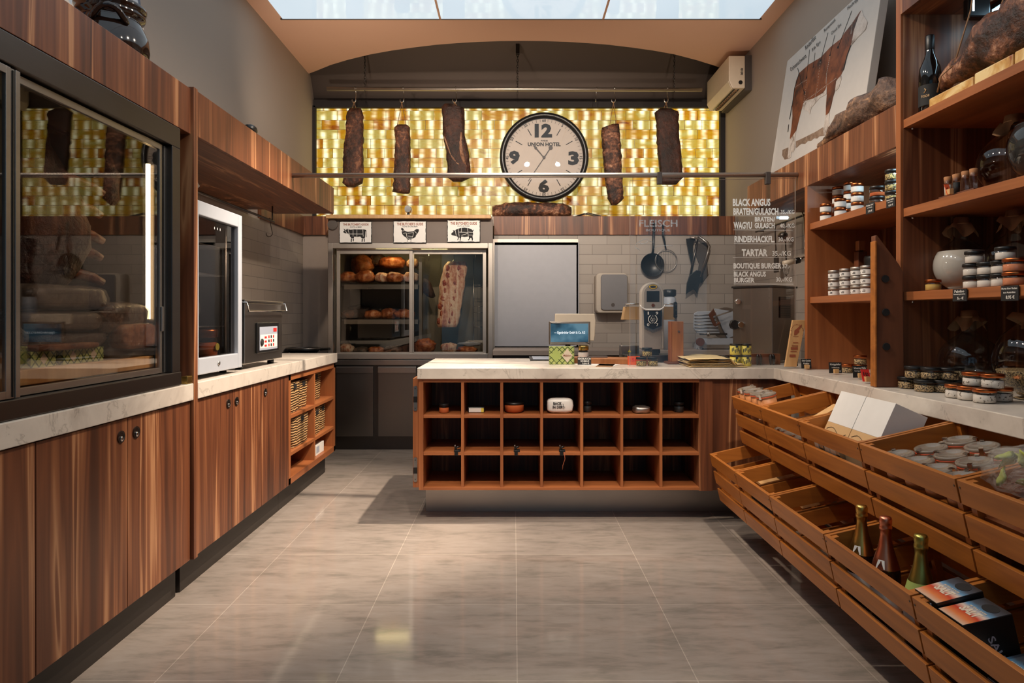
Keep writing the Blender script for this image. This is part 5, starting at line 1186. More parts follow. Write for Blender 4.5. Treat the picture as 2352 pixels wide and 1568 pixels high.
# red cutting board and papers behind
a = on(1322, 829)
t = thing('serving_board', 'long reddish wooden board lying across the island behind the cards', 'board', (.55, 4.4, ZT_))
MB().prism([(.37, 4.32, ZT_), (.85, 4.22, ZT_), (.87, 4.40, ZT_), (.40, 4.52, ZT_)], (0, 0, .035)).build('board_body', M_BOARD, t, bevel=.003)
one(MB().prism([(.37, 4.30, ZT_), (.40, 4.16, ZT_), (.60, 4.10, ZT_), (.66, 4.24, ZT_)], (0, 0, .002)), 'paper_sheet', M_WHITE, 'white paper sheets lying in front of the reddish wooden board', 'paper')
one(box(.47, .60, 4.36, 4.42, ZT_+.036, ZT_+.044), 'knife_steel', M_STEEL, 'flat steel blade lying on the reddish wooden board', 'knife')
# weighing scale tower
D = 4.42
t = thing('scale_tower', 'rounded grey scale tower with a small display in the middle of the counter', 'scale', P(1498, 830, D))
def arch(x0, x1, yt, yb_, D, off=0):
    a, b_ = P(x0, yb_, D), P(x1, yt, D); r = (b_.x-a.x)/2; cx_ = (a.x+b_.x)/2; cz = b_.z-r
    return [Vector((a.x, D+off, a.z)), Vector((b_.x, D+off, a.z))]+[Vector((cx_+r*math.cos(math.pi*k/16), D+off, cz+r*math.sin(math.pi*k/16))) for k in range(17)]
MB().prism(arch(1472, 1525, 648, 802, D), (0, .07, 0)).build('housing', M_TAUPE, t, bevel=.008)
fcp = MB().prism(arch(1479, 1519, 654, 801, D, -.004), (0, .004, 0)).build('front_panel', M_TAUPED, t, bevel=.001)
a, b_ = P(1485, 693, D), P(1514, 668, D); box(a.x, b_.x, D-.006, D-.003, a.z, b_.z).build('display', M_SCREEN if False else M_BLACK, fcp, bevel=.001)
MB().lathe([(.011, -.003), (.011, 0)], P(1500, 701, D-.004), 16, 'Y').build('button', M_COPPER, fcp)
c = P(1500, 658.5, D-.005); e1 = MB().prism(ell(c, .0285, 28, ry=.016), (0, .002, 0)).build('oval_badge', M_BLACK, fcp)
MB().prism(ell(c+Vector((0, -.001, 0)), .026, 28, ry=.0138), (0, .001, 0)).build('badge_field', plain('badge_yellow', (222, 178, 40), .5), e1)
MB().prism(ell(c+Vector((0, -.002, 0)), .019, 24, ry=.0085), (0, .001, 0)).build('badge_mark', M_INK, e1)
box(P(1484, 0, D).x, P(1514, 0, D).x, D+.01, D+.06, ZT_+.05, P(0, 801, D).z).build('neck', M_BLACK, t)
box(P(1440, 0, D).x, P(1560, 0, D).x, D+.01, D+.24, ZT_, ZT_+.05).build('base', M_STEELD, t, bevel=.006)
# pennant on the tower
DP = D-.014
t = thing('pennant', 'navy fringed pennant with a white wreath and 1907 hanging on the grey scale', 'pennant', P(1499, 727, DP))
MB().prism([P(x, y, DP) for x, y in ((1478, 712), (1521, 712), (1520, 748), (1500, 757), (1480, 748))], (0, .004, 0)).build('cloth', M_NAVY, t)
b = MB()
for k in range(21):
    f = k/20; x = 1480+40*f; y0 = 748+9*(1-abs(2*f-1)); b.tube([P(x, y0-1, DP), P(x+.3*math.sin(k), y0+8, DP-.002)], .0011, 4)
for k in range(10):
    for x in (1479, 1520): b.tube([P(x, 714+k*3.4, DP-.001), P(x+(1.6 if x < 1500 else -1.6), 716+k*3.4, DP-.003)], .0013, 4)
b.build('fringe', M_FRINGE, t)
MB().tube([P(1470, 700, DP), P(1474, 706, DP), P(1483, 711, DP), P(1516, 711, DP), P(1524, 706, DP), P(1527, 700, DP)], [.003, .003, .006, .006, .003, .003]).build('hanging_rod', M_WHITE, t)
b = MB()
for s_, x0, y0, x1, y1 in (('1', 1487.5, 715.5, 1490.5, 722.5), ('9', 1506, 715.5, 1512, 722.5), ('0', 1486, 742, 1491.5, 749), ('7', 1507.5, 742, 1512, 749)):
    o = P(x0, y1, DP-.001); b.fit(s_, o, P(x1, y1, DP)-P(x0, y1, DP), P(x0, y0, DP)-P(x0, y1, DP), .02)
c = P(1499.5, 733, DP-.002)
for a0, a1 in ((120, 250), (-70, 60)): b.tube(arc(c, .028, a0, a1, 12), .0026, 5)
for w_, h_ in ((.015, .026),):
    q = [c+Vector((w_, 0, 0)), c+Vector((0, 0, h_)), c-Vector((w_, 0, 0)), c-Vector((0, 0, h_))]
    b.tube(q, .0014, 5, closed=True)
b.tube([c+Vector((-.009, 0, .008)), c+Vector((0, 0, -.002)), c+Vector((.007, 0, .007))], .0013, 5); b.prism(ell(c+Vector((0, 0, -.008)), .0035, 8), (0, .001, 0))
b.build('emblem', M_CHALK, t, fix=False)
# paper tray with steel edge behind the tower
t = thing('paper_tray', 'tan open paper tray with a steel top edge behind the grey scale tower', 'tray', P(1492, 735, 4.56))
MB().prism([P(x, y, 4.56) for x, y in ((1431, 734), (1554, 734), (1550, 704), (1437, 704))], (0, .10, 0)).build('tray_body', M_CARD, t, bevel=.002)
MB().tube([P(1437, 698, 4.55), P(1471, 698, 4.55)], .005).tube([P(1526, 698, 4.55), P(1548, 698, 4.55)], .005).build('top_edge', M_CHROME, t)
for x in (1484, 1514): MB().tube([P(x, 733, 4.64), Vector((P(x, 733, 4.64).x, 4.64, ZT_+.05))], .006).build('leg', M_STEELD, t)
for x in (1437, 1550): MB().tube([P(x, 698, 4.55), P(x, 706, 4.56)], .004).build('wire_post', M_CHROME, t)
t = thing('pepper_grinder', 'black capped glass canister behind the grey scale tower', 'jar', P(1540, 760, 5.9))
c = Vector((P(1538, 0, 5.95).x, 5.95, ZB2)); zt2 = P(0, 700, 5.95).z-ZB2; zt1 = P(0, 680, 5.95).z-ZB2; zt3 = P(0, 666, 5.95).z-ZB2
MB().lathe([(.055, 0), (.055, zt1-.02), (.04, zt1)], c, 24).build('canister', M_SILVER, t); MB().lathe([(.052, zt1), (.056, zt1+.01), (.056, zt3), (.045, zt3+.006)], c, 24).build('cap', M_BLACK, t)
# little jars, knife block, wrapping paper, tins, rack, plank
for i, (x, y, z) in enumerate(((1473, 842, 0), (1499, 842, 0))): jar('spice_jar', ['left', 'right'][i]+' lower black lidded jar of the little pyramid before the scale', 'jar', on(x, y-2), .031, .053, M_BLACK, M_SPICEG, group='black lidded jars before the scale', lidr=1.05)
q = on(1487, 838); jar('spice_jar', 'top black lidded jar of the little pyramid before the scale', 'jar', (q.x, q.y+.01, ZT_+.0535), .031, .053, M_BLACK, M_SPICEG, group='black lidded jars before the scale', lidr=1.05)
p = on(1555, 836); D = p.y
t = thing('knife_block', 'tall reddish wooden knife block with one black handled knife', 'knife block', (p.x, D, ZT_))
a, b_ = P(1541, 832, D), P(1570, 738, D)
box(a.x+.008, b_.x, D, D+.08, ZT_+.014, b_.z).build('front_half', M_BOARD, t, bevel=.002); box(a.x, a.x+.007, D+.003, D+.08, ZT_+.014, b_.z).build('side_plate', M_EV, t, bevel=.001)
box(P(1533, 0, D).x, P(1577, 0, D).x, D-.015, D+.11, ZT_, ZT_+.014).build('base', M_DWOOD, t, bevel=.003)
MB().lathe([(.006, -.004), (.006, 0)], P(1559, 761, D), 14, 'Y').build('stud', M_CHROME, t)
D = D+.04; pl = [(1548, 694), (1553, 692), (1556, 696), (1556, 728), (1553, 732), (1548, 728)]
t = thing('kitchen_knife', 'black handled knife standing in the reddish wooden knife block', 'knife', P(1551, 738, D))
MB().prism([P(x, y, D-.01) for x, y in pl], (0, .02, 0)).build('handle', M_BLACK, t, bevel=.003)
box(P(1549.5, 0, D).x, P(1555, 0, D).x, D-.002, D+.002, P(0, 760, D).z, P(0, 730, D).z).build('blade', M_STEEL, t)
for y in (700, 712, 724): MB().lathe([(.0035, -.011), (.0035, -.0095)], P(1552, y, D), 10, 'Y').build('rivet', M_CHROME, t)
t = thing('paper_stack', 'loose stack of yellowish butcher wrapping paper on the counter', 'paper', (1.2, 4.2, ZT_))
for i in range(6):
    vs = []; fs = []
    nx_, ny_ = 12, 8
    for a in range(nx_+1):
        for c in range(ny_+1):
            u, v = a/nx_, c/ny_; x = 1.03+.33*u+.01*math.sin(i*2); y = 4.0+.36*v-.02*math.cos(i)
            z = ZT_+.004+i*.009*(1-.75*(u > .8)*(1))+.010*i/5*nz((u*2, v*2, i), 1.6, 9)+.006*math.sin(u*5+i)*v
            vs.append((x, y, max(z, ZT_+.001+.001*i)))
    for a in range(nx_):
        for c in range(ny_): k = a*(ny_+1)+c; fs.append((k, k+1, k+ny_+2, k+ny_+1))
    o = MB().add(vs, fs, True).build('sheet', M_PAPER, t, fix=False); md = o.modifiers.new('solid', 'SOLIDIFY'); md.thickness = .0015
for r in range(2):
    for c in range(2):
        p = on(1688.5+25*c, 840); z = ZT_+r*.0675
        t = thing('pate_tin', ['lower', 'upper'][r]+' '+['left', 'right'][c]+' yellow and teal tin of the stack of four before the steel oven', 'tin', (p.x, p.y, z), 'yellow tins stacked before the steel oven')
        MB().lathe([(.030, 0), (.031, .002), (.031, .056)], (p.x, p.y, z), 24).build('tin_body', M_LEMON, t)
        MB().lathe([(.032, .056), (.0325, .066), (.030, .067)], (p.x, p.y, z), 24).build('lid', M_BLACK, t)
        b = MB()
        for k in range(7):
            a0 = -150+k*17+5*(r+c); q = [(p.x+.0314*math.cos(math.radians(w_)), p.y+.0314*math.sin(math.radians(w_))) for w_ in (a0, a0+9)]
            z2 = z+.012+.018*((k*37+r*11+c*5) % 7)/7; b.prism([(q[0][0], q[0][1], z2), (q[1][0], q[1][1], z2-.004), (q[1][0], q[1][1], z2+.02), (q[0][0], q[0][1], z2+.016)], (0, -.0008, 0))
        b.box(p.x-.007, p.x+.007, p.y-.0335, p.y-.031, z+.045, z+.062); b.build('label_print', M_TEAL, t)
p = on(1762, 838); D = p.y
t = thing('knife_rack', 'low dark wooden block with two black figures beside the yellow tins', 'block', (p.x, D+.03, ZT_))
a, b_ = P(1729, 840, D), P(1797, 813, D); box(a.x, b_.x, D+.03, D+.06, ZT_, b_.z).build('wood_block', M_DWOOD, t, bevel=.002)
for i, x in enumerate((1745, 1775)):
    c = Vector((P(x, 0, D).x, D+.012, ZT_)); m = MB()
    for s_ in (-1, 1): loft(m, [((c.x+s_*.009, c.y, c.z), .006, .007), ((c.x+s_*.010, c.y, c.z+.02), .007, .008), ((c.x+s_*.010, c.y, c.z+.04), .010, .010), ((c.x+s_*.008, c.y, c.z+.058), .009, .009), ((c.x+s_*.006, c.y, c.z+.066), .003, .004)], 12, 2)
    m.build('black_handle', M_BLACK, t)
t = thing('wooden_plank_sign', 'tall pale wooden plank sign with a burnt knife emblem leaning at the shelf end', 'sign', on(1817, 842))
D = 3.90; DU = .02
q = lambda x, y: Vector((P(x, y, D).x, D+DU*(842-y)/107, max(P(x, y, D).z, ZT_)))
MB().prism([q(1803, 842), q(1830, 842), q(1855, 735), q(1824, 735)], (0, .016, 0)).build('plank', M_PINE, t, bevel=.002)
b = MB(); dq = Vector((0, -.0015, 0))
pl = [(1827, 759), (1836, 752), (1843, 745), (1845, 746), (1840, 754), (1837, 758), (1838, 762), (1832, 768), (1826, 770)]
b.prism([q(*z)+dq for z in pl], (0, .0005, 0)); b.prism([q(*z)+dq for z in ((1824, 772), (1836, 772), (1836, 773), (1824, 773))], (0, .0005, 0))
cc_ = q(1833, 763)+dq
for k in range(26):
    a = 2*math.pi*k/26
    if k % 13 in (0,): continue
    p_ = cc_+Vector((.036*math.cos(a), 0, .044*math.sin(a))); b.box(p_.x-.0018, p_.x+.0018, p_.y, p_.y+.0005, p_.z-.0028, p_.z+.0028)
for y, w_, h_ in ((787, 12, 2), (794, 14, 2), (800, 16, 6), (807, 14, 2), (817, 14, 6)): x = 1829-(y-787)*.27; b.prism([q(x-w_/2, y+h_/2)+dq, q(x+w_/2, y+h_/2)+dq, q(x+w_/2, y-h_/2)+dq, q(x-w_/2, y-h_/2)+dq], (0, .0005, 0))
b.build('burnt_print', M_INKR, t, fix=False)
# steel box with a warning mark behind the glass
D = 5.0
t = thing('scale_platform', 'small steel box with a yellow warning mark behind the menu glass', 'box', (P(1447, 0, D).x, D, ZT_)) if False else thing('steel_box', 'small steel box with a yellow warning mark behind the menu glass', 'box', (P(1447, 0, 4.62).x, 4.62, ZT_))
D = 4.60; a, b_ = P(1427, 826, D), P(1468, 793, D); box(a.x, b_.x, D, D+.1, ZT_, b_.z).build('housing', M_STEEL, t, bevel=.004)
k = P(1446, 806, D); MB().prism([Vector((k.x-.012, D-.001, k.z-.008)), Vector((k.x+.012, D-.001, k.z-.008)), Vector((k.x, D-.001, k.z+.012))], (0, .0008, 0)).build('warning_mark', plain('warn_yellow', (226, 200, 40), .5), t)
MB().tube([P(1428, 817, D-.03), P(1450, 817, D-.03)], .012).build('grip', M_BLACK, t)
# things in the island cubbyholes
DI = 4.07; zsh = lambda y: H-(y-CY)*3.975/F+.018
z1s = zsh(960)+.0005; z2s = zsh(1045.5)+.0005
gx = lambda x: P(x, 0, DI).x
jar('spice_jar', 'small seed filled jar in the first cubbyhole of the island', 'jar', (gx(1020), DI, z1s), .030, .055, M_BLACK, M_SPICE, lidr=1.02)
t = thing('fish_tin', 'flat white and yellow tin pack in the second cubbyhole of the island', 'tin', (gx(1093), DI, z1s))
box(gx(1075), gx(1112), DI, DI+.06, z1s, z1s+.032).build('tin_body', M_BLACK, t, bevel=.003); box(gx(1077), gx(1105), DI-.0015, DI, z1s+.004, z1s+.028).build('front_label', M_WHITE, t); box(gx(1105), gx(1111), DI-.0015, DI, z1s+.004, z1s+.028).build('side_label', M_LEMON, t)
t = thing('clay_bowl', 'brown clay bowl with a dark lid in the third cubbyhole of the island', 'bowl', (gx(1181), DI+.02, z1s))
MB().lathe([(.04, 0), (.055, .01), (.058, .04), (.054, .05)], (gx(1181), DI+.02, z1s), 28).build('bowl_body', M_SPICE, t); MB().lathe([(.058, .05), (.058, .06), (.03, .064)], (gx(1181), DI+.02, z1s), 28).build('lid', M_BLACK, t)
t = thing('salt_bag', 'white rounded salt bag with black lettering in the fourth cubbyhole of the island', 'bag', (gx(1286), DI, z1s))
c = P(1286, 933, DI); hh = .044
mb_ = blob(MB(), (c.x, DI, z1s+hh), (.078, .04, hh), 4.2, .05, 2.5, 91); lo = min(p.z for p in mb_.v); mb_.v = [p+Vector((0, 0, z1s-lo)) for p in mb_.v]; mb_.build('pouch', M_SIGNW, t, smooth=True)
k = MB(); k.fit('BACK', (c.x-.042, DI-.043, z1s+.052), (.05, 0, 0), (0, 0, .017), .03); k.fit('IN DER', (c.x-.046, DI-.043, z1s+.031), (.06, 0, 0), (0, 0, .016), .03)
for i in range(26): k.tube([(c.x+.004+.036*random.random(), DI-.0435, z1s+.03+.034*random.random()), (c.x+.004+.036*random.random()*1.0, DI-.0435, z1s+.03+.034*random.random())] if i < 3 else [(c.x-.04+.085*random.random(), DI-.0435, z1s+.028+.042*random.random()) for _ in range(1)]*1+[(c.x, DI-.0435, z1s+.05)] if False else [(c.x+.02, DI-.0435, z1s+.03), (c.x+.022, DI-.0435, z1s+.032)], .0012, 4)
k.build('lettering', M_INK, t, fix=False)
jar('spice_jar', 'dark jar in the shade of the fifth cubbyhole of the island', 'jar', (gx(1350), DI+.03, z1s), .026, .065, M_BLACK, M_BLACKM)
o = one(blob(MB(), (gx(1473), DI, z1s+.02), (.052, .045, .022), 3.2, .12, 3, 95, flat=.9), 'foil_cheese', M_ALU, 'small foil wrapped round in the sixth cubbyhole of the island', 'food')
jar('spice_jar', 'dark jar in the shade of the seventh cubbyhole of the island', 'jar', (gx(1562), DI+.03, z1s), .030, .06, M_BLACK, M_BLACKM)
for i, x in enumerate((1050, 1187, 1291)):
    D = 3.99; c = Vector((P(x, 0, D).x, D, z2s)); t = thing('shelf_clamp', 'small black clamp on the middle board in the '+['first', 'third', 'fourth'][i]+' column of the island', 'clamp', c, 'black clamps on the island shelf')
    box(c.x-.018, c.x+.018, D-.012, D+.02, z2s, z2s+.012).build('base', M_BLACK, t, bevel=.002); box(c.x-.014, c.x+.006, D-.0155, D-.012, z2s-.02, z2s+.01).build('jaw', M_BLACK, t)
    MB().tube([c+Vector((-.01, 0, .012)), c+Vector((0, -.005, .028)), c+Vector((.012, 0, .03))], .006).build('lever', M_BLACK, t); MB().tube([c+Vector((-.012, .0, .012)), c+Vector((-.012, 0, .04))], .004).build('screw', M_STEELD, t)
    if i == 2: MB().tube([c+Vector((.012, -.014, 0)), c+Vector((.016, -.016, -.04)), c+Vector((.004, -.016, -.075)), c+Vector((.002, -.016, -.10))], .002).build('cord', M_INKR, t)
# ---------------------------------------------------------------- air conditioner
t = thing('air_conditioner', 'wall air conditioner with open louvres high in the right back corner', 'air conditioner', (2.0, 6.4, 3.22))
pf = [(1.897, 3.505), (2.04, 3.505), (2.04, 3.22), (1.93, 3.22), (1.897, 3.29)]
MB().prism([Vector((x, 6.02, z)) for x, z in pf], (0, .68, 0)).build('casing', M_CREAM, t, bevel=.006)
box(2.04, XR-.001, 6.02, 6.70, 3.20, 3.51).build('dark_back_box', M_GREYD, t)  # dark grey box filling the space from casing to wall
sl = box(1.945, 1.962, 6.05, 6.67, 3.2175, 3.221).box(1.985, 2.0, 6.05, 6.67, 3.2175, 3.221).build('air_slot', M_BLACK, t)
b = MB()
for k in range(13): b.box(1.964, 1.983, 6.07+k*.048, 6.075+k*.048, 3.208, 3.221)
b.build('louvre', M_KRAFT, t)
MB().prism([Vector((1.8965, 6.03, 3.285)), Vector((1.929, 6.03, 3.218)), Vector((1.929, 6.69, 3.218)), Vector((1.8965, 6.69, 3.285))], (-.004, 0, -.004)).build('flap', M_LEMON if False else M_CREAM, t)
MB().lathe([(.018, -.002), (.018, 0)], (2.0, 6.02, 3.27), 18, 'Y').build('badge', M_BLACK, t)
b = MB()
for k in range(6): b.box(2.0+.003*(k % 2), 2.022, 6.0188, 6.0198, 3.335+k*.011, 3.341+k*.011)
b.build('rating_label', M_INK, t)
# ---------------------------------------------------------------- cow picture
def canv(x, y, off=.0):
    r, s_ = (x-CX)/F, (CY-y)/F; D = (1.84+.151*(H-2.13))/(r-.151*s_)
    return Vector((r*D, D, H+s_*D))+Vector((-.989, 0, .149))*off
t = thing('cow_picture', 'large canvas of a standing brown cow with handwritten cut names on the right canopy', 'picture', (1.87, 4.3, 2.131))
cz = lambda z, off=0: Vector((1.84+.151*(z-2.13), 0, z))
y0_, y1_ = 3.644, 4.94
MB().prism([cz(2.133)+Vector((0, y0_, 0)), cz(2.133)+Vector((0, y1_, 0)), cz(3.056)+Vector((0, y1_, 0)), cz(3.056)+Vector((0, y0_, 0))], Vector((.989, 0, -.149))*.045).build('canvas', M_CANVAS, t, bevel=.003)
C0 = lambda x, y, o=.001: canv(1800+x/4.125, y/4.125, o)
body = [(150, 690), (240, 610), (350, 545), (450, 440), (540, 370), (580, 310), (620, 260), (655, 215), (690, 160), (720, 115), (742, 92), (735, 120), (715, 150), (690, 220), (665, 300), (655, 360), (640, 430), (605, 520), (585, 600), (570, 660), (545, 710), (500, 770), (497, 830), (480, 890), (470, 920), (455, 990), (435, 1060), (415, 1090), (400, 1095), (402, 1000), (410, 900), (412, 810), (395, 850), (370, 880), (330, 905), (285, 930), (235, 945), (205, 955), (185, 985), (165, 1060), (140, 1160), (120, 1240), (105, 1275), (65, 1320), (60, 1310), (75, 1200), (85, 1100), (82, 1010), (90, 930), (105, 840), (120, 760)]
pr_ = MB().prism([C0(*p) for p in body], (-.0004, 0, 0)).build('cow_body', M_COW, t, fix=False)
b = MB()
for pl in ([(742, 92), (760, 150), (790, 190), (798, 215), (780, 280), (745, 315), (700, 360), (660, 410), (640, 430), (655, 360), (665, 300), (690, 220), (715, 150)], [(400, 1095), (385, 1180), (378, 1240), (385, 1285), (410, 1270), (420, 1240), (440, 1210), (460, 1175), (440, 1180), (430, 1150), (438, 1065)], [(65, 1318), (50, 1400), (40, 1480), (45, 1505), (70, 1490), (75, 1440), (95, 1440), (115, 1390), (105, 1330), (120, 1240)], [(180, 1030), (185, 985), (205, 958), (235, 948), (285, 932), (335, 907), (372, 882), (398, 850), (410, 815), (408, 890), (340, 930), (300, 980), (265, 1020), (250, 1080), (235, 1055), (205, 1042)], [(545, 710), (552, 740), (525, 830), (497, 862), (490, 850), (500, 770)]):
    MB().prism([C0(*p, .0016) for p in pl], (-.0004, 0, 0)).build('white_marking', M_COWW, pr_, fix=False)
b = MB()
for pl in ([(-10, 1420), (45, 1395), (48, 1500), (10, 1512), (-14, 1470)], [(115, 1340), (200, 1300), (300, 1250), (375, 1205), (382, 1285), (340, 1290), (318, 1312), (290, 1308), (260, 1335), (230, 1335), (205, 1362), (170, 1360), (150, 1375), (120, 1402)]): MB().prism([C0(*p, .0008) for p in pl], (-.0004, 0, 0)).build('painted_ground', M_SOIL, t, fix=False)
b = MB()
def stroke(p, q, w_=.004):
    p, q = C0(*p, .0022), C0(*q, .0022); n = (q-p).normalized().cross(Vector((1, 0, 0)))*w_; b.prism([p-n, p+n, q+n, q-n], (-.0004, 0, 0))
for p, q in (((135, 645), (200, 890)), ((248, 470), (218, 745)), ((300, 500), (283, 640)), ((422, 310), (352, 580)), ((487, 335), (440, 530)), ((648, 103), (515, 460))):
    b = MB(); stroke(p, q, .0025); stroke(q, (q[0]+(p[0]-q[0])*.06, q[1]+(p[1]-q[1])*.06), .010); b.build('pointer_arrow', M_INK, t, fix=False)
for pl in ([(80, 1000), (66, 1090), (58, 1130)], [(50, 1180), (42, 1250)], [(640, 430), (605, 520), (570, 660)], [(82, 1010), (105, 840), (150, 690)]):
    b = MB()
    for p, q in zip(pl, pl[1:]): stroke(p, q, .005)
    b.build('outline_stroke', M_INK, pr_, fix=False)
for tx_, o, r, u in (('Ochsenschwanz', (70, 680), (150, -140), (-10, -34)), ('Rinderfilet', (212, 478), (98, -112), (-8, -40)), ('Rib Eye', (275, 498), (80, -84), (-6, -36)), ('Rumpsteak', (388, 318), (108, -112), (-4, -40)), ('Chuck Eye', (455, 342), (95, -92), (-4, -38)), ('Hochrippe', (610, 108), (115, -110), (-4, -42))):
    b = MB(); q = lambda x, y: C0(x, y, .0022); O = q(*o); b.fit(tx_, O, q(o[0]+r[0], o[1]+r[1])-O, q(o[0]+u[0], o[1]+u[1])-O, .0); b.build('handwritten_name', M_INK, t, fix=False)
b = MB()
for pl in ([(195, 960), (300, 890), (400, 815), (510, 735)], [(222, 760), (200, 960)], [(350, 590), (320, 840), (290, 960)], [(440, 540), (410, 700), (405, 800)], [(655, 215), (640, 330)], [(115, 825), (220, 755)]):
    for p, q in zip(pl, pl[1:]):
        for k in range(9): f = k/9; c = C0(p[0]+(q[0]-p[0])*f, p[1]+(q[1]-p[1])*f, .0022); b.prism([c+Vector((0, .004*math.cos(a), .004*math.sin(a))) for a in (0, 1.57, 3.14, 4.71)], (-.0004, 0, 0))
b.build('dotted_lines', M_COWW, t, fix=False)
sp = []
for i in range(21):
    f = i/20; D = 3.86-.88*f; e_ = .35+.65*min(1, f*2.2, (1-f)*7)
    sp.append(((1.735+.01*math.sin(i), D, 2.131+.075*e_+.008*math.sin(i*1.3)), .065*e_, (.055+.03*f)*e_))
o = loft(MB(), sp, 26, 2.4, .016, 20, 101, ((1, 0, 0), (0, 0, 1))); lo = min(p.z for p in o.v); o.v = [p+Vector((0, 0, 2.131-lo)) for p in o.v]
one(o, 'dried_meat_slab', M_BARK, 'long rough bark like dried meat slab lying on the right canopy before the cow picture', 'meat')
# ---------------------------------------------------------------- narrow wall shelf
def stack(name, base, n, r, h, lid, fill, band, label_fn, group, **k):
    for i in range(n): jar(name, label_fn(i, n), 'jar', (base[0], base[1], base[2]+i*(h+.0005)), r, h, lid, fill, band, group, **k)
LV = lambda i, n: 'only' if n == 1 else ('bottom' if i == 0 else ('top' if i == n-1 else ('middle' if n == 3 else ORD[i])))
za_ = 1.7345
for X, D, n, lb in ((1.725, 3.775, 2, 'the short left stack on the narrow wall shelf'), (1.80, 3.79, 4, 'the tall left stack on the narrow wall shelf'), (1.725, 3.606, 2, 'the short middle stack on the narrow wall shelf'), (1.80, 3.66, 4, 'the tall middle stack on the narrow wall shelf'), (1.73, 3.438, 3, 'the right stack on the narrow wall shelf')):
    stack('preserve_jar', (X, D, za_), n, .029, .048, M_COPPER, M_SALT, M_WHITE, lambda i, n: f'{LV(i, n)} copper lidded white jar of {lb}', 'copper lidded jars on the narrow wall shelf')
stack('spice_jar', (1.745, 3.275, za_), 2, .035, .049, M_BLACK, M_SPICE, None, lambda i, n: f'{LV(i, n)} black lidded jar of the orange spice pair on the narrow wall shelf', 'orange spice jars on the narrow wall shelf', fillh=.6)
stack('spice_jar', (1.735, 3.13, za_), 3, .030, .049, M_BLACK, M_SPICEG, None, lambda i, n: f'{LV(i, n)} seed jar of the black lidded stack by the tall panel', 'seed jars on the narrow wall shelf')
def card_x(label, x0, x1, y0, y1, X, lines, mat=M_SLATE):
    a, b_ = PXp(x0, y1, X), PXp(x1, y0, X); D0, D1 = a.y, b_.y; t = thing('price_card', label, 'sign', (X, (D0+D1)/2, a.z), 'black price cards on the shelf edges')
    zl, zh = a.z, a.z+(PXp(x0, y0, X).z-a.z); MB().box(X-.003, X, D1, D0, zl, zh).build('card', mat, t)
    k = MB()
    for body, u0, v0, u1, v1 in lines: k.fit(body, (X-.0036, D0+(D1-D0)*u0, zl+(zh-zl)*v0), (0, (D1-D0)*(u1-u0), 0), (0, 0, (zh-zl)*(v1-v0)), .015)
    k.build('lettering', M_CHALK, t, fix=False)
card_x('left black price card on the upper board of the narrow wall shelf', 1990, 2009, 469, 493, 1.672, [('Himbeer Senf', .08, .72, .92, .88), ('mit Honig', .2, .5, .8, .63), ('3,90 €', .3, .12, .8, .34)])
card_x('right black price card on the upper board beside the tall panel', 2037, 2057, 457, 479, 1.672, [('Bunter Pfeffer', .08, .72, .92, .88), ('gemahlen', .2, .5, .8, .63), ('6,50 €', .3, .12, .8, .34)])
zb_ = 1.3195
for c, x in enumerate((1916.4, 1943, 1969, 1992)):
    for r in range(3):
        D = F*1.735/(x-CX); t = jar('cream_jar', f'white label jar, {("bottom", "middle", "top")[r]} row, {("far left", "second", "third", "right end")[c]}, front row, narrow shelf', 'jar', (1.735, D, zb_+r*.0465), .031, .046, M_ALU, M_SALT, M_WHITE, 'grey lidded jars on the narrow wall shelf', lidh=.3)
        k = MB()
        for a0, z0, w_ in ((200, .012, 26), (206, .018, 20), (168, .010, 10)): 
            q = [(1.735+.0319*math.cos(math.radians(g_)), D+.0319*math.sin(math.radians(g_))) for g_ in (a0, a0+w_)]; z = zb_+r*.0465+z0
            k.prism([(q[0][0], q[0][1], z), (q[1][0], q[1][1], z), (q[1][0], q[1][1], z+.003), (q[0][0], q[0][1], z+.003)], (-.0006, -.0003, 0))
        k.build('label_print', M_INK, t)
for c, x in enumerate((1928, 1954, 1980)):
    for r in range(3): jar('cream_jar', f'grey lidded jar, {("bottom", "middle", "top")[r]} row, {("left", "middle", "right")[c]}, back row, narrow shelf', 'jar', (1.815, F*1.815/(x-CX)-.0, zb_+r*.0465), .031, .046, M_ALU, M_SALT, M_WHITE, 'grey lidded jars on the narrow wall shelf', lidh=.3) if F*1.815/(x-CX) < 3.81 else None
t = thing('pepper_mill', 'square dark wooden mill behind the grey lidded jars on the narrow shelf', 'mill', (1.93, 3.80, zb_))
box(1.905, 1.955, 3.775, 3.825, zb_, zb_+.25).build('mill_body', M_DWOOD, t, bevel=.003); box(1.91, 1.95, 3.78, 3.82, zb_+.255, zb_+.31).build('mill_head', M_BOARD, t, bevel=.004); box(1.92, 1.94, 3.79, 3.81, zb_+.25, zb_+.255).build('neck', M_BLACK, t)
jar('storage_jar', 'large dim glass jar behind the grey lidded jars beside the big cutting board', 'jar', (1.93, 3.62, zb_), .065, .21, M_BLACK, None)
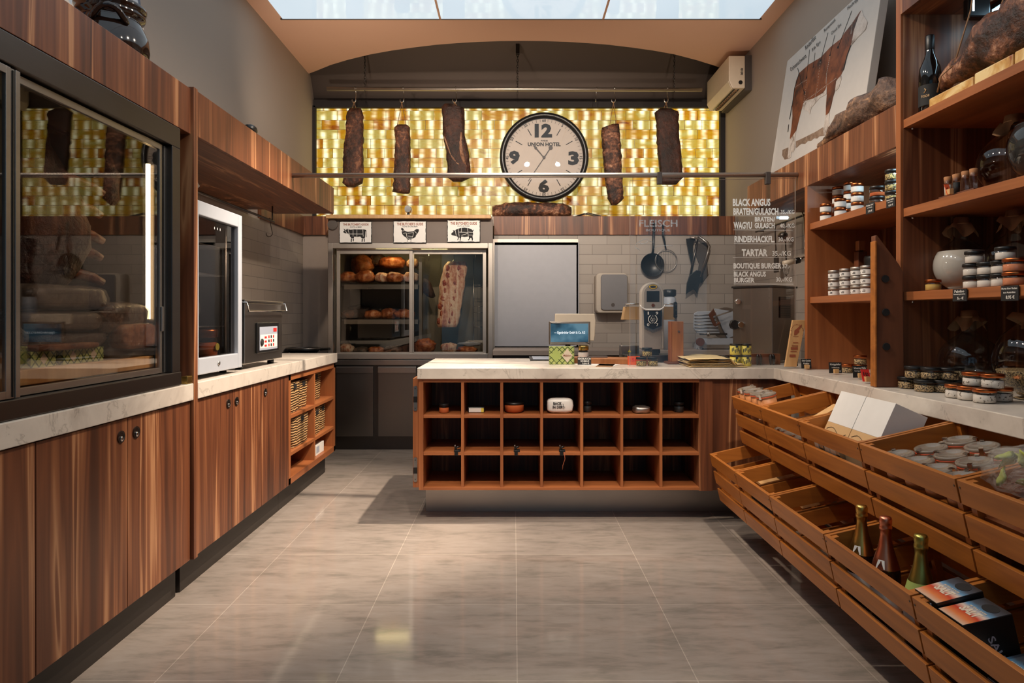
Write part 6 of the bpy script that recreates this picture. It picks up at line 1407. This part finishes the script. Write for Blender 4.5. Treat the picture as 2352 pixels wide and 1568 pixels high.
# ---------------------------------------------------------------- countertop in front of the narrow shelf
PC = [(1815, 1833, 819, 839, 'black price card at the foot of the pale plank sign', [('Gulasch', .1, .68, .9, .9), ('kochen', .1, .4, .8, .6), ('4,90', .4, .1, .95, .3)]), (1841, 1864, 824, 845, 'black price card right of the pale plank sign', [('Ochs Gewürz', .06, .72, .94, .9), ('Pfeffer', .2, .45, .8, .6), ('10,9 €', .3, .1, .85, .32)]), (1905, 1934, 832, 856, 'black Königspfeffer price card on the marble before the narrow shelf', [('Königspfeffer', .08, .68, .92, .9), ('in Mischung', .2, .45, .8, .58), ('7 € Stück', .3, .1, .9, .32)]), (1960, 1992, 840, 866, 'black price card under the copper lidded jars near the big board', [('Schwarzer Pfeffer', .06, .72, .94, .9), ('handgemahlen', .1, .5, .9, .62), ('10,9 €', .3, .1, .8, .32)])]
for x0, x1, y0, y1, lb, ln in PC: card('price_card', lb, x0, x1, y0, y1+1, on(x0, y1+4).y, M_SLATE, ln, M_CHALK, blk=.012, group='black price cards on the marble', lean=.006)
card('price_card', 'bright red card on a wooden cube at the foot of the big cutting board', 1982, 2001, 849, 876, on(1990, 880).y, M_RED, [('1', .2, .5, .3, .8), ('50', .4, .4, .8, .75)], M_INK, blk=.010, lean=.02)
jar('spice_jar', 'single copper lidded jar beside the Königspfeffer price card', 'jar', on(1947, 856), .029, .047, M_COPPER, M_PEPPER)
q = on(1976, 858)
stack('spice_jar', q, 2, .031, .048, M_COPPER, M_PEPPER, None, lambda i, n: f'{LV(i, n)} copper lidded pepper jar of the pair beside the big cutting board', 'pepper jar pair on the marble')
t = thing('cutting_board', 'big pointed dark cutting board with three round holes leaning at the shelf panel', 'board', (1.6, 2.915, .9105))
D = 2.89
MB().prism([Vector((1.538, D, .9105)), Vector((1.654, D, .9105)), Vector((1.654, D+.012, 1.40)), Vector((1.640, D+.012, 1.43)), Vector((1.548, D+.015, 1.555)), Vector((1.538, D+.015, 1.555))], (0, .034, 0)).build('board_body', M_DWOOD, t, bevel=.003)
box(1.530, 1.538, D-.001, D+.04, .9115, 1.53).build('edge_strip', M_CX, t, bevel=.002)  # lit left side of the board, coloured as a lighter wood strip
for y in (640, 717, 796):
    p = P(2036, y, D-.001); p.y = D-.003+.012*(p.z-.92)/.5
    MB().lathe([(.0155, -.004), (.016, .0), (.011, .001), (.011, -.001)][:2], p, 20, 'Y').build('hole', M_BLACKM, t)
# ---------------------------------------------------------------- tall shelf unit contents
def by(x, X, z): return (X, F*X/(x-CX), z)
zw = .911
pj = [(2.756, 2084, 0), (2.63, 2123, 0), (2.615, 2164, 0), (2.66, 2200, 0), (2.80, 2108, 0), (2.70, 2100, 1), (2.64, 2138, 1), (2.62, 2179, 1), (2.69, 2215, 1)]
PL = ['far left jar of the bottom row', 'second jar of the bottom row', 'third jar of the bottom row', 'right end jar of the bottom row', 'half hidden jar behind the bottom row', 'left jar of the upper row', 'middle jar of the upper row', 'right jar of the upper row', 'far right jar of the upper row']
for (D, x, r), lb in zip(pj, PL): jar('pepper_jar', f'black lidded pepper jar, {lb} beside the big cutting board', 'jar', ((x-CX)*D*1.036/F, D*1.036, zw+r*.0485), .036, .048, M_BLACK, M_PEPPER, group='black lidded pepper jars on the marble', lidr=1.05)
sj = [(2.435, 2195.5, 0), (2.372, 2224, 0), (2.295, 2261, 0), (2.336, 2299, 0), (2.37, 2236, 1), (2.30, 2280, 1)]
SL = ['far left jar of the bottom row', 'second jar of the bottom row', 'front jar of the bottom row', 'right jar of the bottom row', 'left jar of the upper row', 'right jar of the upper row']
for (D, x, r), lb in zip(sj, SL): jar('salt_jar', f'herb salt jar, {lb} of the pyramid on the marble', 'jar', ((x-CX)*D*1.036/F, D*1.036, zw+r*.0505), .035, .05, M_COPPER, M_HERBSALT, group='copper lidded herb salt jars on the marble', lidr=1.05)
def demijohn(label, c, r, h, fill=None, fl=.4, cap=True, seed=0):
    c = Vector(c); t = thing('demijohn', label, 'bottle', c, 'glass demijohns on the tall shelf unit'); nr = r*.22
    pr = []
    for k in range(15):
        a = -math.pi/2+math.pi*.80*k/14; pr.append((max(r*math.cos(a), .3*r if k < 3 else 0), r*.98*(1+math.sin(a))))
    zt = pr[-1][1]; pr[0] = (r*.55, 0); pr += [(nr*1.3, zt+r*.22), (nr, zt+r*.36), (nr, h)]
    MB().lathe(pr, c, 40, cap1=False).build('glass_body', M_DEMI, t)
    if fill is not None:
        q = [(R2*.955, z+.003) for R2, z in pr if z < r*2*fl]; q.append((q[-1][0]*.99, r*2*fl)); MB().lathe(q, c, 40).build('contents', fill, t)
    if cap:
        rs = []
        for i, (f, dz) in enumerate(((.05, .012), (nr/r*1.15, .008), (nr/r*1.3, -.02), (.42, -.035), (.52, -.055))):
            rs.append([c+Vector((r*f*(1+(.22*math.sin(5*a+seed)+.12*math.sin(8*a+1) if i > 2 else 0))*math.cos(a), r*f*(1+(.22*math.sin(5*a+seed)+.12*math.sin(8*a+1) if i > 2 else 0))*math.sin(a), h+dz+(.022*math.sin(4*a+seed*2) if i > 2 else 0))) for a in [2*math.pi*k/40 for k in range(40)]])
        MB().rings(rs, cap1=False).build('paper_cap', M_KRAFT, t)
        MB().tube(ell(c+Vector((0, 0, h-.018)), nr*1.25, 20, ((1, 0, 0), (0, 1, 0))), .0025, 5, closed=True).build('string', M_CARD, t)
    return t
demijohn('empty round glass demijohn with a brown paper cap on the marble', by(2226, 1.88, zw), .115, .315, cap=True, seed=1)
demijohn('big demijohn of peppercorns at the right end of the marble', by(2388, 1.90, zw), .145, .33, M_PEPPER, .36, seed=2)
demijohn('demijohn full of white salt on the middle shelf', by(2208, 1.88, 1.3155), .108, .30, M_SALT, .78, seed=3)
demijohn('dim glass demijohn behind the stacked salt jars on the middle shelf', by(2330, 1.95, 1.3155), .108, .30, M_SALT, .2, seed=4)
demijohn('clear glass demijohn beside the corked tubes on the upper shelf', by(2330, 1.92, 1.6735), .125, .30, None, seed=5)
demijohn('dark brown filled demijohn at the right end of the upper shelf', by(2415, 1.86, 1.6735), .13, .30, M_BLACKM, .8, seed=6)
jar('spice_jar', 'copper lidded jar of yellow spice at the left of the middle shelf', 'jar', by(2143, 1.72, 1.3155), .029, .046, M_COPPER, M_YSPICE, lidr=1.05)
for r, xs_ in ((0, (2233, 2266.6, 2299)), (1, (2233, 2266.6, 2299)), (2, (2238, 2309))):
    for c, x in enumerate(xs_):
        jar('salt_jar', f'black lidded white salt jar, {("bottom", "middle", "top")[r]} row, {(("left", "middle", "right") if len(xs_) == 3 else ("left", "right"))[c]} jar on the middle shelf', 'jar', by(x, 1.725, 1.3155+r*.0465), .031, .046, M_BLACK, M_SALT, group='black lidded salt jars on the middle shelf', lidr=1.05)
stack('salt_jar', by(2330, 1.70, 1.3155), 2, .034, .046, M_COPPER, M_PINK, None, lambda i, n: f'{LV(i, n)} copper lidded pink salt jar of the pair on the middle shelf', 'pink salt jars on the middle shelf', lidr=1.05)
card_x('left black price card on the middle shelf edge of the tall unit', 2190, 2222, 664, 692, 1.668, [('Pebidoo', .15, .7, .85, .9), ('Steinsalz gemahlen', .08, .5, .92, .62), ('5,- €', .35, .1, .8, .36)])
card_x('right black price card under the pink salt jars of the tall unit', 2301, 2341, 657, 691, 1.668, [('Murray River Flocken', .05, .72, .95, .88), ('aus Australien', .15, .5, .85, .62), ('8,95 €', .3, .1, .8, .36)])
for i, x in enumerate((2177, 2197, 2217.5, 2236.5)):
    c = Vector(by(x, 1.745, 1.693)); t = thing('corked_tube', f'{("left end", "second", "third", "right end")[i]} corked glass tube {("behind the orange tag", "with dark contents", "of the row, empty", "next to the demijohn")[i]} on the upper shelf', 'bottle', c, 'corked tubes on the upper shelf')
    MB().lathe([(.010, 0), (.0145, .003), (.0145, .062), (.013, .064)], c, 18).build('glass_tube', M_JAR, t); MB().lathe([(.0125, .052), (.0135, .064), (.0145, .076), (.012, .078)], c, 18).build('cork', M_CORK, t)
    if i < 2: MB().lathe([(.012, .003), (.012, .045)], c, 16).build('contents', M_BLACKM if i == 1 else M_SALT, t)
p0, p1 = by(2168, 1.745, 1.6735), by(2250, 1.745, 1.6735)
one(box(1.722, 1.768, p1[1], p0[1], 1.6735, 1.6925), 'tube_rack', M_DWOOD, 'low dark wooden strip holding the corked glass tubes', 'rack', bevel=.002)
card('price_card', 'small orange card on a white block before the corked tubes', 2176, 2187, 421, 447, by(2180, 1.70, 0)[1], M_ORANGE, [('15,-', .15, .35, .85, .7)], M_INK, blk=.008, ztop=1.6735, lean=.02)
t = thing('wine_bottle', 'black wine bottle standing at the left of the top shelf', 'bottle', by(2136, 1.735, 2.0535)); c = Vector(t.location)
MB().lathe([(.034, 0), (.042, .004), (.042, .16), (.039, .19), (.025, .225), (.0165, .25), (.0155, .30), (.0165, .302), (.0165, .318), (.014, .325)], c, 32).build('glass_body', M_DARKGLASS, t)
MB().lathe([(.0162, .265), (.0172, .268), (.0172, .322), (.015, .327)], c, 24).build('capsule', M_BLACK, t)
MB().lathe([(.0424, .03), (.0424, .115)], c, 32, cap0=False, cap1=False).build('label', M_SLATE, t)
k = MB(); u = Vector((math.cos(math.radians(215)), math.sin(math.radians(215)), 0)); rr = Vector((-u.y, u.x, 0)); o = c+u*.0432+rr*(-.016)
k.fit('TOSCHI', o+Vector((0, 0, .062)), rr*.032, (0, 0, .010), .02); k.tube([o+rr*.012+Vector((0, 0, .08)), o+rr*.02+Vector((0, 0, .092)), o+rr*.014+Vector((0, 0, .098))], .002, 5); k.build('lettering', M_CARD, t, fix=False)
for i, (x0, x1, h_, lb) in enumerate(((2133, 2234, .042, 'left amber onyx stone block under the meat on the top shelf'), (2237, 2326, .048, 'middle honey coloured onyx stone block under the meat on the top shelf'), (2329, 2420, .050, 'right onyx stone block under the meat on the top shelf'))):
    one(box(1.69, 1.80, F*1.69/(x1-CX), F*1.69/(x0-CX), 2.0535, 2.0535+h_), 'onyx_block', M_ONYXB, lb, 'stone', 'onyx blocks on the top shelf', bevel=.006)
t = thing('dried_beef_joint', 'large dark dried beef joint with strings on onyx blocks on the top shelf', 'meat', (1.76, 2.5, 2.10)); sp = []
for i in range(21):
    f = i/20; D = 2.80-.62*f; e_ = .3+.7*min(1, f*2.0, (1-f)*5); sp.append(((1.765, D, 2.106+.085*e_+.012*math.sin(i*.9)), .075*e_, (.085+.03*f)*e_))
o = loft(MB(), sp, 28, 2.4, .018, 18, 111, ((1, 0, 0), (0, 0, 1))); lo = min(p.z for p in o.v); o.v = [p+Vector((0, 0, 2.1025-lo)) for p in o.v]; o.build('meat', M_MEATF, t)
b = MB()
for D, X in ((2.68, 1.73), (2.50, 1.74)): b.tube([(X, D, 2.2), (X+.05, D-.02, 2.40), (X+.06, D-.03, 2.505)], .003, 6)
b.tube([(1.73, 2.68, 2.2), (1.69, 2.70, 2.16), (1.70, 2.74, 2.11)], .003, 6).build('string', M_KRAFT, t)
t = thing('black_slot_box', 'small black box with a lit slot under the top of the tall shelf', 'lamp', (1.86, 2.78, 2.44))
box(1.84, 1.93, 2.76, 2.80, 2.42, 2.504).build('housing', M_BLACK, t, bevel=.008); box(1.855, 1.862, 2.7585, 2.76, 2.445, 2.495).build('lit_slot', M_LEDB, t)  # plain black box with a glowing slot, device not identified
t = thing('strip_light', 'short cold light strip hidden behind the tall panel above the narrow shelf', 'lamp', (1.87, 2.975, 1.92))
box(1.70, 2.05, 2.966, 2.972, 1.915, 1.945).build('housing', M_BLACK, t); box(1.70, 2.05, 2.9725, 2.98, 1.92, 1.94).build('tube', M_LEDB, t)
# ---------------------------------------------------------------- crate contents
def weck(label, loc, rot, fillm, group, r=.048, h=.09, proto=[]):
    if not proto:
        t = thing('clip_jar', label, 'jar', (0, 0, 0), group)
        MB().lathe([(r*.8, 0), (r*.97, .006), (r, .02), (r, h*.72), (r*.93, h*.80)], (0, 0, 0), 24, cap1=False).build('glass_jar', M_JAR, t)
        MB().lathe([(r*.9, .004), (r*.95, .01), (r*.95, h*.7), (r*.5, h*.73)], (0, 0, 0), 20).build('contents', fillm, t)
        MB().lathe([(r*.93, h*.80), (r*1.04, h*.80), (r*1.04, h*.835), (r*.93, h*.835)], (0, 0, 0), 24, cap0=False, cap1=False).build('rubber_ring', M_ORANGE, t)
        MB().lathe([(r*.93, h*.836), (r*1.02, h*.84), (r*1.03, h*.93), (r*.98, h*.95), (r*.78, h*.95), (r*.74, h*.90), (0.001, h*.90)], (0, 0, 0), 28, cap1=False).build('glass_lid', M_LIDG, t)
        for a in (35, 215):
            u = Vector((math.cos(math.radians(a)), math.sin(math.radians(a)), 0)); v = Vector((-u.y, u.x, 0))
            MB().prism([u*r*1.07-v*.006+Vector((0, 0, h*.74)), u*r*1.07+v*.006+Vector((0, 0, h*.74)), u*r*1.09+v*.006+Vector((0, 0, h*.97)), u*r*1.09-v*.006+Vector((0, 0, h*.97))], -u*.003).prism([u*r*1.09-v*.006+Vector((0, 0, h*.97)), u*r*1.09+v*.006+Vector((0, 0, h*.97)), u*r*.8+v*.006+Vector((0, 0, h*.975)), u*r*.8-v*.006+Vector((0, 0, h*.975))], (0, 0, .003)).build('clip', M_CHROME, t)
        proto.append(t); o = t
    else: o = dup(proto[0], label=label)
    o['group'] = group; o.location = loc; o.rotation_mode = 'ZYX'; o.rotation_euler = rot
    return o
TILT = (0, math.radians(-13), 0)
def inc(M_, D, lx, lz): q = M_ @ Vector((lx, 0, lz)); return (q.x, D, q.z)
for i, D in enumerate((3.66, 3.565, 3.47, 3.385)): weck(f'{("farthest", "second", "third", "nearest")[i]} clip jar sticking out of the top crate beside the island', inc(CT, D, .064, -.042), (0, math.radians(-13), 2.1*i), M_PEACH, 'clip jars in the far top crate')
for i, D in enumerate((3.66, 3.55, 3.44)): weck(f'{("farthest", "middle", "nearest")[i]} clip jar low behind the slats of the far top crate', inc(CT, D, .064, -.150), (0, math.radians(-13), 1+i), M_PEACH, 'clip jars low in the far top crate')
for i, D in enumerate((3.24, 3.13, 3.02, 2.94)):
    if i < 3: weck(f'{("farthest", "middle", "nearest")[i]} clip jar low behind the slats of the crate with the pale divider', inc(CT, D, .068, -.19), (0, math.radians(-13), i), M_PEACH, 'clip jars low in the second top crate')
rows_ = [(.066, [1.935, 2.04, 2.145, 2.25, 2.31][:4]), (.170, [1.92, 2.03, 2.135, 2.24]), (.275, [1.935, 2.04, 2.145, 2.25])]
for a, (lx, ds) in enumerate(rows_):
    for i, D in enumerate(ds): weck(f'wide clip jar, {("nearest the camera", "second from the near end", "second from the far end", "farthest from the camera")[i]} in the {("front", "middle", "back")[a]} row of the jar crate', inc(CT, D, lx, -.112), (0, math.radians(-13), 1.3*i+a*2), M_SPICE, 'clip jars filling the near top crate')
one(MB().prism([CT @ Vector((x, 0, z))+Vector((0, D, 0)) for x, z, D in ((.10, -.10, 3.10), (.30, -.05, 3.14), (.30, -.05, 3.20), (.10, -.10, 3.16))], (0, 0, .012)), 'pale_divider', M_PINE, 'pale wooden bar lying inside the second top crate', 'board', bevel=.001)
def inbox(name, label, cat, M_, y0, y1, x0, x1, z0, z1, mat, grp=None, **k):
    m = box(x0, x1, y0, y1, z0, z1, M_); return one(m, name, mat, label, cat, grp, **k)
inbox('pale_board', 'pale wooden board inside the bottom crate against the island', 'board', CBm, 3.42, 3.66, .14, .32, -.13, -.118, M_PINE)
inbox('pale_board', 'pale wooden board inside the bottom crate with the dark jars', 'board', CBm, 2.97, 3.20, .16, .32, -.12, -.108, M_PINE)
for i, D in enumerate((3.22, 3.14, 3.06)):
    q = inc(CBm, D, .05, -.15); jar('spice_jar', f'{("farthest", "middle", "nearest")[i]} small dark jar in the second bottom crate', 'jar', q, .026, .085, M_BLACK, M_BLACKM, group='small dark jars in the bottom crate').rotation_euler = TILT
# white boxes
up_, dp_ = Vector((.41, 0, .912)), Vector((.912, 0, -.41))
for i, (ya_, yb_) in enumerate(((2.642, 2.842), (2.436, 2.638))):
    t = thing('white_box', ('left' if i == 0 else 'right')+' of the two big white cartons leaning in the top crate', 'box', (1.29, (ya_+yb_)/2, .66), 'white cartons in the top crate'); o = Vector((1.240, 0, .625))
    R4 = Matrix(((dp_.x, 0, up_.x, o.x), (0, 1, 0, 0), (dp_.z, 0, up_.z, o.z), (0, 0, 0, 1)))
    box(0, .125, ya_, yb_, .165, .302, R4).build('carton_lid', M_WHITE, t, bevel=.001); box(0, .125, ya_, yb_, 0, .1648, R4).build('carton_base', M_CARD, t, bevel=.001)
    MB().tube([R4 @ Vector((-.0012, ya_+.02+.018*k, .135-.012*math.sin(k*.7))) for k in range(10)], .0010, 4).build('print_line', M_INK, t)
    box(-.0008, .0, yb_-.0, yb_-.0, 0, 0, R4) if False else None
MB_ = None
for i, (ya_, w_, m_) in enumerate(((2.80, .036, M_WHITE), (2.752, .030, M_STEEL), (2.71, .040, M_WHITE), (2.66, .044, M_WHITE), (2.615, .028, M_STEEL))):
    inbox('small_carton', f'{ORD[i]} small carton from the island behind the slats under the white boxes', 'box', CT, ya_-w_, ya_, .018, .040, -.165, -.062, m_, 'small cartons behind the crate slats', bevel=.001)
# sparkling wine
def sparkling(label, c, foil, lower):
    c = Vector(c); t = thing('wine_bottle', label, 'bottle', c, 'foil topped bottles in the bottom crate')
    MB().lathe([(.036, 0), (.043, .006), (.044, .15), (.042, .175), (.031, .215), (.02, .25), (.0145, .285), (.0145, .325)], c, 32).build('glass_body', M_BROWNGLASS, t)
    MB().lathe([(.0345, .205), (.0325, .212), (.021, .25), (.0158, .285), (.0165, .30), (.0185, .303), (.019, .312), (.017, .318), (.0185, .322), (.019, .336), (.016, .343), (.004, .345)], c, 28, cap0=False).build('foil', foil, t)
    MB().lathe([(.0405, .183), (.0348, .205), (.0338, .209)], c, 28, cap0=False, cap1=False).build('foil_band', lower, t)
    u = Vector((-.75, -.66, 0)).normalized(); v = Vector((-u.y, u.x, 0))
    if lower is not M_GREENF:
        q = lambda s_, z, r: c+u*math.sqrt(max(r*r-s_*s_, 0))+v*s_+Vector((0, 0, z)); r0, r1 = .0402, .0335
        lbm = MB().prism([q(-.016, .186, r0), q(.012, .186, r0), q(.009, .212, r1), q(-.010, .212, r1)], u*.0008).build('neck_label', M_WHITE, t)
        MB().tube([q(-.006, .193, r0), q(-.002, .203, r0-.003), q(.004, .194, r0)], .0008, 4).build('print_mark', M_INK, lbm)
    MB().lathe([(.0445, .05), (.0445, .12)], c, 28, cap0=False, cap1=False).build('body_label', M_SIGNW, t)
    return t
sparkling('gold foil topped brown bottle, farthest of the three in the bottom crate', (1.18, 2.315, .228), M_GOLD, M_GOLD)
sparkling('rose foil topped brown bottle in the middle of the bottom crate', (1.182, 2.17, .232), M_ROSE, M_ROSE)
sparkling('green gold foil topped bottle nearest the camera in the bottom crate', (1.184, 1.985, .234), M_GFOIL, M_GREENF)
def grad():
    n = N('sunset_print'); sp_ = n.n('ShaderNodeSeparateXYZ'); n.l(n.pos((1, 1, 1), True), sp_.inputs[0])
    return n.set(color=n.ramp(n.math('ADD', n.math('MULTIPLY', sp_.outputs[0], 8.0), n.math('MULTIPLY', n.noise(n.pos((1, 1, 1), True), 40, 2), .10)), [(.05, (206, 176, 150)), (.22, (214, 120, 60)), (.40, (192, 56, 24)), (.52, (216, 190, 170)), (.64, (96, 144, 178)), (.78, (70, 76, 86)), (1, (44, 42, 44))]), rough=.45)
M_SUN = grad()
def saltbox(label, y, lx, lz, ry, w_=.098, dx=.125, hh=.15):
    t = thing('salt_box', label, 'box', (0, 0, 0), 'black salt boxes in the bottom crate')
    box(0, dx, 0, w_, -hh, 0).build('carton', M_BLACK, t, bevel=.0015); box(.001, dx-.001, .001, w_-.001, .0002, .0008).build('top_print', M_SUN, t)
    k = MB(); k.fit('SALT', (.040, w_*.80, .0012), (0, -w_*.62, 0), (.026, 0, 0), .04); k.fit('MURRAY RIVER', (.069, w_*.80, .0012), (0, -w_*.62, 0), (.007, 0, 0), .02); k.build('lettering', M_CREAM, t, fix=False)
    MB().prism([(.100+.017*math.cos(a), w_*.42+.024*math.sin(a), .001) for a in [2*math.pi*q/24 for q in range(24)]], (0, 0, .0006)).build('oval_window', M_INK, t)
    k = MB(); k.fit('SALT', (.05, -.0012, -.045), (.022, 0, -.075), (.018, 0, .006), .02); k.build('side_lettering', M_GREYBOX, t, fix=False)
    box(-.001, 0, w_*.28, w_*.62, -.04, -.012).build('nutrition_label', M_GREYBOX, t)
    q = inc(CBm, y, lx, lz); t.location = q; t.rotation_euler = (0, math.radians(-13+ry), 0); return t
saltbox('left black salt box with a sunset top in the nearest bottom crate', 1.775, .026, .004, -2)
saltbox('right black salt box with a sunset top in the nearest bottom crate', 1.672, .024, -.006, 0)
saltbox('lower dark salt box at the right edge of the nearest bottom crate', 1.565, .03, -.10, 0, hh=.10)
# bag of leaves and ribbons
t = thing('gift_bag', 'clear bag with yellow green leaves and peach ribbons in the nearest top crate', 'bag', inc(CT, 1.70, .13, -.09))
c = Vector(inc(CT, 1.755, .11, .0)); random.seed(5)
for i in range(11):
    q = c+Vector((random.uniform(-.045, .05), random.uniform(-.09, .06), random.uniform(-.01, .06))); r = random.uniform(.018, .03); M3 = Matrix.Rotation(random.uniform(-1.2, 1.2), 4, 'X') @ Matrix.Rotation(random.uniform(-1, 1), 4, 'Y') @ Matrix.Rotation(random.uniform(0, 6), 4, 'Z')
    MB().rings([[q+M3 @ Vector((r*f*math.cos(a)*(1+.3*math.sin(2*a)), r*f*math.sin(a)*.75, z+.006*math.cos(2*a)*f)) for a in [2*math.pi*k/16 for k in range(16)]] for f, z in ((.05, .004), (.6, .002), (1, -.004), (.6, -.005), (.05, -.004))]).build('leaf', M_LEAF, t)
for i in range(14):
    q = Vector(inc(CT, random.uniform(1.62, 1.815), random.uniform(.03, .14), random.uniform(-.085, -.055))); r = random.uniform(.014, .02); a0 = random.uniform(0, 6)
    MB().rings([[q+Vector((r*(1 if j < 2 else .9)*math.cos(a), r*(1 if j < 2 else .9)*math.sin(a), (-.008 if j in (0, 3) else .008))) for j in range(4)] for a in [a0+4.9*k/14 for k in range(15)]], smooth=True).build('ribbon_curl', M_PEACH, t)
blob(MB(), c+Vector((0, -.01, .02)), (.075, .10, .065), 2.2, .2, 2, 121).build('film', M_BAG, t)
inbox('paper_bed', 'peach wood shavings bed filling the nearest top crate', 'paper', CT, 1.385, 1.825, .03, .33, -.16, -.10, M_PEACH)
for i in range(9):
    D = 1.42+.045*i; inbox('biscuit_pack', f'{ORD[i]} from the camera of the small packs behind the slats of the leaf crate', 'pack', CT, D-.036, D, .02, .06, -.235, -.165, (M_CARD, M_PEACH, M_CREAM)[i % 3], 'small packs behind the slats') if i < 0 else None
